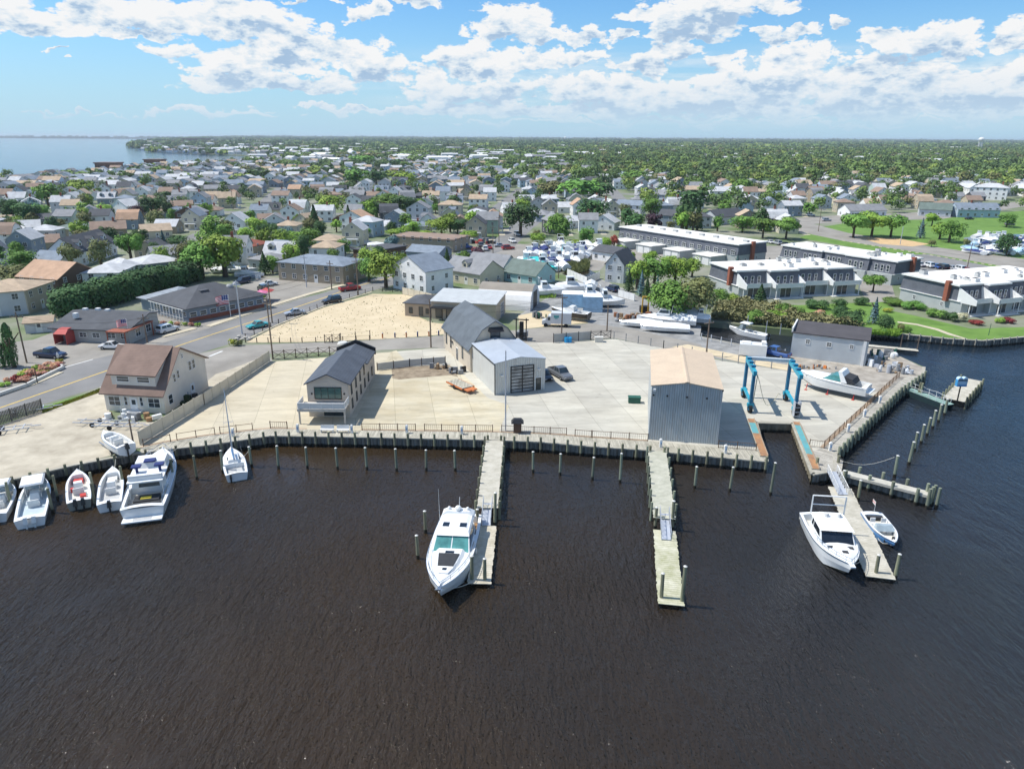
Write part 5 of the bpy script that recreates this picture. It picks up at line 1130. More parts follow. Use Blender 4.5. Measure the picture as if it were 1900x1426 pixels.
def hull(root, L, B, zs0, zs1, floor, tc, hullm=None, deckm=None, floorm=None, bot=None, p=2.4, gun=.22, camber=.12, t0=0.04, stripe=None):
    """bow to +x, length L centred on 0, waterline z=0; cockpit well for t0<t<tc"""
    N = 22; hm = MB(); dk = MB(); fl = MB(); ss = []
    ts = sorted(set([i/N for i in range(N+1)]+[t0, t0+.002, tc-.002, tc]))
    for t in ts:
        x = -L/2+L*t; b = hullshape(B, t, p=p); zs = zs0+(zs1-zs0)*t**1.8; bow = max(0, (t-.72)/.28)
        bc = b*(.86-.35*bow); zk = -.45+bow**2*(zs*.55+.45); zc = .02+bow*zs*.42
        xk = x-bow*L*.035
        ss.append((t, x, b, zs, bc, zc, zk, xk))
    outer = [[(x,-b,zs),(x,-(b+bc)/2-.02,(zs+zc)/2),(xk,-bc,zc),(xk,0,zk),(xk,bc,zc),(x,(b+bc)/2+.02,(zs+zc)/2),(x,b,zs)] for t,x,b,zs,bc,zc,zk,xk in ss]
    hm.loft(outer, 0, False)
    n = 7
    for j in range(len(ss)-1):      # bottom strips get antifouling
        base = j*(n-1)
        hm.m[base+2] = 1; hm.m[base+3] = 1
    t,x,b,zs,bc,zc,zk,xk = ss[0]; k = outer[0]; hm.add(k, [tuple(range(7))], 0)
    h = hm.obj('hull', [hullm or GEL, bot or ANTI], root, smooth=False)
    rings = []
    for t,x,b,zs,bc,zc,zk,xk in ss:
        g = min(gun, b*.5); bi = b-g
        if t0 < t < tc: rings.append([(x,-b,zs),(x,-bi,zs+.01),(x,-bi+.02,floor),(x,0,floor),(x,bi-.02,floor),(x,bi,zs+.01),(x,b,zs)])
        else: rings.append([(x,-b,zs),(x,-bi,zs+.03),(x,-bi*.5,zs+camber*.8),(x,0,zs+camber),(x,bi*.5,zs+camber*.8),(x,bi,zs+.03),(x,b,zs)])
    dk.loft([list(reversed(r)) for r in rings], 0, False)
    mi = []
    for j in range(len(ss)-1):
        inw = t0 < ss[j][0] < tc and t0 < ss[j+1][0] < tc
        for i in range(6): mi.append(1 if inw and i in (2,3) else 0)
    dk.m = mi
    dk.obj('deck', [deckm or GEL, floorm or GEL2], root)
    m = MB()
    for s in (-1, 1): m.path([(x, s*(b+.02), zs-.05) for t,x,b,zs,*_ in ss if t > .01], .035, 5)
    m.obj('rub_rail', stripe or CHROME, root)
    return ss
def cabin(root, name, b, t, z0, z1, mat): return MB().frus(b, t, z0, z1).obj(name, mat, root)
def panel(c, u0, u1, v0, v1, off=.02):
    """inset quad on face c (bl, br, tr, tl)"""
    c = [Vector(q) for q in c]; n = (c[1]-c[0]).cross(c[3]-c[0]).normalized()*off
    def pt(u, v): return tuple((c[0]*(1-u)+c[1]*u)*(1-v)+(c[3]*(1-u)+c[2]*u)*v+n)
    return [pt(u0,v0), pt(u1,v0), pt(u1,v1), pt(u0,v1)]
def faces(b, t, z0, z1):
    return {'f': [(b[1],b[2],z0),(b[1],b[3],z0),(t[1],t[3],z1),(t[1],t[2],z1)], 'b': [(b[0],b[3],z0),(b[0],b[2],z0),(t[0],t[2],z1),(t[0],t[3],z1)],
            'l': [(b[1],b[3],z0),(b[0],b[3],z0),(t[0],t[3],z1),(t[1],t[3],z1)], 'r': [(b[0],b[2],z0),(b[1],b[2],z0),(t[1],t[2],z1),(t[0],t[2],z1)]}
def bowrail(root, ss, tmin, h=.6, mat=None):
    m = MB(); 
    pts = [(x,b*.93,zs,t) for t,x,b,zs,*_ in ss if t >= tmin and t < .99]
    left = [(x,b,zs+h) for x,b,zs,t in pts]; bowp = (ss[-1][1]+.02, 0, ss[-1][3]+h)
    m.path(left+[bowp]+[(x,-y,z) for x,y,z in reversed(left)], .028, 5); m.path([(x,y,z-h*.5) for x,y,z in left], .018, 4); m.path([(x,-y,z-h*.5) for x,y,z in left], .018, 4)
    for i, (x,b,zs,t) in enumerate(pts):
        if i % 2 == 0: m.cyl((x,b,zs),(x,b,zs+h),.022,.022,5); m.cyl((x,-b,zs),(x,-b,zs+h),.022,.022,5)
    m.obj('bow_rail', mat or CHROME, root)
def outboard(root, x, y, mat=None, z=.5, s=1):
    m = MB(); m.frus((x-.5*s,x+.05,y-.22*s,y+.22*s),(x-.35*s,x,y-.16*s,y+.16*s),z+.15,z+.75*s+.1); m.box(x-.3*s,x-.12*s,y-.08,y+.08,z-.9,z+.15); m.obj('outboard_motor', mat or OUTB, root)
def seat(root, x, y, z, w=.5, mat=None, d=.5):
    m = MB(); m.box(x-d/2,x+d/2,y-w/2,y+w/2,z,z+.4); m.box(x-d/2-.08,x-d/2+.05,y-w/2,y+w/2,z+.401,z+.85); m.obj('seat', mat or SEAT, root)
def boatroot(name, look, cat, px_bow, px_stern, z, place, zref=1.0):
    A = P(*px_stern, zref); B = P(*px_bow, zref); c = (A+B)/2; d = B-A
    return thing(name, look, cat, (c[0],c[1],z), math.atan2(d.y,d.x), place), math.hypot(d.x,d.y)
# 1 -- large express yacht, bow towards us
r, L = boatroot('motor_yacht', 'large white express yacht with teal windscreen and black bow pad', 'yacht', (820,1098), (860,950), 0, 'alongside the weathered floating dock', 1.7)
B = 4.5; ss = hull(r, L, B, 1.45, 2.1, .75, .30, p=2.6, gun=.3, camber=.22, floorm=TEAK)
b = (-L*.26,L*.07,-B*.41,B*.41); t_ = (-L*.24,-L*.05,-B*.36,B*.36); cabin(r, 'cabin', b, t_, 1.6, 2.75, GEL); F = faces(b, t_, 1.6, 2.75)
m = MB(); m.frus((-L*.38,-L*.03,-B*.37,B*.37),(-L*.36,-L*.07,-B*.33,B*.33),2.78,2.98); m.frus((-L*.36,-L*.08,-B*.31,B*.31),(-L*.34,-L*.12,-B*.24,B*.24),2.98,3.1); top = m.obj('hardtop', GEL, r)
m = MB(); m.quad(*panel(F['f'],.03,.485,.08,.97)); m.quad(*panel(F['f'],.515,.97,.08,.97)); m.obj('windscreen', TEAL_G, r)
m = MB(); m.quad(*panel(F['l'],.05,.95,.2,.92)); m.quad(*panel(F['r'],.05,.95,.2,.92)); m.obj('side_windows', DGL, r)
for y in (-.85,.85):
    m = MB(); m.box(-L*.17,-L*.115,y-.33,y+.33,3.085,3.12); m.obj('roof_hatch', DGL, top)
def dz(x, y=0):
    s_ = min(ss, key=lambda q: abs(q[1]-x)); return s_[3]+.22*(1-abs(y)/max(.3,s_[2]))
m = MB(); m.loft([[(x,-w_,dz(x,w_)-.03),(x,-w_*.75,dz(x)+.10),(x,w_*.75,dz(x)+.10),(x,w_,dz(x,w_)-.03)] for x, w_ in ((L*.04,1.5),(L*.12,1.45),(L*.22,1.25),(L*.30,.95),(L*.36,.55))], 0, True, True); m.obj('coachroof', GEL, r)
m = MB(); x0, x1 = L*.115, L*.275; m.add([(x0,-1.0,dz(x0)+.115),(x1,-.72,dz(x1)+.115),(x1,.72,dz(x1)+.115),(x0,1.0,dz(x0)+.115),(x0,-1.0,dz(x0)+.17),(x1,-.72,dz(x1)+.17),(x1,.72,dz(x1)+.17),(x0,1.0,dz(x0)+.17)], [(0,3,2,1),(4,5,6,7),(0,1,5,4),(1,2,6,5),(2,3,7,6),(3,0,4,7)]); m.obj('sun_pad', DPAD, r)
m = MB(); m.box(L*.078,L*.105,-.42,.42,dz(L*.09)+.09,dz(L*.09)+.15); m.obj('deck_hatch', DGL, r)
m = MB(); m.box(L*.30,L*.325,-.2,.2,dz(L*.31)+.09,dz(L*.31)+.14); m.obj('bow_hatch', DGL, r)
m = MB(); m.frus((-L*.37,-L*.29,-B*.36,B*.36),(-L*.35,-L*.3,-B*.26,B*.26),3.0,3.35); m.ball((-L*.32,0,3.55),.34,.34,.28,10,5); m.ball((-L*.33,-.95,3.4),.2,.2,.25); m.ball((-L*.33,.95,3.4),.2,.2,.25); m.cyl((-L*.33,.1,3.6),(-L*.35,.1,4.6),.03); m.obj('radar_arch', GEL, r)
m = MB(); m.cyl((-L*.26,-B*.4,2.5),(-L*.26,-B*.41,6.1),.025,.012); m.obj('antenna', TRIM, r)
bowrail(r, ss, .42, .55)
m = MB(); m.box(L*.5-.1,L*.5+.45,-.16,.16,ss[-1][3]-.05,ss[-1][3]+.08); m.cyl((L*.5+.3,-.35,ss[-1][3]),(L*.5+.3,.35,ss[-1][3]),.05); m.obj('anchor', CHROME, r)
for y in (-.9,.9): seat(r, -L*.40, y, .75, 1.1)
m = MB(); m.box(-L/2-.9,-L/2,-B*.42,B*.42,.35,.5); m.obj('swim_platform', GEL2, r)
# 2 -- convertible sport yacht, right
r, L = boatroot('sport_yacht', 'white convertible sport yacht with flybridge and dark windscreen', 'yacht', (1583,1046), (1521,942), 0, 'left of the long grey floating dock', 1.6)
B = 4.1; ss = hull(r, L, B, 1.35, 1.95, .7, .30, p=2.5, gun=.28, camber=.2, bot=M('tan_bottom', (.2,.17,.12), .7))
b = (-L*.24,L*.14,-B*.40,B*.40); t_ = (-L*.22,L*.03,-B*.37,B*.37); cabin(r, 'cabin', b, t_, 1.5, 2.75, GEL); F = faces(b, t_, 1.5, 2.75)
m = MB(); m.quad(*panel(F['f'],.03,.97,.15,.92)); m.quad(*panel(F['l'],.3,.9,.4,.9)); m.quad(*panel(F['r'],.3,.9,.4,.9)); m.quad(*panel(F['r'],.1,.24,.4,.9)); m.obj('windscreen', DGL, r)
m = MB(); m.frus((-L*.26,L*.07,-B*.40,B*.40),(-L*.25,L*.03,-B*.37,B*.37),2.76,2.93); m.frus((-L*.22,-L*.04,-B*.32,B*.32),(-L*.2,-L*.08,-B*.26,B*.26),2.931,3.3); fb = m.obj('flybridge', GEL, r)
m = MB(); m.path([(-L*.26,-B*.4,2.8),(-L*.26,-B*.4,4.8),(-L*.26,B*.4,4.8),(-L*.26,B*.4,2.8)], .07); m.path([(-L*.26,-B*.4,3.8),(-L*.26,B*.4,3.8)], .05); m.obj('radar_arch', GEL, fb)
for y in (-.6,.6): m = MB(); m.cyl((-L*.12,y,3.3),(-L*.12,y,3.65),.3,.22,10); m.obj('helm_seat', SEAT, fb)
for x, y in ((.20,-.95),(.20,.95),(.30,.1)): m = MB(); zz = [q for q in ss if q[1] >= L*x][0]; zz = zz[3]+.2*(1-abs(y)/zz[2]); m.box(L*x-.22,L*x+.22,y-.26,y+.26,zz-.04,zz+.05); m.obj('deck_hatch', DPAD, r)
bowrail(r, ss, .5, .55); m = MB(); m.box(L*.5-.2,L*.5+.5,-.22,.22,1.85,2.0); m.obj('pulpit', GEL, r)
m = MB(); m.box(-L/2-.7,-L/2,-B*.4,B*.4,.25,.38); m.obj('swim_platform', GEL2, r)
# 3 -- runabout
r, L = boatroot('runabout', 'small white open runabout with stern flag', 'boat', (1664,1001), (1619,943), 0, 'right of the long grey floating dock', .8)
B = 2.4; ss = hull(r, L, B, .85, 1.0, .35, .93, p=2.2, gun=.2, hullm=M('blue_hull', (.10,.25,.5), .3), t0=.1)
m = MB(); m.frus((L*.02,L*.12,-.95,.95),(L*.0,L*.06,-.8,.8),.8,1.3); m.obj('windscreen', glassm('clear_screen', (.35,.42,.45)), r)
m = MB(); m.box(-L*.08,L*.06,-.85,-.35,.36,1.05); m.box(-L*.08,L*.06,.35,.85,.36,1.05); m.obj('console', GEL, r)
for y in (-.55,.55): seat(r, -L*.16, y, .36)
m = MB(); m.box(-L*.42,-L*.34,-.9,.9,.36,.8); m.box(L*.25,L*.34,-.6,-.35,.36,.75); m.box(L*.25,L*.34,.35,.6,.36,.75); m.obj('bench', DPAD, r)
fl = MB(); fl.cyl((-L*.47,.2,.9),(-L*.47,.2,2.2),.02); fl.obj('flag_staff', TRIM, r); fl = MB(); fl.box(-L*.47-.75,-L*.47-.02,.19,.21,1.8,2.2); fl.box(-L*.47-.75,-L*.47-.02,.185,.188,1.93,1.99,1); fl.box(-L*.47-.75,-L*.47-.02,.185,.188,2.06,2.12,1); fl.obj('flag', [TRIM, REDV], r)
# 4 -- flybridge motor yacht at the left, stern towards us
r, L = boatroot('flybridge_yacht', 'large white flybridge yacht with blue cushions', 'yacht', (306,846), (266,951), 0, 'stern-out at the left bulkhead', 1.4)
B = 4.6; ss = hull(r, L, B, 1.5, 2.1, .8, .34, p=2.7, gun=.3, camber=.2, floorm=GEL2)
b = (-L*.18,L*.26,-B*.40,B*.40); t_ = (-L*.16,L*.16,-B*.36,B*.36); cabin(r, 'cabin', b, t_, 1.6, 3.0, GEL); F = faces(b, t_, 1.6, 3.0)
m = MB(); m.quad(*panel(F['f'],.06,.94,.3,.9)); m.quad(*panel(F['l'],.1,.9,.35,.85)); m.quad(*panel(F['r'],.1,.9,.35,.85)); m.quad(*panel(F['b'],.2,.8,.05,.85)); m.obj('windows', DGL, r)
m = MB(); m.box(-L*.30,L*.14,-B*.40,B*.40,3.01,3.16); m.frus((-L*.06,L*.14,-B*.38,B*.38),(-L*.04,L*.10,-B*.34,B*.34),3.161,3.8); m.box(-L*.27,-L*.24,-B*.38,B*.38,3.161,3.75); fb = m.obj('flybridge', GEL, r)
for x, y, w_, d_ in ((-L*.12,-1.2,1.0,.8),(-L*.12,1.2,1.0,.8),(-L*.03,0,1.2,.9)): m = MB(); m.box(x-d_/2,x+d_/2,y-w_/2,y+w_/2,3.85,4.02); m.cyl((x,y,3.16),(x,y,3.85),.15); m.obj('cushion', NAVY, fb)
for s in (-1, 1): m = MB(); m.cyl((-L*.29,s*1.7,.9),(-L*.29,s*1.7,3.0),.05); m.obj('support', TRIM, r)
m = MB(); m.box(-L*.36,-L*.26,-1.3,1.3,.82,1.3); m.box(-L*.44,-L*.40,-1.6,1.6,.82,1.45); m.obj('cockpit_bench', DPAD, r); m = MB(); m.box(-L*.34,-L*.30,-.5,.6,1.31,1.4); m.obj('yellow_cushion', M('yellow_vinyl', (.65,.5,.06), .6), r)
m = MB(); m.box(-L/2-1.1,-L/2,-B*.43,B*.43,.35,.5); m.box(-L/2-.9,-L/2-.2,-B*.2,B*.2,.501,.52,1); m.obj('swim_platform', [GEL, DECKG], r)
for s in (-1,1): m = MB(); m.path([(-L*.48,s*2.0,1.4),(-L*.48,s*2.0,2.2),(-L*.2,s*2.05,2.3),(L*.2,s*2.0,2.4),(L*.4,s*1.2,2.6)], .03, 5); m.obj('side_rail', CHROME, r)
bowrail(r, ss, .55, .6)
# 5 -- sailing boat
r, L = boatroot('sailing_boat', 'small white sailing boat with bare mast', 'boat', (430,838), (441,885), 0, 'at the corner of the yard bulkhead', .9)
B = 2.7; ss = hull(r, L, B, .95, 1.15, .5, .36, p=2.0, gun=.25, camber=.12, floorm=DECKG)
m = MB(); m.frus((-L*.12,L*.24,-.75,.75),(-L*.10,L*.16,-.6,.6),1.05,1.45); m.obj('coachroof', GEL, r)
m = MB(); m.box(-L*.02,L*.05,-.76,-.6,1.15,1.35); m.box(-L*.02,L*.05,.6,.76,1.15,1.35); m.obj('portlight', DGL, r)
m = MB(); m.cyl((L*.12,0,1.4),(L*.12,0,10.2),.07,.045); m.path([(L*.12,-.55,5.8),(L*.12,.55,5.8)], .025); m.obj('mast', ALU, r)
m = MB(); m.cyl((L*.12,0,2.1),(-L*.3,0,2.2),.14,.1); m.obj('sail_cover', M('blue_cover', (.07,.16,.30), .8), r)
m = MB(); m.path([(L*.12,0,10),(L*.49,0,1.2)], .012, 4); m.path([(L*.12,0,10),(-L*.48,0,1.1)], .012, 4)
for s in (-1,1): m.path([(L*.12,0,9.8),(L*.12,s*.55,5.8),(L*.1,s*1.2,1.1)], .012, 4)
m.obj('rigging', CHROME, r); outboard(r, -L/2, .7, OUTB, .4, .6)
# 6 -- left row of small craft
def centre_console(bow, stern, look, place, B, hullm=None, top=None, motors=2, mm=None, z=0, open_=False, tint=None, red=False):
    r, L = boatroot('motor_boat', look, 'boat', bow, stern, z, place, .9+z)
    ss = hull(r, L, B, 1.0, 1.3, .45, .80, hullm=hullm, p=2.3, gun=.24, t0=.07, floorm=tint or GEL2)
    if top:
        m = MB()
        for x in (-L*.02,L*.14):
            for y in (-.7,.7): m.cyl((x,y,.5),(x,y,2.6),.04)
        m.obj('tower', CHROME, r); m = MB(); m.frus((-L*.06,L*.2,-B*.38,B*.38),(-L*.05,L*.17,-B*.33,B*.33),2.6,2.78); m.obj('hardtop', GEL, r)
        m = MB(); m.frus((L*.12,L*.24,-B*.36,B*.36),(L*.1,L*.16,-B*.33,B*.33),1.3,2.4); m.obj('windscreen', glassm('clear_screen'), r)
    m = MB(); m.frus((-L*.02,L*.1,-.5,.5),(-L*.0,L*.07,-.42,.42),.46,1.35); m.obj('console', GEL, r)
    seat(r, -L*.13, 0, .46, 1.1); m = MB(); m.box(L*.17,L*.28,-.5,.5,.46,.85); m.obj('bow_seat', REDV if red else SEAT, r)
    if red:
        for bx in ((-L*.3,-L*.22,-.7,-.1,.46,.8),(-L*.05,L*.0,.5,.8,.46,.9)): m = MB(); m.box(*bx); m.obj('red_gear', REDV, r)
    for i in range(motors): outboard(r, -L/2+.05, (i-(motors-1)/2)*.75, mm or OUTB, .5)
    return r, L
centre_console((75,893),(58,974), 'white twin-engined boat with white hardtop', 'third from the big flybridge yacht', 3.0, top=True, mm=GEL, tint=M('pale_blue_floor', (.42,.5,.55), .6))
centre_console((146,884),(149,940), 'grey-sided open skiff with red and white gear', 'second from the big flybridge yacht', 2.5, hullm=M('khaki_hull', (.28,.29,.25), .5), motors=2, red=True)
centre_console((212,878),(205,943), 'pale grey centre console boat with folded top frame', 'beside the big flybridge yacht', 2.6, motors=1, tint=DECKG)
centre_console((18,908),(-12,968), 'white motor boat cut by the left picture edge', 'leftmost berth', 2.8, top=True)
# boat ashore on the gravel
r, L = centre_console((194,812),(236,836), 'white open boat standing on a trailer', 'on the gravel lot above the bulkhead', 2.4, motors=1, z=Z0+.75)
m = MB(); m.box(-L*.5,L*.6,-.6,-.5,-.4,-.3); m.box(-L*.5,L*.6,.5,.6,-.4,-.3); m.cyl((-L*.1,-1.1,-.45),(-L*.1,-.9,-.45),.3,.3,10); m.cyl((-L*.1,.9,-.45),(-L*.1,1.1,-.45),.3,.3,10); m.obj('trailer', CHROME, r)
# white hulled express cruiser on stands by the harbour house
r, L = boatroot('laid_up_cruiser', 'long white cruiser with dark cockpit cover standing on stands', 'yacht', (1478,690), (1612,716), Z0+.9, 'in front of the harbour house', 3.0)
B = 3.6; ss = hull(r, L, B, 1.3, 1.75, .6, .34, hullm=GEL, bot=M('grey_bottom', (.36,.35,.31), .7), p=2.3)
b = (-L*.16,L*.10,-B*.36,B*.36); t_ = (-L*.15,-L*.02,-B*.3,B*.3); cabin(r, 'windscreen', b, t_, 1.55, 2.3, TEAL_G)
m = MB(); m.frus((L*.0,L*.36,-1.1,1.1),(L*.04,L*.3,-.8,.8),1.6,1.9); m.obj('coachroof', GEL, r)
m = MB(); m.extr([(-L*.34,1.5),(-L*.16,1.6),(-L*.17,2.5),(-L*.30,2.2)], -B*.4, B*.4, 'y'); m.obj('cockpit_cover', DPAD, r)
m = MB(); m.frus((-L*.24,-L*.16,-B*.45,B*.45),(-L*.15,-L*.1,-B*.4,B*.4),1.5,3.1); m.obj('radar_arch', GEL, r)
m = MB(); m.box(-L*.5-.6,-L*.5,-B*.4,B*.4,.5,.65); m.obj('swim_platform', GEL, r)
for x in (-L*.35,0,L*.3):
    for s in (-1,1): m = MB(); m.cyl((x,s*1.6,-.9),(x,s*1.1,.1),.06); m.box(x-.2,x+.2,s*1.6-.2,s*1.6+.2,-.9,-.82); m.obj('stand', REDV, r)
# big black-striped cruiser in the boatyard and heap of white covered boats
r, L = boatroot('laid_up_cruiser', 'white laid-up cruiser with dark hull band', 'yacht', (1022,578), (1092,586), Z0+.8, 'under the shrink-wrap tents of the boatyard', 2.5)
ss = hull(r, L, 3.0, 1.1, 1.5, .5, .3, hullm=M('dark_band', (.05,.045,.04), .4), p=2.3, bot=GEL2); m = MB(); m.frus((-L*.15,L*.15,-1.1,1.1),(-L*.12,0,-.9,.9),1.3,2.3); m.obj('cabin', GEL, r)
WRAP = M('shrink_wrap', (.74,.75,.74), .5, .08, 1.2, bump=.6, bscale=2); WRAPB = M('blue_shrink_wrap', (.35,.52,.66), .5, .15, 1, bump=.6, bscale=2)
def covered(pos, ang, L, B, H, mat, look, place, z=Z0, name='covered_boat', hullc=None):
    t = thing(name, look, 'boat', (pos[0],pos[1],z), ang, place, 'laid-up boats in the yards'); hm = MB(); cv = MB(); hs = []; cs = []
    for i in range(11):
        u = i/10; x = -L/2+L*u; b = hullshape(B, u, p=2.2)+.02; zs = H*.5+.25*u; rid = H*(1-.25*abs(u-.45)*2)*(1-.35*u**3)+random.uniform(-.08,.08)
        hs.append([(x,-b,zs),(x,-b*.75,zs*.35),(x,0,.1+.4*u*u),(x,b*.75,zs*.35),(x,b,zs)]); cs.append([(x,b*1.02,zs-.05),(x,b*.6,(zs+rid)/2+.12),(x,0,rid),(x,-b*.6,(zs+rid)/2+.12),(x,-b*1.02,zs-.05)])
    hm.loft(hs, 0, False); hm.add(hs[0], [tuple(range(5))]); hm.obj('hull', hullc or GEL, t); cv.loft(cs, 0, False); cv.add(cs[0], [(4,3,2,1,0)]); cv.obj('cover', mat, t)
    k = random.random()
    if k < .62:
        c0 = -L*random.uniform(.12,.3); cl = L*random.uniform(.18,.3); cw = B*.34; z1 = H*1.02; z2 = z1+random.uniform(.5,1.1); bb = (c0,c0+cl,-cw,cw); tt = (c0+.1,c0+cl*.72,-cw*.85,cw*.85)
        m = MB(); m.frus(bb, tt, z1*.8, z2); m.box(tt[0]-.2,tt[1]+.15,-cw*.9,cw*.9,z2+.002,z2+.08); m.obj('cabin', GEL, t)
        F = faces(bb, tt, z1*.8, z2); m = MB(); m.quad(*panel(F['f'],.08,.92,.35,.92)); m.quad(*panel(F['l'],.08,.92,.4,.9)); m.quad(*panel(F['r'],.08,.92,.4,.9)); m.obj('windows', DGL, t)
    if k < .3: m = MB(); m.path([(c0-.3,-cw,z2*.8),(c0-.6,-cw,z2+1),(c0-.6,cw,z2+1),(c0-.3,cw,z2*.8)], .06, 5); m.obj('radar_arch', GEL, t)
    m = MB(); m.path([(p_[0][0], -p_[0][1]*1.0, p_[0][2]+.02) for p_ in cs], .035, 4); m.path([(p_[0][0], p_[0][1]*1.0, p_[0][2]+.02) for p_ in cs], .035, 4); m.obj('rub_rail', BLACK if k < .5 else CHROME, t)
    return t
# pile of white boats by the fence
pw = 'in the white boat cluster by the canal end'
for k, (x, y, a, L, B, H, mt, lk) in enumerate([((1188),604,170,9,3,2.0,GEL,'flat white laid-up hull, bow pointing left'),(1222,598,160,10,3.2,2.8,WRAP,'shrink-wrapped cruiser'),(1250,600,165,9,3,3.0,WRAP,'shrink-wrapped cruiser'),(1262,590,150,8,3,3.6,GEL,'tall white cabin boat'),(1285,596,170,7,2.8,2.6,WRAP,'shrink-wrapped cruiser'),(1232,612,172,10,3.2,2.2,GEL,'low white boat with sagging cover')]):
    covered(P(x,y), R(a), L, B, H, WRAP if mt is WRAP else WRAP, lk, pw)
for k, (x, y, a, L, B, H, mt, lk) in enumerate([(1020,548,10,9,3.2,3.2,WRAP,'white shrink-wrapped boat'),(1060,540,5,9,3.2,3.0,WRAP,'white shrink-wrapped boat'),(1095,535,80,7,3.4,3.0,WRAP,'pointed white boat tent'),(1100,560,0,8,4.2,3.4,WRAP,'large white peaked boat tent'),(1130,566,0,7,4,3.0,WRAP,'large white peaked boat tent')]):
    covered(P(x,y), R(a), L, B, H, mt, lk, 'in the gravel boatyard')
random.seed(21)
cols = [('white',WRAP)]*14+[('white',GEL)]*4+[('navy',NAVY)]*6+[('turquoise',M('turquoise_cover', (.03,.45,.45), .6)),('white',WRAP),('black',DPAD),('pale blue',WRAPB)]
k = 0
for row, (x0, x1, y, n) in enumerate([(985,1100,468,9),(972,1095,478,9),(958,1070,488,8),(968,1050,500,6),(1000,1110,462,7)]):
    for i in range(n):
        x = x0+(x1-x0)*(i+.5)/n+random.uniform(-3,3); nm, mt = random.choice(cols)
        covered(P(x, y+random.uniform(-2,2)), R(random.choice((75,95,105,-80))), random.uniform(7,10), 3, random.uniform(2,3.4), mt, nm+' covered boat', 'in row %s of the crowded boatyard' % ('one two three four five'.split()[row]))
for x, y, a, L, nm, mt, pl in ((435,512,8,13,'long white open cruiser',GEL,'on the lot behind the restaurant'),(462,520,5,8,'small brown-bottomed boat',GEL2,'on the lot behind the restaurant'),(602,455,5,9,'blue tarped boat',NAVY,'in the boat lot behind the tan building'),(628,460,0,9,'white boat',WRAP,'in the boat lot behind the tan building'),(668,458,8,8,'orange-bottomed boat',GEL2,'in the boat lot behind the tan building'),(700,462,4,8,'white boat with grey cover',WRAP,'in the boat lot behind the tan building'),(640,470,0,8,'grey covered boat',DPAD,'in the boat lot behind the tan building'),(560,470,0,7,'white boat with blue top',WRAPB,'in the boat lot behind the tan building')):
    covered(P(x,y), R(a), L, 2.8, 2.2, mt, nm, pl)
# boatyard shed tents
for x, y, w_, h_, lk in ((1062,566,5.5,3.2,'tall pale blue shrink-wrap box shelter'),(1098,574,4.5,3.6,'narrow pale blue shrink-wrap shelter')):
    t = thing('wrap_shelter', lk, 'shelter', P(x,y), R(-6), 'in the gravel boatyard'); m = MB(); m.box(-w_/2,w_/2,-2,2,0,h_); m.obj('cover', WRAPB, t); m = MB(); m.frus((-w_/2-.05,w_/2+.05,-2.05,2.05),(-w_/2+.5,w_/2-.5,-.2,.2),h_+.002,h_+.5); m.obj('roof', WRAP, t)
# canal boat
r, L = centre_console((1352,603),(1424,617), 'white open boat with small T-top', 'moored in the canal by the reeds', 2.3, top=True, motors=1)

# mooring lines and fenders
ROPE = M('dock_line', (.5,.48,.42), .9, .1, 4)
def line(a, b, look, place, sag=.35):
    a = Vector(a); b = Vector(b); pts = [a.lerp(b, i/6)-Vector((0,0,sag*math.sin(math.pi*i/6))) for i in range(7)]
    m = MB(); m.path(pts, .03, 5); tag(m.obj('mooring_line', ROPE), look, 'rope', place, 'mooring lines')
def W3(px, z): return P(px[0], px[1], z)
for a, za, b, zb, pl in (((858,958),1.6,(893,972),.6,'from the large motor yacht to its floating dock'),((879,1010),1.7,(892,1030),.6,'amidships of the large motor yacht'),((825,1092),2.0,(880,1080),.6,'from the yacht bow to the dock end'),
    ((1538,958),1.4,(1566,950),.6,'from the sport yacht stern to the grey dock'),((1585,1040),1.8,(1612,1022),.6,'from the sport yacht bow to the grey dock'),((1650,1000),1.0,(1632,990),.6,'from the runabout to the grey dock'),
    ((300,850),2.0,(330,838),1.6,'from the flybridge yacht bow to the bulkhead'),((282,850),2.0,(255,846),1.6,'from the flybridge yacht to the left bulkhead'),((432,842),1.1,(430,826),1.6,'from the sailing boat to the bulkhead'),((441,860),1.0,(467,836),2.2,'from the sailing boat to a mooring pile'),
    ((146,884),1.1,(150,872),1.6,'from the grey-sided skiff to the bulkhead'),((212,880),1.1,(216,860),1.6,'from the pale grey console boat to the bulkhead'),((75,895),1.1,(80,886),1.6,'from the twin-engined boat to the bulkhead'),((1554,845),1.7,(1661,840),2.3,'from the triangular deck across to the first channel pile')):
    line(W3(a, za), W3(b, zb), 'pale mooring rope', pl, .25 if a[0] != 1554 else .9)
FEND = M('fender', (.6,.6,.58), .5, .08, 3)
for px_, z, pl in (((884,985),1.0,'between the large yacht and its dock, rear'),((886,1022),1.0,'between the large yacht and its dock, front'),((1560,975),.9,'between the sport yacht and the grey dock, rear'),((1588,1008),.9,'between the sport yacht and the grey dock, front')):
    w = P(px_[0], px_[1], z); m = MB(); m.ball((0,0,0),.16,.16,.38,10,6); m.cyl((0,0,.35),(0,0,.8),.02,.02,5); o_ = m.obj('fender', FEND, loc=w); tag(o_, 'white cylindrical boat fender', 'fender', pl, 'boat fenders')
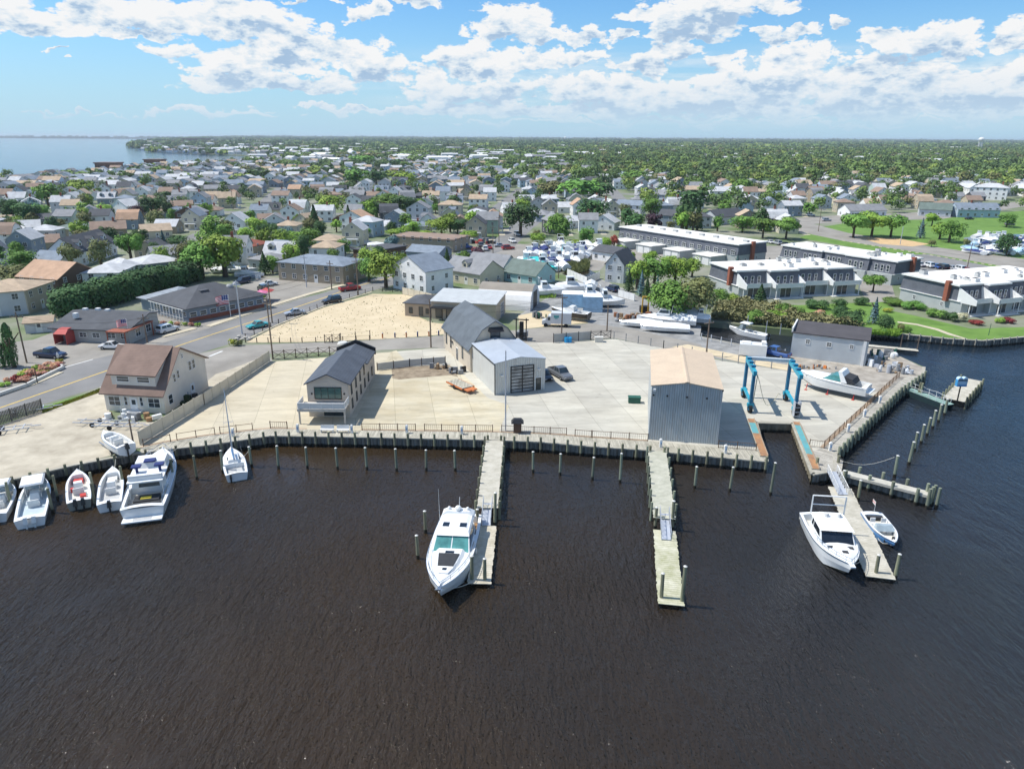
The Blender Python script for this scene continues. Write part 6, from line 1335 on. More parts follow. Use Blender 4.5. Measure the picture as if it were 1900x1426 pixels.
# ================================================================ VEHICLES
TYRE = M('tyre', (.018,.018,.018), .85, .2, 4); RIM = M('rim', (.35,.36,.37), .35, .1, 4, metal=.6); LAMP = M('lamp_glass', (.6,.6,.58), .15, .1, 4); TAIL = M('tail_lamp', (.35,.02,.015), .3, .1, 4)
def paint(n, c): return M('paint_'+n, c, .28, .03, 1, coat=.6)
PC = {'black': paint('black', (.015,.015,.018)), 'white': paint('white', (.68,.68,.67)), 'silver': paint('silver', (.36,.37,.39)), 'navy': paint('navy', (.02,.03,.07)), 'teal': paint('teal', (.04,.34,.33)),
      'grey': paint('grey', (.13,.14,.155)), 'red': paint('red', (.38,.03,.03)), 'blue': paint('blue', (.04,.10,.3)), 'beige': paint('beige', (.42,.37,.28))}
def ring(x, w, z0, z1, r=.12):
    return [(x,-w+r,z0),(x,-w,z0+r),(x,-w,z1-r*1.6),(x,-w+r,z1),(x,w-r,z1),(x,w,z1-r*1.6),(x,w,z0+r),(x,w-r,z0)]
VK = {'sedan': dict(L=4.7, W=.9, h=.82, cab=(-1.35,1.0,-.75,.25), ch=1.42), 'suv': dict(L=4.8, W=.95, h=1.0, cab=(-2.2,.95,-2.0,.35), ch=1.75),
      'pickup': dict(L=5.8, W=.98, h=1.08, cab=(-.75,1.45,-.55,.75), ch=1.85), 'van': dict(L=5.6, W=1.0, h=1.1, cab=(-2.7,1.9,-2.65,1.2), ch=2.3)}
def car(kind, col, pos, ang, look, place, z=Z0+.03):
    k = VK[kind]; L, W_, h = k['L'], k['W'], k['h']
    r = thing({'sedan':'sedan','suv':'suv','pickup':'pickup_truck','van':'van'}[kind], look, {'sedan':'car','suv':'car','pickup':'pickup truck','van':'van'}[kind], (pos[0],pos[1],z), ang, place)
    key = ('car', kind, col)
    if key not in _MESH:
        m = MB(); hl = L/2; m.loft([ring(-hl,W_*.88,.42,h*.86),ring(-hl+.15,W_*.97,.3,h),ring(-hl*.5,W_,.26,h),ring(hl*.25,W_,.26,h),ring(hl*.55,W_*.99,.26,h*.97),ring(hl-.2,W_*.94,.3,h*.84),ring(hl,W_*.85,.4,h*.66)])
        body = m.mesh('body', PC[col], False)
        a, b, c, d = k['cab']; bt = (a,b,-W_*.93,W_*.93); tp = (c,d,-W_*.76,W_*.76); m = MB(); m.frus(bt, tp, h-.02, k['ch']); cabm = m.mesh('cabin', PC[col])
        F = faces(bt, tp, h-.02, k['ch']); m = MB(); m.quad(*panel(F['f'],.05,.95,.1,.92,.01)); m.quad(*panel(F['b'],.06,.94,.2,.9,.01))
        for s in 'lr':
            m.quad(*panel(F[s],.10,.48,.2,.9,.01)); m.quad(*panel(F[s],.52,.88,.2,.9,.01))
        gm = m.mesh('windows', GLASS)
        m = MB(); m.cyl((0,-.11,0),(0,.11,0),.34,.34,14); m.cyl((0,-.12,0),(0,.12,0),.2,.2,10,1); wmesh = m.mesh('wheel', [TYRE, RIM])
        m = MB(); m.box(-.04,.04,-.2,.2,-.08,.08); lm = m.mesh('headlight', LAMP); m = MB(); m.box(-.04,.04,-.12,.12,-.12,.12); tm = m.mesh('tail_light', TAIL)
        bed = None
        if kind == 'pickup': m = MB(); m.box(-hl+.2,a-.05,-W_*.82,W_*.82,h+.001,h+.012); bed = m.mesh('bed', M('bed_liner', (.02,.02,.02), .9, .2, 4))
        _MESH[key] = (body, cabm, gm, wmesh, lm, tm, bed)
    body, cabm, gm, wmesh, lm, tm, bed = _MESH[key]
    inst('body', body, r); inst('cabin', cabm, r); inst('windows', gm, r)
    if bed: inst('bed', bed, r)
    for x in (-L*.3, L*.31):
        for y in (-W_+.08, W_-.08): inst('wheel', wmesh, r, (x,y,.34))
    for y in (-W_*.62, W_*.62): inst('headlight', lm, r, (L/2-.04,y,h*.62)); inst('tail_light', tm, r, (-L/2+.0,y,h*.7))
    return r
def carpx(kind, col, back, front, look, place):
    A, B = P(*back), P(*front); d = B-A; return car(kind, col, (A+B)/2, math.atan2(d.y, d.x), look, place)
carpx('pickup','navy',(70,671),(118,674),'dark navy pickup truck with a worker beside its front','on the roadside car park')
carpx('sedan','white',(192,655),(225,655),'white hatchback car','parked in front of the shop')
carpx('suv','white',(300,626),(322,620),'white car with red load','parked beside the shop porch')
carpx('sedan','teal',(492,610),(462,616),'teal vintage car','driving on the main road')
carpx('sedan','silver',(558,587),(534,590),'silver sedan','driving on the main road')
carpx('suv','black',(628,563),(600,568),'black jeep-like car','driving on the main road')
carpx('pickup','grey',(1028,692),(1050,704),'dark grey pickup truck','parked right of the metal workshop')
carpx('sedan','black',(1003,695),(1016,706),'black car half hidden','against the metal workshop wall')
carpx('suv','black',(492,548),(480,541),'black suv','on the lot behind the restaurant'); carpx('sedan','white',(505,534),(488,536),'white car','on the lot behind the restaurant'); carpx('suv','navy',(455,530),(440,533),'dark car','on the lot behind the restaurant')
carpx('pickup','red',(640,543),(655,541),'red pickup truck','at the corner of the long tan building')
carpx('pickup','blue',(1448,657),(1425,652),'blue covered car','beside the harbour house')
carpx('sedan','silver',(285,467),(262,467),'silver car','on the cross street of the left neighbourhood'); carpx('suv','black',(245,460),(232,460),'black car','on a driveway of the left neighbourhood')
carpx('suv','navy',(1140,540),(1128,536),'dark blue suv','parked by the pale grey gable house')
for i, (x, y) in enumerate(((880,470),(897,465),(868,474),(905,462),(850,478),(925,458),(948,450),(957,437),(940,463),(862,462),(889,458))):
    car(random.choice(('sedan','suv','suv')), random.choice(('black','blue','silver','white','red','grey')), P(x,y), R(random.choice((20,75,100,-70))), 'parked car', 'along the main road by the crowded boatyard')
for i in range(9):
    c_ = ('white','silver','black','grey','blue','red','beige','white','silver')[i]
    car(('sedan','suv')[i%2], c_, P(1425+i*14, 446+i*2.2), R(100), c_+' car', 'in the townhouse court car park')
for i in range(8):
    c_ = ('grey','silver','white','blue','black','silver','white','red')[i]
    car(('suv','sedan')[i%2], c_, P(1690+i*14+random.uniform(-3,3), 484+i*1.5), R(100), c_+' car', 'in the park car park behind the townhouses')
for i, (x, y) in enumerate(((1610,409),(1660,404),(1530,404),(1850,372),(1870,408),(1470,410),(1500,395),(1795,398))): car('sedan' if i%2 else 'suv', ('white','black','silver','blue','grey','red','white','black')[i], P(x,y), R(10), ('white','black','silver','blue','grey','red','white','black')[i]+' car', 'on the park street')
# box truck
w = P(1031,604); t = thing('delivery_truck', 'white delivery truck with teal lettering', 'truck', w, R(172), 'parked behind the fence right of the barn')
m = MB(); m.box(-3.2,1.1,-1.1,1.1,.75,3.1); m.obj('cargo_box', PC['white'], t); m = MB(); m.extr([(1.12,.5),(3.0,.5),(3.0,1.3),(2.3,1.5),(1.7,2.4),(1.12,2.4)], -1.0, 1.0, 'y'); m.obj('cab', PC['white'], t)
m = MB(); m.add([(2.32,-.85,1.55),(2.32,.85,1.55),(1.78,.85,2.32),(1.78,-.85,2.32)], [(0,1,2,3)]); m.box(1.25,1.8,-1.01,1.01,1.45,2.15); m.obj('windows', GLASS, t)
m = MB()
for y in (-1.115, 1.105): m.box(-.6,.5,y,y+.01,2.1,2.6); m.box(-.3,.3,y,y+.01,1.85,2.05)
m.obj('lettering', PC['teal'], t)
for x in (-2.1,2.2):
    for y in (-1,1): m = MB(); m.cyl((x,y-.12,.42),(x,y+.12,.42),.42,.42,14); m.obj('wheel', TYRE, t)
# refrigerated box beside harbour house
w = P(1397,654); t = thing('utility_container', 'white utility container with vents', 'container', w, R(-18), 'left of the harbour house'); m = MB(); m.box(-2.6,2.2,-1.2,1.2,.2,2.3); m.obj('box', GEL, t); m = MB(); m.box(-2.2,-.6,-.8,.8,2.3,2.5); m.box(1.2,2.0,-.8,.8,2.3,2.8); m.obj('vent', TRIM, t)

# ================================================================ TRAVEL LIFT
LB = M('lift_blue', (.012,.12,.23), .45, .15, 1, col2=(.02,.20,.34)); LT = M('lift_teal', (.02,.27,.38), .45, .12, 1, col2=(.03,.36,.48))
FL, RL, FR, RR = P(1391,760), P(1379,732), P(1474,766), P(1457,737)
t = thing('travel_lift', 'blue four-wheeled boat hoist frame', 'boat hoist', (FL+FR+RL+RR)/4, 0, 'straddling the head of the slip'); o = (FL+FR+RL+RR)/4
def beam3(a, b, w, h, mat, name, par):
    a = Vector(a); b = Vector(b); d = (b-a).normalized(); up = Vector((0,0,1)) if abs(d.z) < .9 else Vector((0,1,0)); s = d.cross(up).normalized()*w/2; u = s.cross(d).normalized()*h/2
    m = MB(); m.add([a-s-u,a+s-u,a+s+u,a-s+u,b-s-u,b+s-u,b+s+u,b-s+u], [(0,3,2,1),(4,5,6,7),(0,1,5,4),(1,2,6,5),(2,3,7,6),(3,0,4,7)]); return m.obj(name, mat, par)
H5 = 6.3
for nm, p in (('fl',FL),('rl',RL),('fr',FR),('rr',RR)):
    q = p-o; beam3((q.x,q.y,.9),(q.x,q.y,H5),.42,.42,LB,'leg',t)
    m = MB(); m.cyl((q.x-.22,q.y,.62),(q.x+.22,q.y,.62),.62,.62,16); m.cyl((q.x-.24,q.y,.62),(q.x+.24,q.y,.62),.3,.3,10,1); m.obj('wheel', [TYRE, LB], t)
    m = MB(); m.box(q.x-.45,q.x+.45,q.y-.25,q.y+.25,1.0,1.5); m.obj('wheel_yoke', LT, t)
for a, b in ((FL,RL),(FR,RR)):
    A = a-o; B = b-o; e = (A-B).normalized()*.9; beam3((A.x+e.x,A.y+e.y,H5),(B.x-e.x*.3,B.y-e.y*.3,H5),.5,.65,LT,'side_beam',t); beam3((A.x,A.y,1.6),(B.x,B.y,1.6),.35,.4,LT,'lower_beam',t)
    for k in (.2,.5,.8): p = A.lerp(B,k); m = MB(); m.box(p.x-.32,p.x+.32,p.y-.3,p.y+.3,H5+.34,H5+.62); m.obj('hoist_drum', LB, t)
A = RL-o; B = RR-o; beam3((A.x,A.y,H5+.1),(B.x,B.y,H5+.1),.5,.5,M('lift_white', (.5,.55,.58), .4),'cross_beam',t)
q = FR-o; m = MB()
for z in (.4,1.0,1.7,2.4): m.box(q.x-.5,q.x+.35,q.y-1.1,q.y-.95,z,z+.06)
for x in (q.x-.5,q.x+.3): m.box(x,x+.05,q.y-1.1,q.y-.3,.3,2.6)
m.box(q.x-.45,q.x+.3,q.y-.95,q.y-.3,.8,2.0,1); m.obj('engine_cage', [ALU, BLACK], t)
q = FL-o; m = MB(); pts = [(q.x+.9+k*.45, q.y-.3+k*.1, 4.6-2.6*math.sin(math.pi*min(1,k/7))-k*.25) for k in range(9)]; m.path([(q.x+.5,q.y,H5-.4)]+pts[:1]+pts, .04); m.cyl((q.x+.5,q.y-.1,H5-.5),(q.x+.3,q.y-.1,1.6),.07); m.obj('sling_rope', M('rope', (.5,.47,.33), .9), t)

# ================================================================ YARD OBJECTS
def prop(name, look, cat, px, ang, place, parts, z=Z0+.03):
    w = P(*px); t = thing(name, look, cat, (w[0],w[1],z), R(ang), place)
    for nm, mt, f in parts: m = MB(); f(m); m.obj(nm, mt, t)
    return t
GRN = M('dumpster_green', (.02,.10,.07), .6, .15, 1)
prop('skip_box', 'dark green lidded box', 'container', (1177,744), -4, 'on the open yard left of the steel building', [('body', GRN, lambda m: m.box(-.9,.9,-.5,.5,0,.85)), ('lid', GRN, lambda m: m.box(-.95,.95,-.55,.55,.853,.95))])
prop('kiosk', 'brown kiosk with black hipped roof', 'kiosk', (961,802), 0, 'behind the boardwalk near the yacht pier', [('body', M('kiosk_brown', (.12,.07,.045), .8), lambda m: m.box(-.55,.55,-.4,.4,0,1.5)), ('roof', BLACK, lambda m: m.frus((-.85,.85,-.7,.7),(-.5,.5,-.35,.35),1.503,2.0))])
for k, x in enumerate((1050,1056)): prop('water_drum', 'blue plastic drum', 'drum', (x,634), 0, 'against the fence right of the barn', [('drum', M('drum_blue', (.02,.30,.62), .5), lambda m: m.cyl((0,0,0),(0,0,1.0),.42,.42,12))])
prop('crate', 'pale box', 'box', (1110,632), 0, 'beside the cross-braced gate', [('body', GEL2, lambda m: m.box(-.8,.8,-.5,.5,0,.9)), ('lid', GEL2, lambda m: m.box(-.85,.85,-.55,.55,.903,1.0))])
ORG = M('orange_paint', (.50,.16,.05), .6, .2, 2)
prop('flatbed_trailer', 'orange flatbed trailer with plank bed', 'trailer', (858,722), -52, 'left of the metal workshop', [('bed', DECKX, lambda m: m.box(-2.8,1.6,-1.1,1.1,.6,.72)), ('frame', ORG, lambda m: (m.box(-2.9,1.7,-1.2,-1.102,.45,.72), m.box(-2.9,1.7,1.102,1.2,.45,.72), m.box(1.72,2.9,-.9,.9,.45,.6), m.box(2.2,3.2,-.15,.15,.45,.62))), ('wheel', TYRE, lambda m: m.cyl((-.6,-1.25,.35),(-.6,1.25,.35),.35,.35,10))])
random.seed(5)
def heap(name, look, cat, px, n, sx_, sy_, mats, place, hmax=1.0, size=.5):
    w = P(*px); t = thing(name, look, cat, (w[0],w[1],Z0+.03), 0, place)
    for i, mt in enumerate(mats):
        for k in range(n//len(mats)):
            m = MB(); s = random.uniform(.4,1)*size; a = random.random()*3; m.T = Matrix.Translation((random.uniform(-sx_,sx_),random.uniform(-sy_,sy_),0)) @ Matrix.Rotation(a,4,'Z'); h = random.uniform(.2,hmax)
            if k % 3 == 0: m.cyl((0,0,0),(0,0,h),s*.6,s*.6,9)
            elif k % 3 == 1: m.frus((-s,s,-s*.5,s*.5),(-s*.9,s*.9,-s*.4,s*.4),0,h)
            else: m.ball((0,0,h*.3),s,s*.7,h*.5,8,5)
            m.obj('piece', mt, t)
GR_ = M('junk_grey', (.25,.26,.27), .7, .3, 2); WD = M('junk_wood', (.32,.22,.13), .85, .3, 2)
heap('scrap_heap', 'grey machinery and tarp heap', 'heap', (845,692), 12, 1.6, 1.0, [GR_, BLACK], 'against the barn side'); heap('log_pile', 'dark logs and machine parts', 'heap', (815,683), 12, 1.4, .9, [GR_, BLACK, WD], 'at the end of the brown dirt strip')
heap('garden_clutter', 'dark patio furniture and bushes heap', 'heap', (350,752), 15, 2.3, 1.4, [M('hedge_dark', (.03,.05,.02), .9), BLACK, GR_], 'right side of the brown-roofed house', 1.4, .8)
heap('deck_boxes', 'white pontoon floats and wooden gear', 'heap', (240,784), 16, 4.2, 1.0, [GEL, TEAK, GR_, GEL], 'in front of the brown-roofed house', 1.1, .9)
heap('fishing_gear', 'heap of grey nets crates and pots', 'gear', (1655,676), 48, 3.4, 3.0, [GR_, GEL, ALU, WD], 'on the pier end beside the laid-up cruiser', 1.3, .55)
heap('fishing_gear', 'scattered tan buoys and pots', 'gear', (1515,676), 24, 3.2, .7, [WD, M('buoy_orange', (.6,.2,.05), .6), GR_], 'in front of the harbour house', .6, .3)
heap('fishing_gear', 'green and white gear stack', 'gear', (1640,655), 18, 2.6, 1.6, [GRN, GEL, GR_], 'behind the pile of grey nets', 1.5, .6)
heap('scrap_heap', 'rusty steel and timber scrap heap', 'heap', (1178,588), 30, 5, 3, [WD, M('rust', (.28,.12,.06), .9), GR_], 'at the left of the big round tree', 1.2, .8)
heap('scrap_heap', 'mixed boatyard gear and drums', 'heap', (1015,590), 18, 3, 1.5, [GR_, GRN, BLACK], 'beside the arched metal hut', 1.4, .6)
heap('scrap_heap', 'brown junk heap', 'heap', (468,520), 16, 3.5, 2, [WD, GR_, GEL], 'by the pale grey low building', 1.5, .8)
heap('deck_clutter', 'dark timber deck clutter', 'heap', (905,528), 24, 3.5, 2, [WD, BLACK, GR_], 'beside the cream house with dormer', 2.2, .8)
heap('street_clutter', 'red and dark shop awnings and stalls', 'heap', (880,452), 30, 8, 3, [BLACK, RED, GR_], 'beside the flat-roofed tan building', 2.0, 1.2)
for k, (x, y, L_, a) in enumerate(((190,797,7.5,-3),(222,802,7,-2),(16,812,5.5,22),(40,778,8,30))):
    prop('boat_trailer', ('long galvanised boat trailer' if k < 2 else 'twin-axle boat trailer' if k == 2 else 'long rusty boat trailer'), 'trailer', (x,y), a, ('on the gravel in front of the brown-roofed house' if k < 2 else 'on the gravel at the left edge'), [('frame', ALU, lambda m: (m.box(-L_/2,L_/2,-.6,-.5,.45,.55), m.box(-L_/2,L_/2,.5,.6,.45,.55), [m.box(x_-.05,x_+.05,-.9,.9,.551,.62) for x_ in (-L_*.35,-L_*.1,L_*.15,L_*.35)], m.box(L_/2,L_/2+1.2,-.06,.06,.45,.55))), ('wheel', TYRE, lambda m: m.cyl((-.8,-1.0,.32),(-.8,-.8,.32),.32,.32,12)), ('wheel', TYRE, lambda m: m.cyl((-.8,.8,.32),(-.8,1.0,.32),.32,.32,12))])
# forklift mast frame behind barn
prop('fork_lift', 'tall black forklift mast frame', 'forklift', (966,632), -10, 'behind the right end of the metal workshop', [('mast', BLACK, lambda m: (m.box(-1.1,-.9,-.1,.1,0,4.6), m.box(.9,1.1,-.1,.1,0,4.6), m.box(-1.5,1.5,-.12,.12,4.2,4.4), m.box(-1.1,1.1,-.1,.1,1.0,1.15))), ('carriage', BLACK, lambda m: m.box(-.4,.4,.12,.6,.5,3.8)), ('body', GR_, lambda m: m.box(-1,1,.62,2.6,.4,1.6))])
prop('excavator', 'yellow boom machine', 'machine', (1195,578), 0, 'between the scrap heap and the big round tree', [('mast', M('machine_yellow', (.62,.36,.04), .5), lambda m: (m.box(-.8,-.55,-.2,.2,0,3.6), m.box(.55,.8,-.2,.2,0,3.6), m.box(-.8,.8,-.2,.2,3.602,3.9))), ('body', BLACK, lambda m: m.box(-1,1,.3,2,0,1.4))])
# pale column beside office
prop('round_tank', 'cream round tank with flat lid', 'tank', (638,675), 0, 'behind the harbour office', [('tank', GEL2, lambda m: m.cyl((0,0,0),(0,0,3.4),.75,.75,16)), ('lid', GEL2, lambda m: m.cyl((0,0,3.4),(0,0,3.7),.95,.8,16))])
# patio furniture under the balcony
prop('bench', 'pair of white patio benches', 'bench', (622,806), 0, 'on the boardwalk below the balcony', [('seat', TRIM, lambda m: (m.box(-1.9,-.1,-.25,.25,.4,.46), m.box(.3,2.0,-.25,.25,.4,.46))), ('backrest', TRIM, lambda m: (m.box(-1.9,-.1,.22,.28,.461,.95), m.box(.3,2.0,.22,.28,.461,.95))), ('leg', TRIM, lambda m: [m.box(x-.04,x+.04,-.2,.2,0,.4) for x in (-1.8,-.2,.4,1.9)])], Z0+.06)
# person by the pickup
def person(px, look, place, top, leg):
    w = P(*px); t = thing('person', look, 'person', (w[0],w[1],Z0+.03), 1.2, place)
    m = MB()
    def rg(z, rx, ry, cx=0): return [(cx+rx*math.cos(2*math.pi*i/10), ry*math.sin(2*math.pi*i/10), z) for i in range(10)]
    m.loft([rg(.82,.15,.11),rg(1.0,.16,.12),rg(1.3,.19,.13),rg(1.45,.17,.11),rg(1.5,.07,.07),rg(1.58,.065,.065),rg(1.64,.09,.1),rg(1.73,.085,.1),rg(1.8,.03,.04)], 0)
    for s in (-1,1):
        m.loft([[(s*.09+.06*math.cos(a),.07*math.sin(a)+.03*k,z) for a in (0,1.05,2.1,3.14,4.2,5.2)] for k, z in enumerate((0,.45,.86))], 1)
        m.loft([[(s*(.2+.04*k)+.04*math.cos(a),.045*math.sin(a)-.05*k,z) for a in (0,1.05,2.1,3.14,4.2,5.2)] for k, z in enumerate((1.42,1.12,.84))], 0)
    m.obj('body', [top, leg], t)
person((109,681), 'person in white top standing', 'at the front of the navy pickup', TRIM, GR_)
# ================================================================ FENCES, POLES
VIN = M('vinyl_cream', (.58,.53,.42), .6, .08, .8); WOODF = M('weathered_fence', (.16,.15,.13), .9, .2, 1.5); GREYF = M('grey_panel', (.38,.38,.36), .8, .15, .6); FB = M('fence_brown', (.10,.07,.05), .85, .2, 2)
def fence(pts, h, look, place, mat, postmat=None, sp=2.4, solid=True, x_braces=False, wire=False, slats=False, th=.05, name='fence', cat='fence'):
    q = [P(*p) for p in pts]; t = thing(name, look, cat, q[0], 0, place); pm = MB(); posts = []
    for a, b in zip(q[:-1], q[1:]):
        a = a-q[0]; b = b-q[0]; d = (b-a); L = d.length; d.normalize(); nr = Vector((-d.y,d.x,0))*th/2; n = max(1, round(L/sp))
        for i in range(n+1): posts.append(a+d*(L*i/n))
        if solid: pm.prism([a-nr,b-nr,b+nr,a+nr], .08, h)
        if slats:
            k = int(L/.2)
            for i in range(k): u = a+d*(L*i/k); v = a+d*(L*i/k+.14); pm.prism([u-nr,v-nr,v+nr,u+nr], .05, h+.02*(i%3))
            pm.prism([a-nr*1.8,b-nr*1.8,b-nr*1.05,a-nr*1.05], .4, .5)
        if wire or x_braces:
            for z in (h*.97, h*.5, .12): pm.path([(a.x,a.y,z),(b.x,b.y,z)], .035 if x_braces else .015, 4)
        if x_braces:
            for i in range(n):
                u = a+d*(L*i/n); v = a+d*(L*(i+1)/n); pm.cyl((u.x,u.y,.15),(v.x,v.y,h*.95),.045,None,5); pm.cyl((u.x,u.y,h*.95),(v.x,v.y,.15),.045,None,5)
    pm.obj('panel', mat, t)
    for p in posts[:70]:
        m = MB(); m.box(p.x-.065,p.x+.065,p.y-.065,p.y+.065,0,h+.1); m.frus((p.x-.08,p.x+.08,p.y-.08,p.y+.08),(p.x-.02,p.x+.02,p.y-.02,p.y+.02),h+.101,h+.16); m.obj('post', postmat or mat, t)
fence([(262,833),(380,758),(500,675)], 1.9, 'long solid cream vinyl fence', 'between the brown-roofed house and the concrete yard', VIN, sp=2.6)
fence([(506,672),(632,661)], 1.6, 'dark cross-braced timber fence', 'between the left yard and the side road', FB, solid=False, x_braces=True, sp=1.9)
fence([(700,690),(760,682),(826,676)], 1.3, 'pale sagging tarp fence', 'above the brown dirt strip', M('tarp', (.5,.5,.47), .8, .1, 1), FB, sp=2.4)
fence([(1026,635),(1095,629)], 1.8, 'grey panel fence with dark posts', 'right of the barn', GREYF, BLACK, sp=2.3)
fence([(1095,629),(1132,626)], 1.7, 'black cross-braced gate', 'right of the grey panel fence', BLACK, solid=False, x_braces=True, sp=2.2, name='gate', cat='gate')
fence([(1138,627),(1230,643),(1310,661),(1462,683)], 1.5, 'thin wire mesh fence', 'along the back of the yard', GR_, solid=False, wire=True, sp=2.8)
fence([(-40,812),(80,772)], 1.8, 'weathered grey board fence', 'at the left edge beside the road', WOODF, solid=False, slats=True)
fence([(455,641),(560,640),(685,634)], .9, 'low posts with brown ribbon', 'front edge of the sand lot', FB, solid=False, wire=True, sp=2.4)
fence([(602,640),(630,638)], 1.6, 'cross-braced timber gate', 'front edge of the sand lot', FB, solid=False, x_braces=True, sp=1.6, name='gate', cat='gate'); fence([(632,638),(686,632)], 1.7, 'rusty rail frame', 'front edge of the sand lot', FB, solid=False, wire=True, sp=3)
for k, x in enumerate((709,732,753,774,795,813)): prop('bollard', ('orange-topped','blue-and-white','orange-topped','blue-and-white','orange-topped','blue-and-white')[k]+' bollard', 'bollard', (x,630-k*1.2), 0, 'beside the side road', [('post', (ORG,NAVY)[k%2], lambda m: m.cyl((0,0,0),(0,0,1.0),.14,.14,8)), ('cap', TRIM, lambda m: m.cyl((0,0,1.0),(0,0,1.15),.15,.1,8))])
fence([(455,634),(516,606),(600,571.5),(690,543),(745,545)], 1.0, 'low dark post and rail fence', 'between the main road and the sand lot', FB, solid=False, wire=True, sp=3)
fence([(745,548),(800,560),(830,560)], 1.8, 'cream panel fence', 'behind the sand lot', VIN, sp=2.4)
fence([(1050,510),(1087,526),(1110,515)], 2.0, 'white vinyl fence', 'around the small pond', TRIM, sp=2.3); fence([(1300,626),(1455,655)], 1.2, 'wire fence with white post caps', 'along the canal', GR_, TRIM, solid=False, wire=True, sp=2.2)
fence([(575,468),(640,476)], 1.8, 'grey slatted fence', 'in front of the boat lot', GREYF, sp=2.5); fence([(1145,548),(1175,556)], 1.8, 'short white fence', 'below the tall evergreens', TRIM)
PW = M('pole_wood', (.20,.15,.11), .9, .25, 1, rnd=.1)
def pole(b, t_, look, place, arm=True, mat=None, light=False, r=.15, name='utility_pole', cat='pole'):
    w = P(*b); h = topz(w, *t_)-Z0; t = thing(name, look, cat, w, R(random.uniform(-30,30)), place)
    m = MB(); m.cyl((0,0,0),(0,0,h),r,r*.7,8); m.obj('pole', mat or PW, t)
    if arm: m = MB(); m.box(-1.1,1.1,-.07,.07,h-.9,h-.76); m.obj('crossarm', mat or PW, t); m = MB(); [m.cyl((x,0,h-.76),(x,0,h-.55),.05,.05,6) for x in (-1,-.4,.4,1)]; m.obj('insulators', GR_, t)
    if light: m = MB(); m.path([(0,0,h-.3),(1.5,0,h-.1)], .05); m.box(1.3,2.0,-.15,.15,h-.18,h-.05); m.obj('lamp_arm', mat or ALU, t)
    return t, h
for b, t_, lk, pl, kw in (((504,604),(491.6,530),'tall brown utility pole','at the sand lot corner',{}),((506,670.5),(494.7,560),'tall brown utility pole','at the end of the cream fence',{}),((448.4,625),(435,526),'tall white twin-lamp street light','by the road junction',dict(arm=True,mat=ALU)),
    ((613.7,541),(607,487),'brown utility pole','in front of the long tan building',{}),((567,537),(563,477),'white light pole','in front of the long tan building',dict(mat=ALU)),((663,551),(660,482),'brown utility pole','where the sand lot narrows',{}),
    ((799,646),(790.5,557),'brown utility pole','left of the barn',dict(arm=False)),((939,799),(938,650.5),'tall white light mast with box','behind the yacht pier',dict(arm=False,mat=ALU,r=.11)),((1041,617),(1041,544),'grey utility pole','in front of the delivery truck',{}),
    ((1125,612),(1125,563),'grey utility pole','left of the white boat cluster',dict(arm=False)),((1309.5,656),(1316,587),'brown utility pole','at the back of the yard',{}),((49.5,683),(25,589.5),'brown utility pole','beside the flower bed',{}),((272.6,643),(258,590.5),'brown utility pole','at the shop porch',{}),
    ((250.5,839),(240,786),'short grey post pole','beside the trailered boat',dict(arm=False,r=.12)),((429.5,394),(428.7,355),'distant utility pole','on the cross street',{}),((1515,423),(1515,381),'street light','by the park street',dict(light=True,arm=False)),((1667,446),(1667,412),'white lamp post','beside the playground sand',dict(arm=False,mat=ALU)),
    ((1792,488),(1792,441),'brown lamp post','on the park verge',dict(light=True,arm=False)),((912,470),(912,418),'utility pole','by the boatyard entrance',{}),((1034,515),(1032,486),'utility pole','left of the small pond',dict(arm=False)),((923,458),(920,400),'brown utility pole','by the boatyard entrance',{}),
    ((1833,612),(1838,590),'green garden lamp post','on the lawn edge',dict(arm=False,mat=GRN,r=.06)),((330,720),(322,685),'black lamp post','beside the flower bed kerb',dict(arm=False,mat=BLACK,r=.08)) if False else ((70,721),(66,690),'black lamp post','beside the flower bed kerb',dict(arm=False,mat=BLACK,r=.08)),
    ((1385,600),(1372,580),'pale dock post','by the reeds',dict(arm=False,mat=ALU,r=.1)),((1420,612),(1413,590),'pale dock post','by the reeds',dict(arm=False,mat=ALU,r=.1)),((1446,615),(1441,595),'pale dock post','by the reeds',dict(arm=False,mat=ALU,r=.1)),((1670,636),(1669,612),'pale dock post','at the pale floating dock',dict(arm=False,r=.1)),((1701,640),(1699,616),'pale dock post','at the pale floating dock',dict(arm=False,r=.1))):
    pole(b, t_, lk, pl, **kw)
FW = M('flag_white', (.7,.7,.7), .8, .05, 1); FRD = M('flag_red', (.6,.04,.05), .8, .05, 1); FBL = M('flag_blue', (.03,.05,.2), .8, .05, 1)
def flag(b, t_, w_, h_, place, look):
    t, h = pole(b, t_, look, place, arm=False, mat=TRIM, r=.07, name='flagpole', cat='flagpole'); t.rotation_euler = (0,0,0)
    m = MB(); n = 12
    def pt(u, v): return (-u*w_, .12*math.sin(u*7)*u*2+.0, h-.1-h_*(1-v)-u*u*h_*.35)
    for i in range(n):
        for j in range(13):
            can = i < n*.42 and j >= 6; m.quad(pt((i+1)/n,j/13),pt(i/n,j/13),pt(i/n,(j+1)/13),pt((i+1)/n,(j+1)/13), 2 if can else (1 if j%2 == 0 else 0))
            if can and i % 2 == 0 and j % 2 == 0: c = pt((i+.5)/n,(j+.5)/13); m.box(c[0]-.04*w_,c[0]+.04*w_,c[1]-.02,c[1]+.02,c[2]-.03*h_,c[2]+.03*h_,0)
    m.obj('flag', [FW, FRD, FBL], t)
flag((427,594),(421,552),3.0,2.0,'in front of the restaurant','white flagpole with large stars and stripes flag'); flag((241,645),(231.6,599),2.1,1.3,'in front of the shop','white flagpole with small stars and stripes flag')
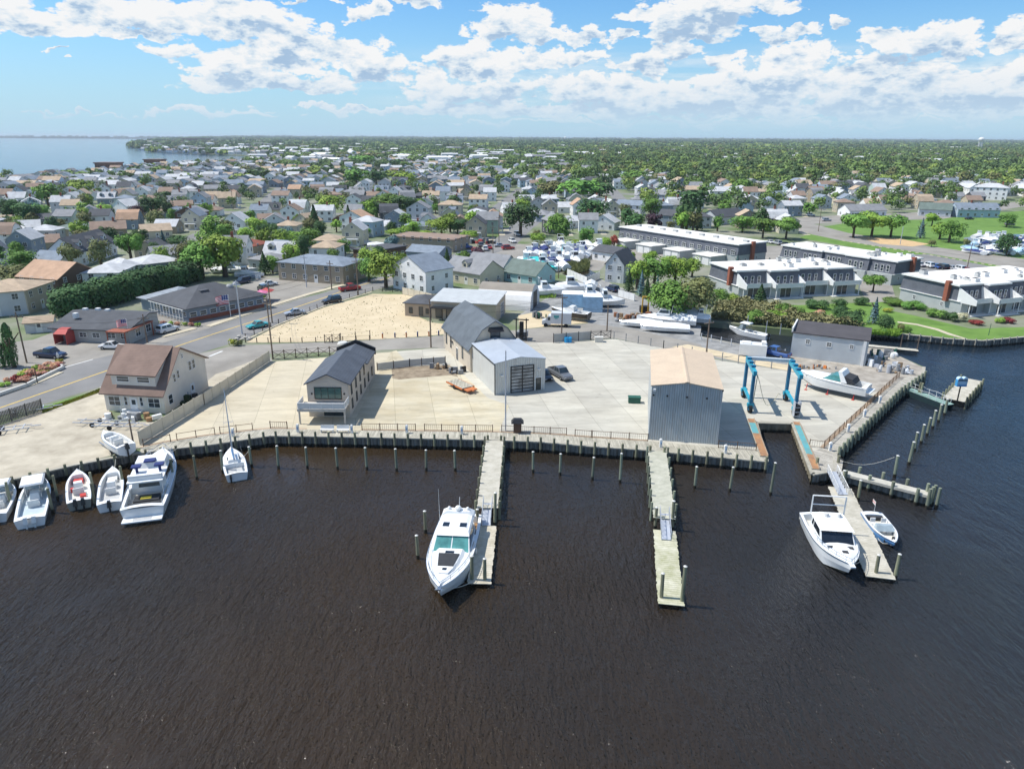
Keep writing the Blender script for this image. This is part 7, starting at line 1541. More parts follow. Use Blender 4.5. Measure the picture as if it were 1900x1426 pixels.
# umbrellas and terrace of the restaurant
for k, (x, y, c_) in enumerate(((470,570,'teal'),(484,566,'pink'),(494,562,'red'))):
    mt = {'teal': M('teal_canvas', (.05,.5,.5), .8), 'pink': M('pink_canvas', (.7,.2,.35), .8), 'red': RED}[c_]
    prop('parasol', c_+' terrace canopy', 'parasol', (x,y), 0, 'at the right end of the restaurant', [('canopy', mt, lambda m: m.frus((-1.6,1.6,-1.6,1.6),(-.1,.1,-.1,.1),2.3,3.1)), ('pole', ALU, lambda m: m.cyl((0,0,0),(0,0,2.4),.05))])
# low planter wall of the flower bed
fence([(-20,752),(50,727),(118,693),(110,688)], .55, 'low pale planter wall', 'around the roadside flower bed', GEL2, sp=50, th=.4, name='planter_wall', cat='wall')
# white boulder/sign cluster at the junction
heap('rockery', 'pale boulders', 'rocks', (452,634), 9, 1.6, .9, [M('pale_rock', (.42,.40,.36), .9, .2, 2)], 'at the road junction', 1.0, .8)
# red house balcony of the white gable house

# overhead cables between the roadside poles
CAB = M('cable', (.03,.03,.03), .8, .1, 2)
CP = [((49.5,683),(25,589.5)),((272.6,643),(258,590.5)),((504,604),(491.6,530)),((613.7,541),(607,487)),((663,551),(660,482))]
def cable(A, B, look, place, sag=1.2):
    for dz_ in (0,-1.2):
        pts = [A.lerp(B, i/14)+Vector((0,0,dz_-.3-sag*4*(i/14)*(1-i/14))) for i in range(15)]
        m = MB(); m.path(pts, .022, 4); tag(m.obj('overhead_cable', CAB), ('upper' if dz_ == 0 else 'lower')+' '+look, 'cable', place, 'overhead cables')
def ptop(b, t_): w = P(*b); return Vector((w.x, w.y, topz(w, *t_)-.4))
for (a, b), nm in zip(zip(CP[:-1], CP[1:]), ('from the flower bed pole to the shop pole','from the shop pole to the sand lot pole','from the sand lot pole across the main road','between the poles by the long tan building')):
    cable(ptop(*a), ptop(*b), 'sagging black overhead cable', nm)
cable(ptop((504,604),(491.6,530)), ptop((506,670.5),(494.7,560)), 'black overhead cable', 'across the side road'); cable(ptop((1041,617),(1041,544)), ptop((1125,612),(1125,563)), 'black overhead cable', 'behind the grey panel fence'); cable(ptop((799,646),(790.5,557)), ptop((1041,617),(1041,544)), 'long black overhead cable', 'passing behind the barn')
# ================================================================ VEGETATION
def leafmat(name, c1, c2, rnd=.22):
    m = M(name, c1, .75, .2, .5, col2=c2, rnd=rnd, spec=.25, detail=4); b = m.node_tree.nodes['Principled BSDF']
    return m
def _lm(): pass
LM = {'mid': leafmat('leaf_mid', (0.084,0.179,0.034), (0.179,0.325,0.059)), 'light': leafmat('leaf_light', (0.152,0.269,0.036), (0.305,0.448,0.072)), 'dark': leafmat('leaf_dark', (0.036,0.087,0.031), (0.082,0.167,0.051)), 'olive': leafmat('leaf_olive', (0.123,0.141,0.05), (0.231,0.239,0.091)),
      'maroon': leafmat('leaf_maroon', (0.042,0.022,0.033), (0.09,0.045,0.06)), 'blue': leafmat('leaf_blue', (0.065,0.13,0.13), (0.169,0.273,0.273)), 'yellow': leafmat('leaf_yellow', (0.24,0.252,0.036), (0.384,0.384,0.06)), 'reed': leafmat('leaf_reed', (0.3,0.29,0.13), (0.52,0.48,0.26)), 'flower': leafmat('leaf_flower', (0.402,0.184,0.115), (0.575,0.322,0.23)), 'redleaf': leafmat('leaf_red', (0.168,0.028,0.028), (0.364,0.07,0.056)), 'cream': leafmat('leaf_cream', (0.44,0.418,0.264), (0.66,0.616,0.44))}
BARK = M('bark', (.10,.075,.05), .95, .3, 3)
def quads(C, N, S, rng, asp=1.0):
    n = len(C); t = rng.normal(size=(n,3)); u = np.cross(N, t); u /= np.linalg.norm(u, axis=1)[:,None]+1e-9; v = np.cross(N, u)
    S = np.asarray(S).reshape(-1,1) if np.ndim(S) else S
    u = u*S; v = v*S*asp; V = np.stack([C-u-v, C+u-v, C+u+v, C-u+v], 1).reshape(-1,3); return V
def crown_pts(kind, n, seed):
    rng = np.random.default_rng(seed)
    if kind in ('broad', 'wide', 'shrub', 'tall'):
        k = {'broad': 22, 'wide': 20, 'shrub': 9, 'tall': 20}[kind]
        d = rng.normal(size=(k,3)); d /= np.linalg.norm(d, axis=1)[:,None]; r = rng.uniform(.35,.8,k)[:,None]; c = d*r; c[:,2] = c[:,2]*.9
        if kind == 'shrub': c[:,2] = np.abs(c[:,2])*.5
        rad = rng.uniform(.24,.46,k)*(1.15 if kind == 'shrub' else 1)
        i = rng.integers(0, k, n); q = rng.normal(size=(n,3)); q /= np.linalg.norm(q, axis=1)[:,None]
        q[:,2] = np.where(rng.random(n) < .45, np.abs(q[:,2]), q[:,2])
        C = c[i]+q*(rad[i]*rng.uniform(.72,1.08,n))[:,None]
        N = q*.9+C*.5+rng.normal(size=(n,3))*.30
        if kind == 'wide': C[:,2] *= .55
        if kind == 'tall': C[:,2] *= 1.25
    elif kind == 'hedge':
        q = rng.normal(size=(n,3)); q /= np.abs(q).max(axis=1)[:,None]**.7; C = q*.85*rng.uniform(.85,1.08,n)[:,None]; C[:,2] = C[:,2]*1.0+.06*np.sin(C[:,0]*6)*np.cos(C[:,1]*5); N = q+rng.normal(size=(n,3))*.5
    else:       # cone
        t = rng.random(n)**.75; a = rng.random(n)*2*math.pi; lay = np.floor(t*9)/9; rr = (1-t)*(.72+.28*np.sin(t*9*2*math.pi)*.5+.1*np.sin(a*5+lay*9))*rng.uniform(.75,1.05,n)
        if kind == 'column': rr = np.sqrt(np.clip(1-(2*t-.8)**2/1.5,0.02,1))*rng.uniform(.75,1.05,n)*.8*(1+.15*np.sin(a*4+t*11))
        C = np.stack([rr*np.cos(a), rr*np.sin(a), t*2-1], 1); N = np.stack([np.cos(a), np.sin(a), np.full(n,.45)], 1)+rng.normal(size=(n,3))*.45
    N /= np.linalg.norm(N, axis=1)[:,None]; N[:,2] += .35; N /= np.linalg.norm(N, axis=1)[:,None]; return C, N
def crown_mesh(kind, n, leaf, seed, mat):
    key = ('crown', kind, n, leaf, seed)
    if key not in _MESH:
        C, N = crown_pts(kind, n, seed); rng = np.random.default_rng(seed+1)
        V = quads(C, N, leaf*rng.uniform(.6,1.3,n), rng, .75); me = bpy.data.meshes.new('crown'); me.from_pydata(V.tolist(), [], [tuple(range(4*i,4*i+4)) for i in range(n)]); me.materials.append(mat); me.update(); _MESH[key] = me
    return _MESH[key]
def trunk_mesh(seed):
    key = ('trunk', seed)
    if key not in _MESH:
        rng = random.Random(seed); m = MB(); m.cyl((0,0,-.1),(0,0,.55),.055,.035,7)
        for i in range(5): a = i*1.3+rng.random(); m.cyl((0,0,.3+.06*i),(.22*math.cos(a),.22*math.sin(a),.62+.05*i),.022,.01,5)
        _MESH[key] = m.mesh('trunk', BARK)
    return _MESH[key]
def tree(pos, h, rad, kind, col, look, place, detail=1, name='tree', cat='tree', group=None, z=Z0):
    """h total height, rad crown radius"""
    r = thing(name, look, cat, (pos[0],pos[1],z), random.random()*6.28, place, group)
    n, leaf = {0: (260,.13), 1: (750,.085), 2: (2100,.05)}[detail]
    if kind == 'hedge': leaf = .085; h *= random.uniform(.9,1.12)
    sd = random.randint(0, 3); me = crown_mesh(kind, n, leaf, sd, LM['mid'])
    if kind in ('broad','wide','tall'): ch = h*(.90 if kind != 'wide' else .74)
    elif kind == 'shrub': ch = h*1.35
    else: ch = h*.95
    o = inst('crown', me, r, (0,0,h-ch/2 if kind != 'shrub' else h*.33), 0, (rad,rad,ch/2*(1.0 if kind not in('wide','tall') else (1.75 if kind == 'wide' else .8))))
    o.material_slots[0].link = 'OBJECT'; o.material_slots[0].material = LM[col]
    if kind not in ('shrub', 'hedge'): inst('trunk', trunk_mesh(sd), r, (0,0,0), 0, (h,h,h))
    return r
def treepx(cx, by, ty, wpx, kind, col, look, place, detail=2, **k):
    w = P(cx, by); h = max(.8, topz(w, cx, ty)-Z0); d = math.hypot(w[1], CAMH); rad = wpx/2/FPX*(w[1]*math.cos(PITCH)+38*math.sin(PITCH))
    w = w+Vector((0, rad*.5, 0)); occ(w, rad*.75); return tree(w, h, rad, kind, col, look, place, detail, **k)
random.seed(11)
T_ = [ # cx, base y, top y, width px, kind, colour, look, place
 (366,526,446,82,'broad','mid','big round green tree','in the cluster left of the boat lot'),(408,524,425,88,'broad','light','big bright green tree','in the cluster left of the boat lot'),(394,482,402,70,'tall','mid','tall green tree','in the cluster left of the boat lot'),(425,505,460,40,'broad','dark','dark green tree','in the cluster left of the boat lot'),
 (250,428,384,30,'broad','maroon','dark purple-leaved tree','among the left houses'),(275,416,370,48,'broad','dark','dark round tree','beside the purple tree'),(284,432,392,34,'broad','olive','olive tree','beside the purple tree'),
 (323,472,440,44,'broad','dark','dark dense evergreen','by the cross street'),(80,396,348,46,'broad','mid','green tree','among the far left houses'),(140,376,336,44,'broad','light','bright green tree','among the far left houses'),(157,396,366,24,'broad','light','small bright green leafy tree','among the far left houses'),
 (14,424,374,44,'broad','dark','dark tree','at the left edge'),(42,430,378,50,'broad','dark','dark maroon-tinged tree','near the left edge'),(70,424,385,40,'broad','mid','green tree','near the left edge'),(145,428,392,36,'broad','light','bright tree','beside the pale blue gable house'),(190,416,384,34,'broad','light','pale yellow-green tree','between the gable houses'),
 (18,552,500,66,'broad','olive','wide flowering olive tree','at the left edge behind the pale grey house'),(30,520,472,60,'broad','mid','soft green tree','near the left edge by the cottages'),(150,462,434,46,'broad','olive','dry olive-cream tree','behind the long dormered house'),
 (484,454,418,22,'tall','dark','narrow dark tree','behind the boat lot'),(508,454,416,28,'tall','dark','narrow green tree','behind the boat lot'),(549,462,432,50,'broad','light','wide bright tree','behind the boat lot'),(590,452,410,30,'tall','dark','dark narrow tree','behind the boat lot'),
 (608,408,363,62,'broad','light','big yellow-green street tree','in the middle rows'),(712,402,356,70,'broad','mid','big twin-crowned tree','in the middle rows'),(745,404,358,56,'broad','dark','big dark tree','in the middle rows'),(700,404,375,30,'broad','maroon','small maroon tree','in the middle rows'),
 (655,352,312,56,'broad','mid','round tree','in the far middle rows'),(692,348,314,48,'broad','dark','dark tree','in the far middle rows'),(746,350,318,54,'broad','light','bright tree','in the far middle rows'),(665,312,290,48,'wide','mid','wide tree','in the far middle rows'),(735,316,296,34,'broad','dark','dark tree','in the distant rows'),
 (815,440,398,58,'broad','light','bright green tree','behind the flat-roofed tan building'),(845,438,402,42,'broad','dark','dark tree','behind the flat-roofed tan building'),(735,446,428,50,'wide','light','low bright tree','behind the boat lot'),(775,444,430,46,'wide','light','low bright tree','behind the flat-roofed tan building'),(868,450,428,34,'wide','light','low bright tree','beside the boatyard road'),
 (681,527,475,40,'broad','mid','street tree with bare trunk','left of the white three-storey house'),(712,540,464,62,'broad','light','large street tree with bare trunk','left of the white three-storey house'),(744,528,470,34,'broad','light','slim street tree','left of the white three-storey house'),
 (963,440,372,68,'broad','dark','large dark green tree','centre of the photo behind the boatyard'),(1034,452,387,56,'broad','mid','large green tree','behind the boatyard shrubs'),(1097,414,364,62,'broad','dark','large dark spreading tree','behind the white bungalow'),(995,456,428,32,'broad','light','round bright tree','at the boatyard edge'),(1086,456,418,36,'broad','mid','round green tree','at the boatyard edge'),
 (1122,460,434,30,'shrub','light','bright shrub','left of the long townhouse row'),(1137,460,430,18,'broad','redleaf','small red-leaved tree','left of the long townhouse row'),(1060,456,442,46,'shrub','light','clipped bright shrub','at the boatyard edge'),(1104,458,444,24,'shrub','mid','clipped round shrub','at the boatyard edge'),
 (1287,396,343,72,'broad','dark','huge dark tree','above the long townhouse row'),(1070,372,325,90,'broad','mid','wide green tree group','centre-right of the photo'),(1110,370,330,60,'broad','dark','dark leafy tree','centre-right of the photo'),(1020,368,328,50,'broad','olive','olive-coloured tree','centre-right of the photo'),(1170,342,308,50,'broad','mid','leafy green tree','in the centre-right distance'),(1205,405,360,46,'broad','mid','green tree','beside the pale house above the townhouses'),
 (1148,480,448,28,'broad','light','bright tree','in front of the townhouse garages'),(1166,486,458,24,'shrub','light','bright bush','in front of the townhouse garages'),(1205,492,458,30,'broad','light','bright tree','in front of the townhouse garages'),
 (1182,536,474,46,'broad','light','bright tree','in the dense group beside the pale grey gable house'),(1214,534,470,56,'broad','mid','green tree','in the dense group beside the pale grey gable house'),(1252,532,472,52,'broad','light','bright tree','in the dense group left of the front townhouses'),(1284,512,472,40,'broad','light','bright tree','in the dense group left of the front townhouses'),
 (1165,540,498,26,'cone','dark','dark pointed evergreen','in the dense group beside the pale grey gable house'),(1188,548,500,24,'cone','blue','blue-green pointed evergreen','in the dense group beside the pale grey gable house'),(1199,552,512,26,'cone','dark','low dark evergreen','in the dense group beside the pale grey gable house'),(1217,555,508,20,'cone','blue','blue spruce','left of the big round tree'),
 (1248,598,508,92,'broad','mid','very big round tree','beside the canal end'),(1290,596,510,80,'broad','olive','very big olive-green tree','beside the canal end'),(1302,560,502,44,'broad','olive','yellowish tree','above the big round trees'),(1232,580,540,40,'broad','dark','dark low tree','beside the canal end'),
 (1411,566,524,44,'cone','dark','dark bushy evergreen','in front of the left townhouse block'),(1452,582,552,30,'shrub','mid','clipped hedge ball','in front of the left townhouse block'),(1516,568,547,44,'shrub','dark','wide clipped hedge','in front of the left townhouse block'),(1556,566,543,30,'shrub','dark','clipped hedge ball','in front of the left townhouse block'),
 (1588,598,562,54,'shrub','dark','large dark round bush','on the lawn edge by the canal'),(1560,584,556,34,'shrub','dark','dark bush','on the lawn edge by the canal'),(1622,594,546,28,'cone','blue','blue spruce','on the lawn'),(1646,606,570,34,'shrub','dark','dark bush','on the lawn beside the blue spruce'),(1672,608,590,18,'shrub','olive','small olive bush','on the lawn beside the blue spruce'),(1684,610,594,14,'shrub','mid','small green bush','on the lawn beside the blue spruce'),(1640,612,600,14,'shrub','mid','small green bush','on the lawn beside the blue spruce'),
 (1660,560,545,50,'shrub','mid','clipped hedge','along the right townhouse block'),(1700,568,549,44,'shrub','mid','clipped hedge','along the right townhouse block'),(1740,582,562,40,'shrub','mid','clipped hedge','along the right townhouse block'),(1766,588,566,32,'shrub','dark','clipped dark hedge','along the right townhouse block'),(1788,588,568,24,'shrub','cream','cream flowering bush','along the right townhouse block'),(1814,594,582,26,'shrub','redleaf','red flower bed bush','along the right townhouse block'),(1872,590,576,22,'shrub','redleaf','red flower bed bush','right end of the lawn'),(1856,590,577,20,'shrub','light','green bush','right end of the lawn'),(1647,572,562,18,'shrub','yellow','yellow flowering bush','beside the blue spruce'),(1521,580,566,20,'shrub','flower','orange flowering bush','in front of the left townhouse block'),
 (1330,566,530,44,'broad','mid','green tree','left end of the reed bed'),(1362,560,536,30,'shrub','light','bright bush','behind the reed bed'),(1400,596,566,40,'shrub','mid','green bush','within the reed bed'),(1440,594,566,44,'shrub','light','bright green bush','within the reed bed'),(1480,588,560,36,'shrub','mid','green bush','right end of the reed bed'),(1425,500,474,26,'cone','blue','blue-green spruce','right end of the long townhouse row'),(1365,498,468,20,'cone','blue','blue spruce','at the long townhouse row corner'),(1240,500,470,36,'broad','light','bright tree','in front of the townhouse garages'),(1262,560,528,44,'broad','dark','dark tree','in the dense group left of the front townhouses'),(1230,560,520,46,'broad','mid','green tree','in the dense group left of the front townhouses'),
 (1622,536,502,38,'wide','mid','spreading court tree','between the two front townhouse blocks'),(1600,560,540,26,'shrub','dark','dark bush','between the two front townhouse blocks'),
 (1586,436,388,58,'wide','mid','wide spreading park tree','by the playground'),(1622,434,384,70,'wide','light','wide spreading park tree','by the playground'),(1656,434,388,56,'wide','mid','wide spreading park tree','by the playground'),(1416,438,398,50,'wide','mid','wide spreading tree','beside the park road'),(1460,440,396,56,'wide','mid','wide spreading tree','beside the park road'),(1378,428,390,52,'broad','mid','round green tree','behind the long townhouse row end'),
 (1707,434,397,22,'cone','blue','blue-green spruce','in the park'),(1765,442,394,52,'broad','mid','round park tree','left of the small marina'),(1745,436,398,36,'broad','light','bright park tree','left of the small marina'),(1870,466,418,44,'broad','dark','dark park tree','in front of the small marina'),(1730,412,386,34,'wide','light','bright park tree','by the park street'),(1790,452,430,14,'broad','olive','small thin tree','on the park verge'),(1727,450,436,16,'broad','olive','small brown tree','beside the playground sand'),
 (1870,412,384,38,'broad','mid','green tree','behind the small marina'),(1500,396,368,30,'broad','mid','green tree','by the park street'),
 (22,694,612,26,'column','dark','dark cypress','at the flower bed'),(2,694,650,36,'column','dark','dark bushy conifer','at the left edge by the flower bed'),
 (1375,356,322,40,'broad','mid','leafy green tree','centre-right among trees'),(1340,380,350,34,'broad','mid','green tree','right of the large white two-storey house'),
]
for a in T_: treepx(*a[:8], detail=2 if a[1] > 400 else 1)
# tall hedge row
for i in range(15):
    u = i/14; cx = 118+u*232; by = 596-u*66
    treepx(cx, by, by-(46-14*u)-random.uniform(0,7), 50-u*12, 'hedge', 'dark', 'dense dark bush of the tall hedge', 'behind the restaurant', group='tall dark hedge row')
# flower bed shrubs
random.seed(3)
for i in range(26):
    u = random.random(); x = 2+u*108; y = 738-u*45-random.random()*14
    c_ = random.choice(('light','yellow','redleaf','flower','flower','light')); treepx(x, y, y-random.uniform(9,16), random.uniform(14,26), 'shrub', c_, {'light':'bright green','yellow':'yellow','redleaf':'dark red','flower':'orange flowering'}[c_]+' flower bed shrub', 'in the roadside bed', detail=1, name='shrub', cat='shrub')
for i in range(9): treepx(262+i*13, 612+i*0.6-4, 603+i*.6-4, 12, 'shrub', ('light','flower')[i%2], ('green','orange flowering')[i%2]+' veranda shrub', 'left of the restaurant', detail=0, name='shrub', cat='shrub')
for x, y, t_, c_ in ((430,648,630,'yellow'),(442,648,634,'olive'),(475,560,552,'mid'),(486,561,551,'mid'),(760,546,536,'olive'),(850,548,538,'light'),(870,548,536,'light'),(905,550,538,'light'),(985,545,534,'light'),(1000,548,536,'light')): treepx(x, y, t_, 16, 'shrub', c_, 'small roadside bush', 'near the marina lots' if y < 600 else 'at the road junction', detail=0, name='shrub', cat='shrub')
# reeds: nobody could count the stems
def reeds(pts_px, n, h, name, look, mat, wd=.045, leafy=False):
    rng = np.random.default_rng(4); pl = [P(*p) for p in pts_px]; out = []
    mnx, mxx = min(p.x for p in pl), max(p.x for p in pl); mny, mxy = min(p.y for p in pl), max(p.y for p in pl)
    while len(out) < n:
        x, y = rng.uniform(mnx,mxx), rng.uniform(mny,mxy)
        if inside(pl, x, y): out.append((x,y))
    C = np.array([(x,y,Z0) for x,y in out]); hh = h*rng.uniform(.5,1.1,n)*(.75+.35*np.sin(C[:,0]*.6)*np.cos(C[:,1]*.5)); le = rng.normal(size=(n,2))*.35*h*.4; a = rng.random(n)*6.28
    u = np.stack([np.cos(a), np.sin(a), np.zeros(n)], 1)*wd*2.2; top = C+np.concatenate([le, hh[:,None]], 1); V = np.stack([C-u, C+u, top+u*.5, top-u*.5], 1).reshape(-1,3)
    if leafy:
        lump = .55+.45*np.sin(C[:,0]*.9+np.sin(C[:,1]*.7)*2)*np.cos(C[:,1]*.8+1)
        C = C+np.stack([rng.normal(size=n)*.2, rng.normal(size=n)*.2, h*(.35+.65*lump)*rng.random(n)**.45], 1); N_ = rng.normal(size=(n,3))+np.array([0,0,.9]); N_ /= np.linalg.norm(N_, axis=1)[:,None]; V = quads(C, N_, .14*rng.uniform(.6,1.3,n), rng, 1.5)
    me = bpy.data.meshes.new(name); me.from_pydata(V.tolist(), [], [tuple(range(4*i,4*i+4)) for i in range(n)]); me.materials.append(mat); me.update(); o = bpy.data.objects.new(name, me); COL.objects.link(o); tag(o, look, 'reeds', kind='stuff'); return o
def inside(pl, x, y):
    c = False; n = len(pl)
    for i in range(n):
        a, b = pl[i], pl[i-1]
        if (a[1] > y) != (b[1] > y) and x < (b[0]-a[0])*(y-a[1])/(b[1]-a[1])+a[0]: c = not c
    return c
reeds([(1318,589),(1326,572),(1360,560),(1440,570),(1480,585),(1560,598),(1602,603),(1540,604),(1470,604),(1400,598),(1340,591)], 20000, 2.6, 'reeds', 'tall brownish reed bed along the canal bank', leafmat('leaf_reedbed', (.15,.155,.065), (.33,.31,.15), 0), .05, True)
reeds([(1028,500),(1060,488),(1092,490),(1090,500),(1060,508)], 4000, 2.0, 'reeds', 'brown-green marsh plants around the small pond', LM['olive'])
reeds([(1602,605),(1672,611),(1665,616),(1604,612)], 2500, 1.2, 'reeds', 'bright marsh plants at the lawn bulkhead foot', LM['light'])
reeds([(870,548),(1010,545),(1030,552),(900,556)], 3000, 1.4, 'reeds', 'weedy green strip behind the arched hut', LM['light'])
reeds([(80,776),(185,736),(186,732),(82,770)], 3500, .35, 'weeds', 'yellowish weeds along the gravel lot edge', LM['yellow'])
reeds([(470,638),(515,612),(600,577),(690,551),(745,551),(790,562),(765,585),(815,604),(820,618),(685,631)], 420, .25, 'weeds', 'small dry weed tufts dotted over the sand lot', LM['olive'], .05)
# pond and small marina basin
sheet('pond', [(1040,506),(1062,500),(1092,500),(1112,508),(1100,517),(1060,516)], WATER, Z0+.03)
sheet('marina_basin', [(1785,432),(1830,424),(1900,424),(2200,420),(2200,500),(1900,463),(1830,456),(1790,444)], M('blue_basin', (.02,.06,.12), .12, .2, .2), Z0+.03)
random.seed(8)
for k in range(46):
    x = random.uniform(1790,1905); y = 428+random.random()*34
    if y < 452 and x > 1865 and random.random() < .6: continue
    covered(P(x,y), R(random.choice((30,120,100,60))), random.uniform(6,9), 2.6, random.uniform(1.5,2.4), random.choice((WRAP,WRAP,WRAP,NAVY,WRAPB)), 'small moored white boat', 'in the small marina basin')

# ================================================================ NEIGHBOURHOOD
POLY = []
for o in list(bpy.data.objects):
    if o.get('kind') == 'structure' and o.type == 'MESH' and any(o.name.startswith(s) for s in ('road','side_road','street','park','lawn','boatyard','gravel','yard','sand','parking','pond','marina')):
        me = o.data; POLY.append([[me.vertices[i].co for i in p.vertices] for p in me.polygons])
BAYPOLY = bay+[Vector((-9000,3000,0)), Vector((-9000,9000,0))]
def free(x, y, r):
    for a, b, c in OCC:
        if (x-a)**2+(y-b)**2 < (r+c)**2: return False
    pts = [(x,y)]+[(x+r*.8*math.cos(t), y+r*.8*math.sin(t)) for t in (0,1.57,3.14,4.71)]
    for tr in POLY:
        for t in tr:
            mnx = min(v[0] for v in t)-r; mxx = max(v[0] for v in t)+r
            if x < mnx or x > mxx: continue
            for p in pts:
                if inside(t, *p): return False
    return True
def onland(x, y):
    px, py = PX((x, y, Z0))
    if py < 345 and px < 505:
        # bay outline (pixels)
        q = [(-400,355),(0,341),(60,338),(150,333),(245,320),(330,313),(430,308),(460,304),(500,297),(480,291.5),(360,290),(300,287),(262,283),(240,275.5),(262,271),(300,265),(432,261.5),(440,250),(-400,250)]
        return not inside(q, px, py+.8)
    return py > 258
rng_ = random.Random(99)
cand = []
yy = 196.0
while yy < 2600:
    row = 17 if yy < 900 else 23
    hw = .80*yy+30; x = -hw
    while x < hw:
        sx__ = rng_.uniform(12.5,16)*(1 if yy < 900 else 1.15); cx = x+sx__/2; cy = yy+rng_.uniform(-2,2)+.10*x*0
        # rows follow slightly fanned streets
        cand.append((cx, cy+.06*cx, sx__)); x += sx__
    yy += row if rng_.random() < .55 else row+9
def wooded(px, py):
    """share of tree cover at a photo position"""
    if py > 400: return .18 if px < 1000 else .35
    if px < 900: w = .12+max(0, (330-py))*.004
    elif px < 1100: w = .18+max(0, (345-py))*.012
    else: w = .22+max(0, (365-py))*.010
    if py < 300: w = max(w, .40+(300-py)*.012 if px > 520 else .15)
    return min(w, .985)
H300 = []; HFAR = []; TR = []
for cx, cy, s in cand:
    px, py = PX((cx, cy, Z0))
    if px < -60 or px > 1960 or py > 505 or not onland(cx, cy): continue
    if px > 1010 and py > 432: continue
    if not free(cx, cy, 5.2):
        continue
    if rng_.random() < wooded(px, py): TR.append((cx, cy, 1)); continue
    (H300 if len(H300) < 232 else HFAR).append((cx, cy, s, px, py))
WC = ['white']*11+['pale grey']*5+['blue-grey']*3+['cream']*3+['beige']*3+['pale blue']*2+['dark grey']+['pale green']+['tan']*2
RC = ['grey']*6+['blue-grey']*4+['dark grey']*2+['brown']*3+['tan']*3+['pale grey']*6+['orange']
TYPES = [(9.0,8.0,3.0,2.4,'gable','x',{}),(8.4,8.0,5.6,2.4,'gable','y',{}),(10.0,8.0,5.4,2.2,'gable','x',{}),(9.0,8.4,5.4,1.7,'hip','x',{}),(10.4,7.6,3.0,1.8,'hip','x',{}),(9.4,8,3.4,3.2,'gable','x',dict(dormers=2)),(7.6,9,5.8,2.8,'gable','y',dict(porch=True)),(8.6,8,4.6,3.4,'gambrel','x',{})]
TN = ['low ranch','two-storey gable-front','two-storey side-gabled','two-storey hip-roofed','low hip-roofed','dormered','tall porch-fronted','gambrel-roofed']
def zone(px, py):
    h = 'in the left' if px < 480 else 'in the centre-left' if px < 850 else 'in the centre-right' if px < 1250 else 'in the right'
    v = 'nearest' if py > 425 else 'near' if py > 385 else 'middle' if py > 358 else 'far' if py > 335 else 'farthest'
    return '%s %s rows' % (h, v)
for cx, cy, s, px, py in H300:
    i = rng_.choice((0,1,1,2,3,4,5,6,6,7)); w, d, ev, rh, rk, ax, kw = TYPES[i]; wc, rc = rng_.choice(WC), rng_.choice(RC)
    ang = R(rng_.choice((3,3,3,3,93,-87,18))+rng_.uniform(-7,7)+ (6 if px < 500 else -4))
    near_ = py > 372
    house((cx,cy,Z0), ang, w, d, ev, rh, rk, ax, wc, rc, '%s %s house with %s roof' % (wc, TN[i], rc), zone(px,py), share=True, auto=True, group=None, garage=rng_.random() < .3, chim=(rng_.uniform(-2,2),0) if rng_.random() < .3 else None, **kw)
    OCC.append((cx, cy, 5.2))
# streets leave pale driveways between the houses: short concrete strips beside the nearest ones
DRV = MB()
for cx, cy, s, px, py in H300[:200]:
    if rng_.random() < .6: DRV.box(cx+4.9, cx+7.4, cy-9, cy+1, Z0-.1, Z0+.05+.002*rng_.random())
o_ = DRV.obj('driveways', CONC_W); o_['kind'] = 'structure'
# the many houses beyond: one mesh
def far_houses():
    mats = [WALLS[k] for k in ('white','pale grey','blue-grey','cream','beige','pale blue')]+[ROOFS[k] for k in ('grey','blue-grey','dark grey','brown','tan','pale grey')]+[GLASS]
    m = MB()
    for cx, cy, s, px, py in HFAR:
        w, d = rng_.uniform(8,13), rng_.uniform(7.5,10); ev = rng_.choice((3.2,5.6,5.6,6)); rh = rng_.uniform(1.6,2.8); a = R(rng_.choice((3,93,93))+rng_.uniform(-9,9))
        m.T = Matrix.Translation((cx,cy,Z0)) @ Matrix.Rotation(a,4,'Z'); wi = rng_.choice((0,0,0,1,1,2,3,4,5)); ri = 6+rng_.choice((0,0,1,1,2,3,4,5,5))
        m.extr([(-d/2,0),(d/2,0),(d/2,ev),(0,ev+rh),(-d/2,ev)], -w/2, w/2, 'x', wi)
        o = .35; k = rh/(d/2); m.extr([(-d/2-o,ev-o*k+.2),(0,ev+rh+.2),(d/2+o,ev-o*k+.2),(d/2+o,ev-o*k+.03),(0,ev+rh+.03),(-d/2-o,ev-o*k+.03)], -w/2-.3, w/2+.3, 'x', ri)
        for z in ([1.5] if ev < 4 else [1.5,4.2]):
            for u in (-.3,0,.3):
                m.quad((w*u-.5,-d/2-.03,z-.6),(w*u+.5,-d/2-.03,z-.6),(w*u+.5,-d/2-.03,z+.6),(w*u-.5,-d/2-.03,z+.6),12)
                m.quad((-w/2-.03,d*u+.5,z-.6),(-w/2-.03,d*u-.5,z-.6),(-w/2-.03,d*u-.5,z+.6),(-w/2-.03,d*u+.5,z+.6),12)
                m.quad((w/2+.03,d*u-.5,z-.6),(w/2+.03,d*u+.5,z-.6),(w/2+.03,d*u+.5,z+.6),(w/2+.03,d*u-.5,z+.6),12)
    m.T = None; o = m.obj('distant_houses', mats); tag(o, 'countless small houses of the distant suburb', 'houses', kind='stuff')
far_houses()
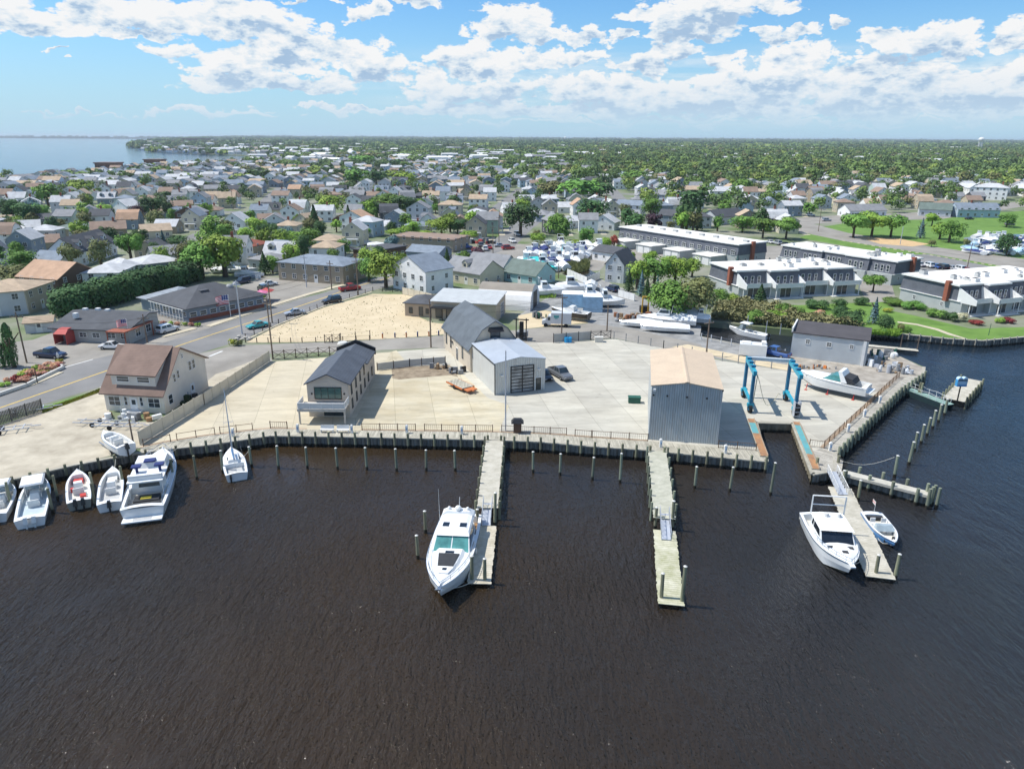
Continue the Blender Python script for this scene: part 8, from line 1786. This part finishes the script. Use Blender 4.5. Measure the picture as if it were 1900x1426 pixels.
# trees between the houses
for i in range(5200):
    yy = 190*math.exp(rng_.random()*2.25); xx = rng_.uniform(-.80,.80)*yy; px, py = PX((xx,yy,Z0))
    if px > 1000 and 432 < py: continue
    if py > 520 or py < 292 or not onland(xx,yy): continue
    if px < 900 and rng_.random() < .2: continue
    if px > 1000 and py > 335 and rng_.random() < .5: continue
    if rng_.random() > wooded(px,py)+.20: continue
    TR.append((xx,yy,0))
TR.sort(key=lambda t: t[1]); kept = []; nT = 0; far_t = []; grid = {}
for x, y, k in TR:
    r = rng_.uniform(1.6,3.4)*(1.25 if k else 1)*((1.75 if y > 620 else 1.3) if PX((x,y,0))[0] > 1050 else 1.1)
    g = (int(x//8), int(y//8))
    if grid.get(g, 0) >= 2: continue
    if y < 420 or not k:
        if y < 700 and not free(x, y, r*.45): continue
    grid[g] = grid.get(g, 0)+1
    kept.append((x, y, r))
TREES_NOW = sum(1 for o in bpy.data.objects if o.name.split('.')[0] == 'tree')
cols_ = ['mid']*5+['light']*3+['dark']*5+['olive']*2+['maroon','blue']
cn = {'mid':'green','light':'bright green','dark':'dark green','olive':'olive','maroon':'maroon','blue':'blue-green'}
for x, y, r in kept:
    px, py = PX((x,y,Z0)); big = px > 1050
    if TREES_NOW < 298:
        TREES_NOW += 1; c_ = rng_.choice(cols_); kd = rng_.choice(('broad','broad','broad','wide','tall','cone' if c_ in ('dark','blue') else 'broad'))
        h = r*rng_.uniform(1.9,2.6)+1; tree((x,y), h, r, kd, c_, cn[c_]+{'broad':' round tree','wide':' spreading tree','tall':' tall tree','cone':' conifer'}[kd], zone(px,py), detail=1 if y > 300 else 2)
    else: far_t.append((x,y,r))
def far_forest():
    rng = np.random.default_rng(12)
    base = [crown_pts('broad', 260, s) for s in range(6)]+[crown_pts('wide', 200, 9)]
    Vs = []; mi = []
    def put(x, y, r, h, nq, dist, z=Z0, m=None):
        C, N = base[rng.integers(0,7)]; k = min(nq, len(C)); sel = rng.permutation(len(C))[:k]; C = C[sel]; N = N[sel]
        s = max(.30, dist*.0008, r*.16*math.sqrt(150/k)*.85)
        c = np.stack([C[:,0]*r+x, C[:,1]*r+y, C[:,2]*h*.42+z+h*.58], 1); Vs.append(quads(c, N, s*rng.uniform(.6,1.2,k), rng, .8)); mi.append(np.full(k, rng.choice([0,0,0,1,1,2,2,2,3,4]) if m is None else m))
    for x, y, r in far_t: put(x, y, r*1.1, r*2.3+1.5, 240 if y < 700 else 130, y)
    d = 620.0
    while d < 15000:
        step = max(15, d*.030); half = .80*d; w = max(14, d*.019); n = int(2*half/w)
        for i in range(n):
            x = -half+w*(i+rng.random()); y = d+rng.uniform(-.5,.5)*step; px, py = PX((x,y,Z0))
            if px < -80 or px > 1980: continue
            if y < 3000:
                if not onland(x,y): continue
                if rng.random() > wooded(px,py)*(.8 if px > 1000 else 1.05): continue
                if py > 330 and not free(x,y,4): continue
            elif not onland(x,y): continue
            if px < 560 and py < 292 and py > 266 and rng.random() < .55: continue
            r = w*rng.uniform(.42,.8); h = rng.uniform(7,12)+(3 if d > 3000 else 0)+d*.0007; put(x, y, r, h, 170 if d < 1500 else 80, d)
        d += step
    # barrier island scrub
    for i in range(420):
        x = -3000-i*38.0; y = 11200+rng.uniform(0,900); put(x, y, 40, rng.uniform(10,26), 12, 9000, 4, 2)
    V = np.concatenate(Vs); n = len(V)//4; me = bpy.data.meshes.new('distant_trees'); me.vertices.add(len(V)); me.vertices.foreach_set('co', V.ravel().astype(np.float32)); me.loops.add(4*n); me.polygons.add(n)
    me.loops.foreach_set('vertex_index', np.arange(4*n, dtype=np.int32)); me.polygons.foreach_set('loop_start', np.arange(0,4*n,4,dtype=np.int32)); me.polygons.foreach_set('loop_total', np.full(n,4,dtype=np.int32))
    LM['far_a'] = leafmat('leaf_far_a', (.11,.185,.050), (.20,.29,.075), 0); LM['far_b'] = leafmat('leaf_far_b', (.065,.115,.045), (.12,.185,.06), 0); LM['far_c'] = leafmat('leaf_far_c', (.17,.24,.05), (.28,.36,.08), 0)
    for k in ('far_a','far_b','far_b','far_c','olive'): me.materials.append(LM[k])
    me.polygons.foreach_set('material_index', np.concatenate(mi).astype(np.int32)); me.update(); me.validate()
    o = bpy.data.objects.new('distant_trees', me); COL.objects.link(o); tag(o, 'endless tree canopy of the distant suburbs up to the horizon', 'trees', kind='stuff'); print('far quads', n)
far_forest()
# distant landmarks
def water_tower(px, py_top, dist, look):
    k = P(px, 300, 0); x = k.x/k.y*dist; h = 46; t = thing('water_tower', look, 'water tower', (x,dist,Z0), 0, 'on the horizon')
    m = MB(); [m.cyl((9*math.cos(a),9*math.sin(a),0),(7*math.cos(a),7*math.sin(a),h-9),1.2,1.2,6) for a in (0,1.57,3.14,4.71)]; m.cyl((0,0,0),(0,0,h-9),1.6,1.6,8); m.obj('leg', TRIM, t); m = MB(); m.ball((0,0,h-4),11,11,8.5,16,8); m.obj('tank', TRIM, t)
water_tower(1806,240,3000,'pale water tower, the larger one at right'); water_tower(1043,250,6500,'small pale water tower near the middle')
def block(px, py, w_, h_, mat, look, place, ang=0):
    p = P(px, py); t = thing('apartment_block', look, 'building', p, R(ang), place); m = MB(); m.box(-w_/2,w_/2,-9,9,0,h_); m.obj('wall', mat, t); m = MB(); m.box(-w_/2-1,w_/2+1,-10,10,h_+.01,h_+1.2); m.obj('roof', TRIM if False else M('far_roof', (.2,.13,.11), .9), t)
    m = MB(); [m.box(-w_/2+w_*(i+.3)/8,-w_/2+w_*(i+.7)/8,-9.2,-9.01,z,z+1.6) for i in range(8) for z in np.arange(2,h_-2,3.5)]; m.obj('windows', GLASS, t)
FBR = M('far_brick', (.17,.085,.07), .9, .1, .05)
block(360,273,150,26,FBR,'large dark brick apartment block','on the far peninsula'); block(320,275,80,18,FBR,'lower brick apartment block','on the far peninsula'); block(405,270,90,16,FBR,'long brick block','on the far peninsula')
block(200,327,22,9,M('bay_house', (.24,.12,.09), .9),'large brick villa','on the bay shore'); block(285,318,20,9,M('bay_house', (.24,.12,.09), .9),'large brick villa','on the bay shore')
block(1640,291,55,10,TRIM,'large white building','among the right-hand woods'); block(1215,290,60,9,TRIM,'long white building','among the centre-right trees'); block(1245,300,44,8,M('far_cream', (.5,.46,.4), .8),'long cream building','among the centre-right trees')
# roofs poking out of the far trees (one mesh, uncountable)
m = MB(); rr_ = random.Random(4)
for i in range(900):
    yy = 1100*math.exp(rr_.random()*1.9); xx = rr_.uniform(-.78,.8)*yy; px, py = PX((xx,yy,Z0))
    if not onland(xx,yy): continue
    if py < 275 and rr_.random() < .3: continue
    s = rr_.uniform(.8,1.5)*(1+yy/5000); m.T = Matrix.Translation((xx,yy,Z0)) @ Matrix.Rotation(rr_.random()*3,4,'Z'); w_, d_, h_ = 9*s, 6*s, rr_.uniform(7,11)+yy*.0012
    m.extr([(-d_/2,0),(d_/2,0),(d_/2,h_-2),(0,h_),(-d_/2,h_-2)], -w_, w_, 'x', rr_.choice((0,0,1,2))); 
m.T = None; tag(m.obj('distant_rooftops', [WALLS['white'], WALLS['pale grey'], ROOFS['grey']]), 'pale far-off buildings scattered in the wooded distance', 'houses', kind='stuff')
# haze: even, closed box of pale air
hm_ = bpy.data.materials.new('haze'); hm_.use_nodes = True; n_ = hm_.node_tree.nodes; n_.clear(); ho = n_.new('ShaderNodeOutputMaterial'); hv = n_.new('ShaderNodeVolumePrincipled')
hv.inputs['Color'].default_value = (.80,.90,1.0,1); hv.inputs['Density'].default_value = .00007; hv.inputs['Anisotropy'].default_value = .2
hm_.node_tree.links.new(hv.outputs[0], ho.inputs['Volume'])
m = MB(); m.box(-26000,26000,-500,17500,-4,58); hz_o = m.obj('haze', hm_); hz_o['kind'] = 'stuff'; hz_o['label'] = 'thin pale summer haze over the whole coast'; hz_o['category'] = 'haze'
finish_labels()
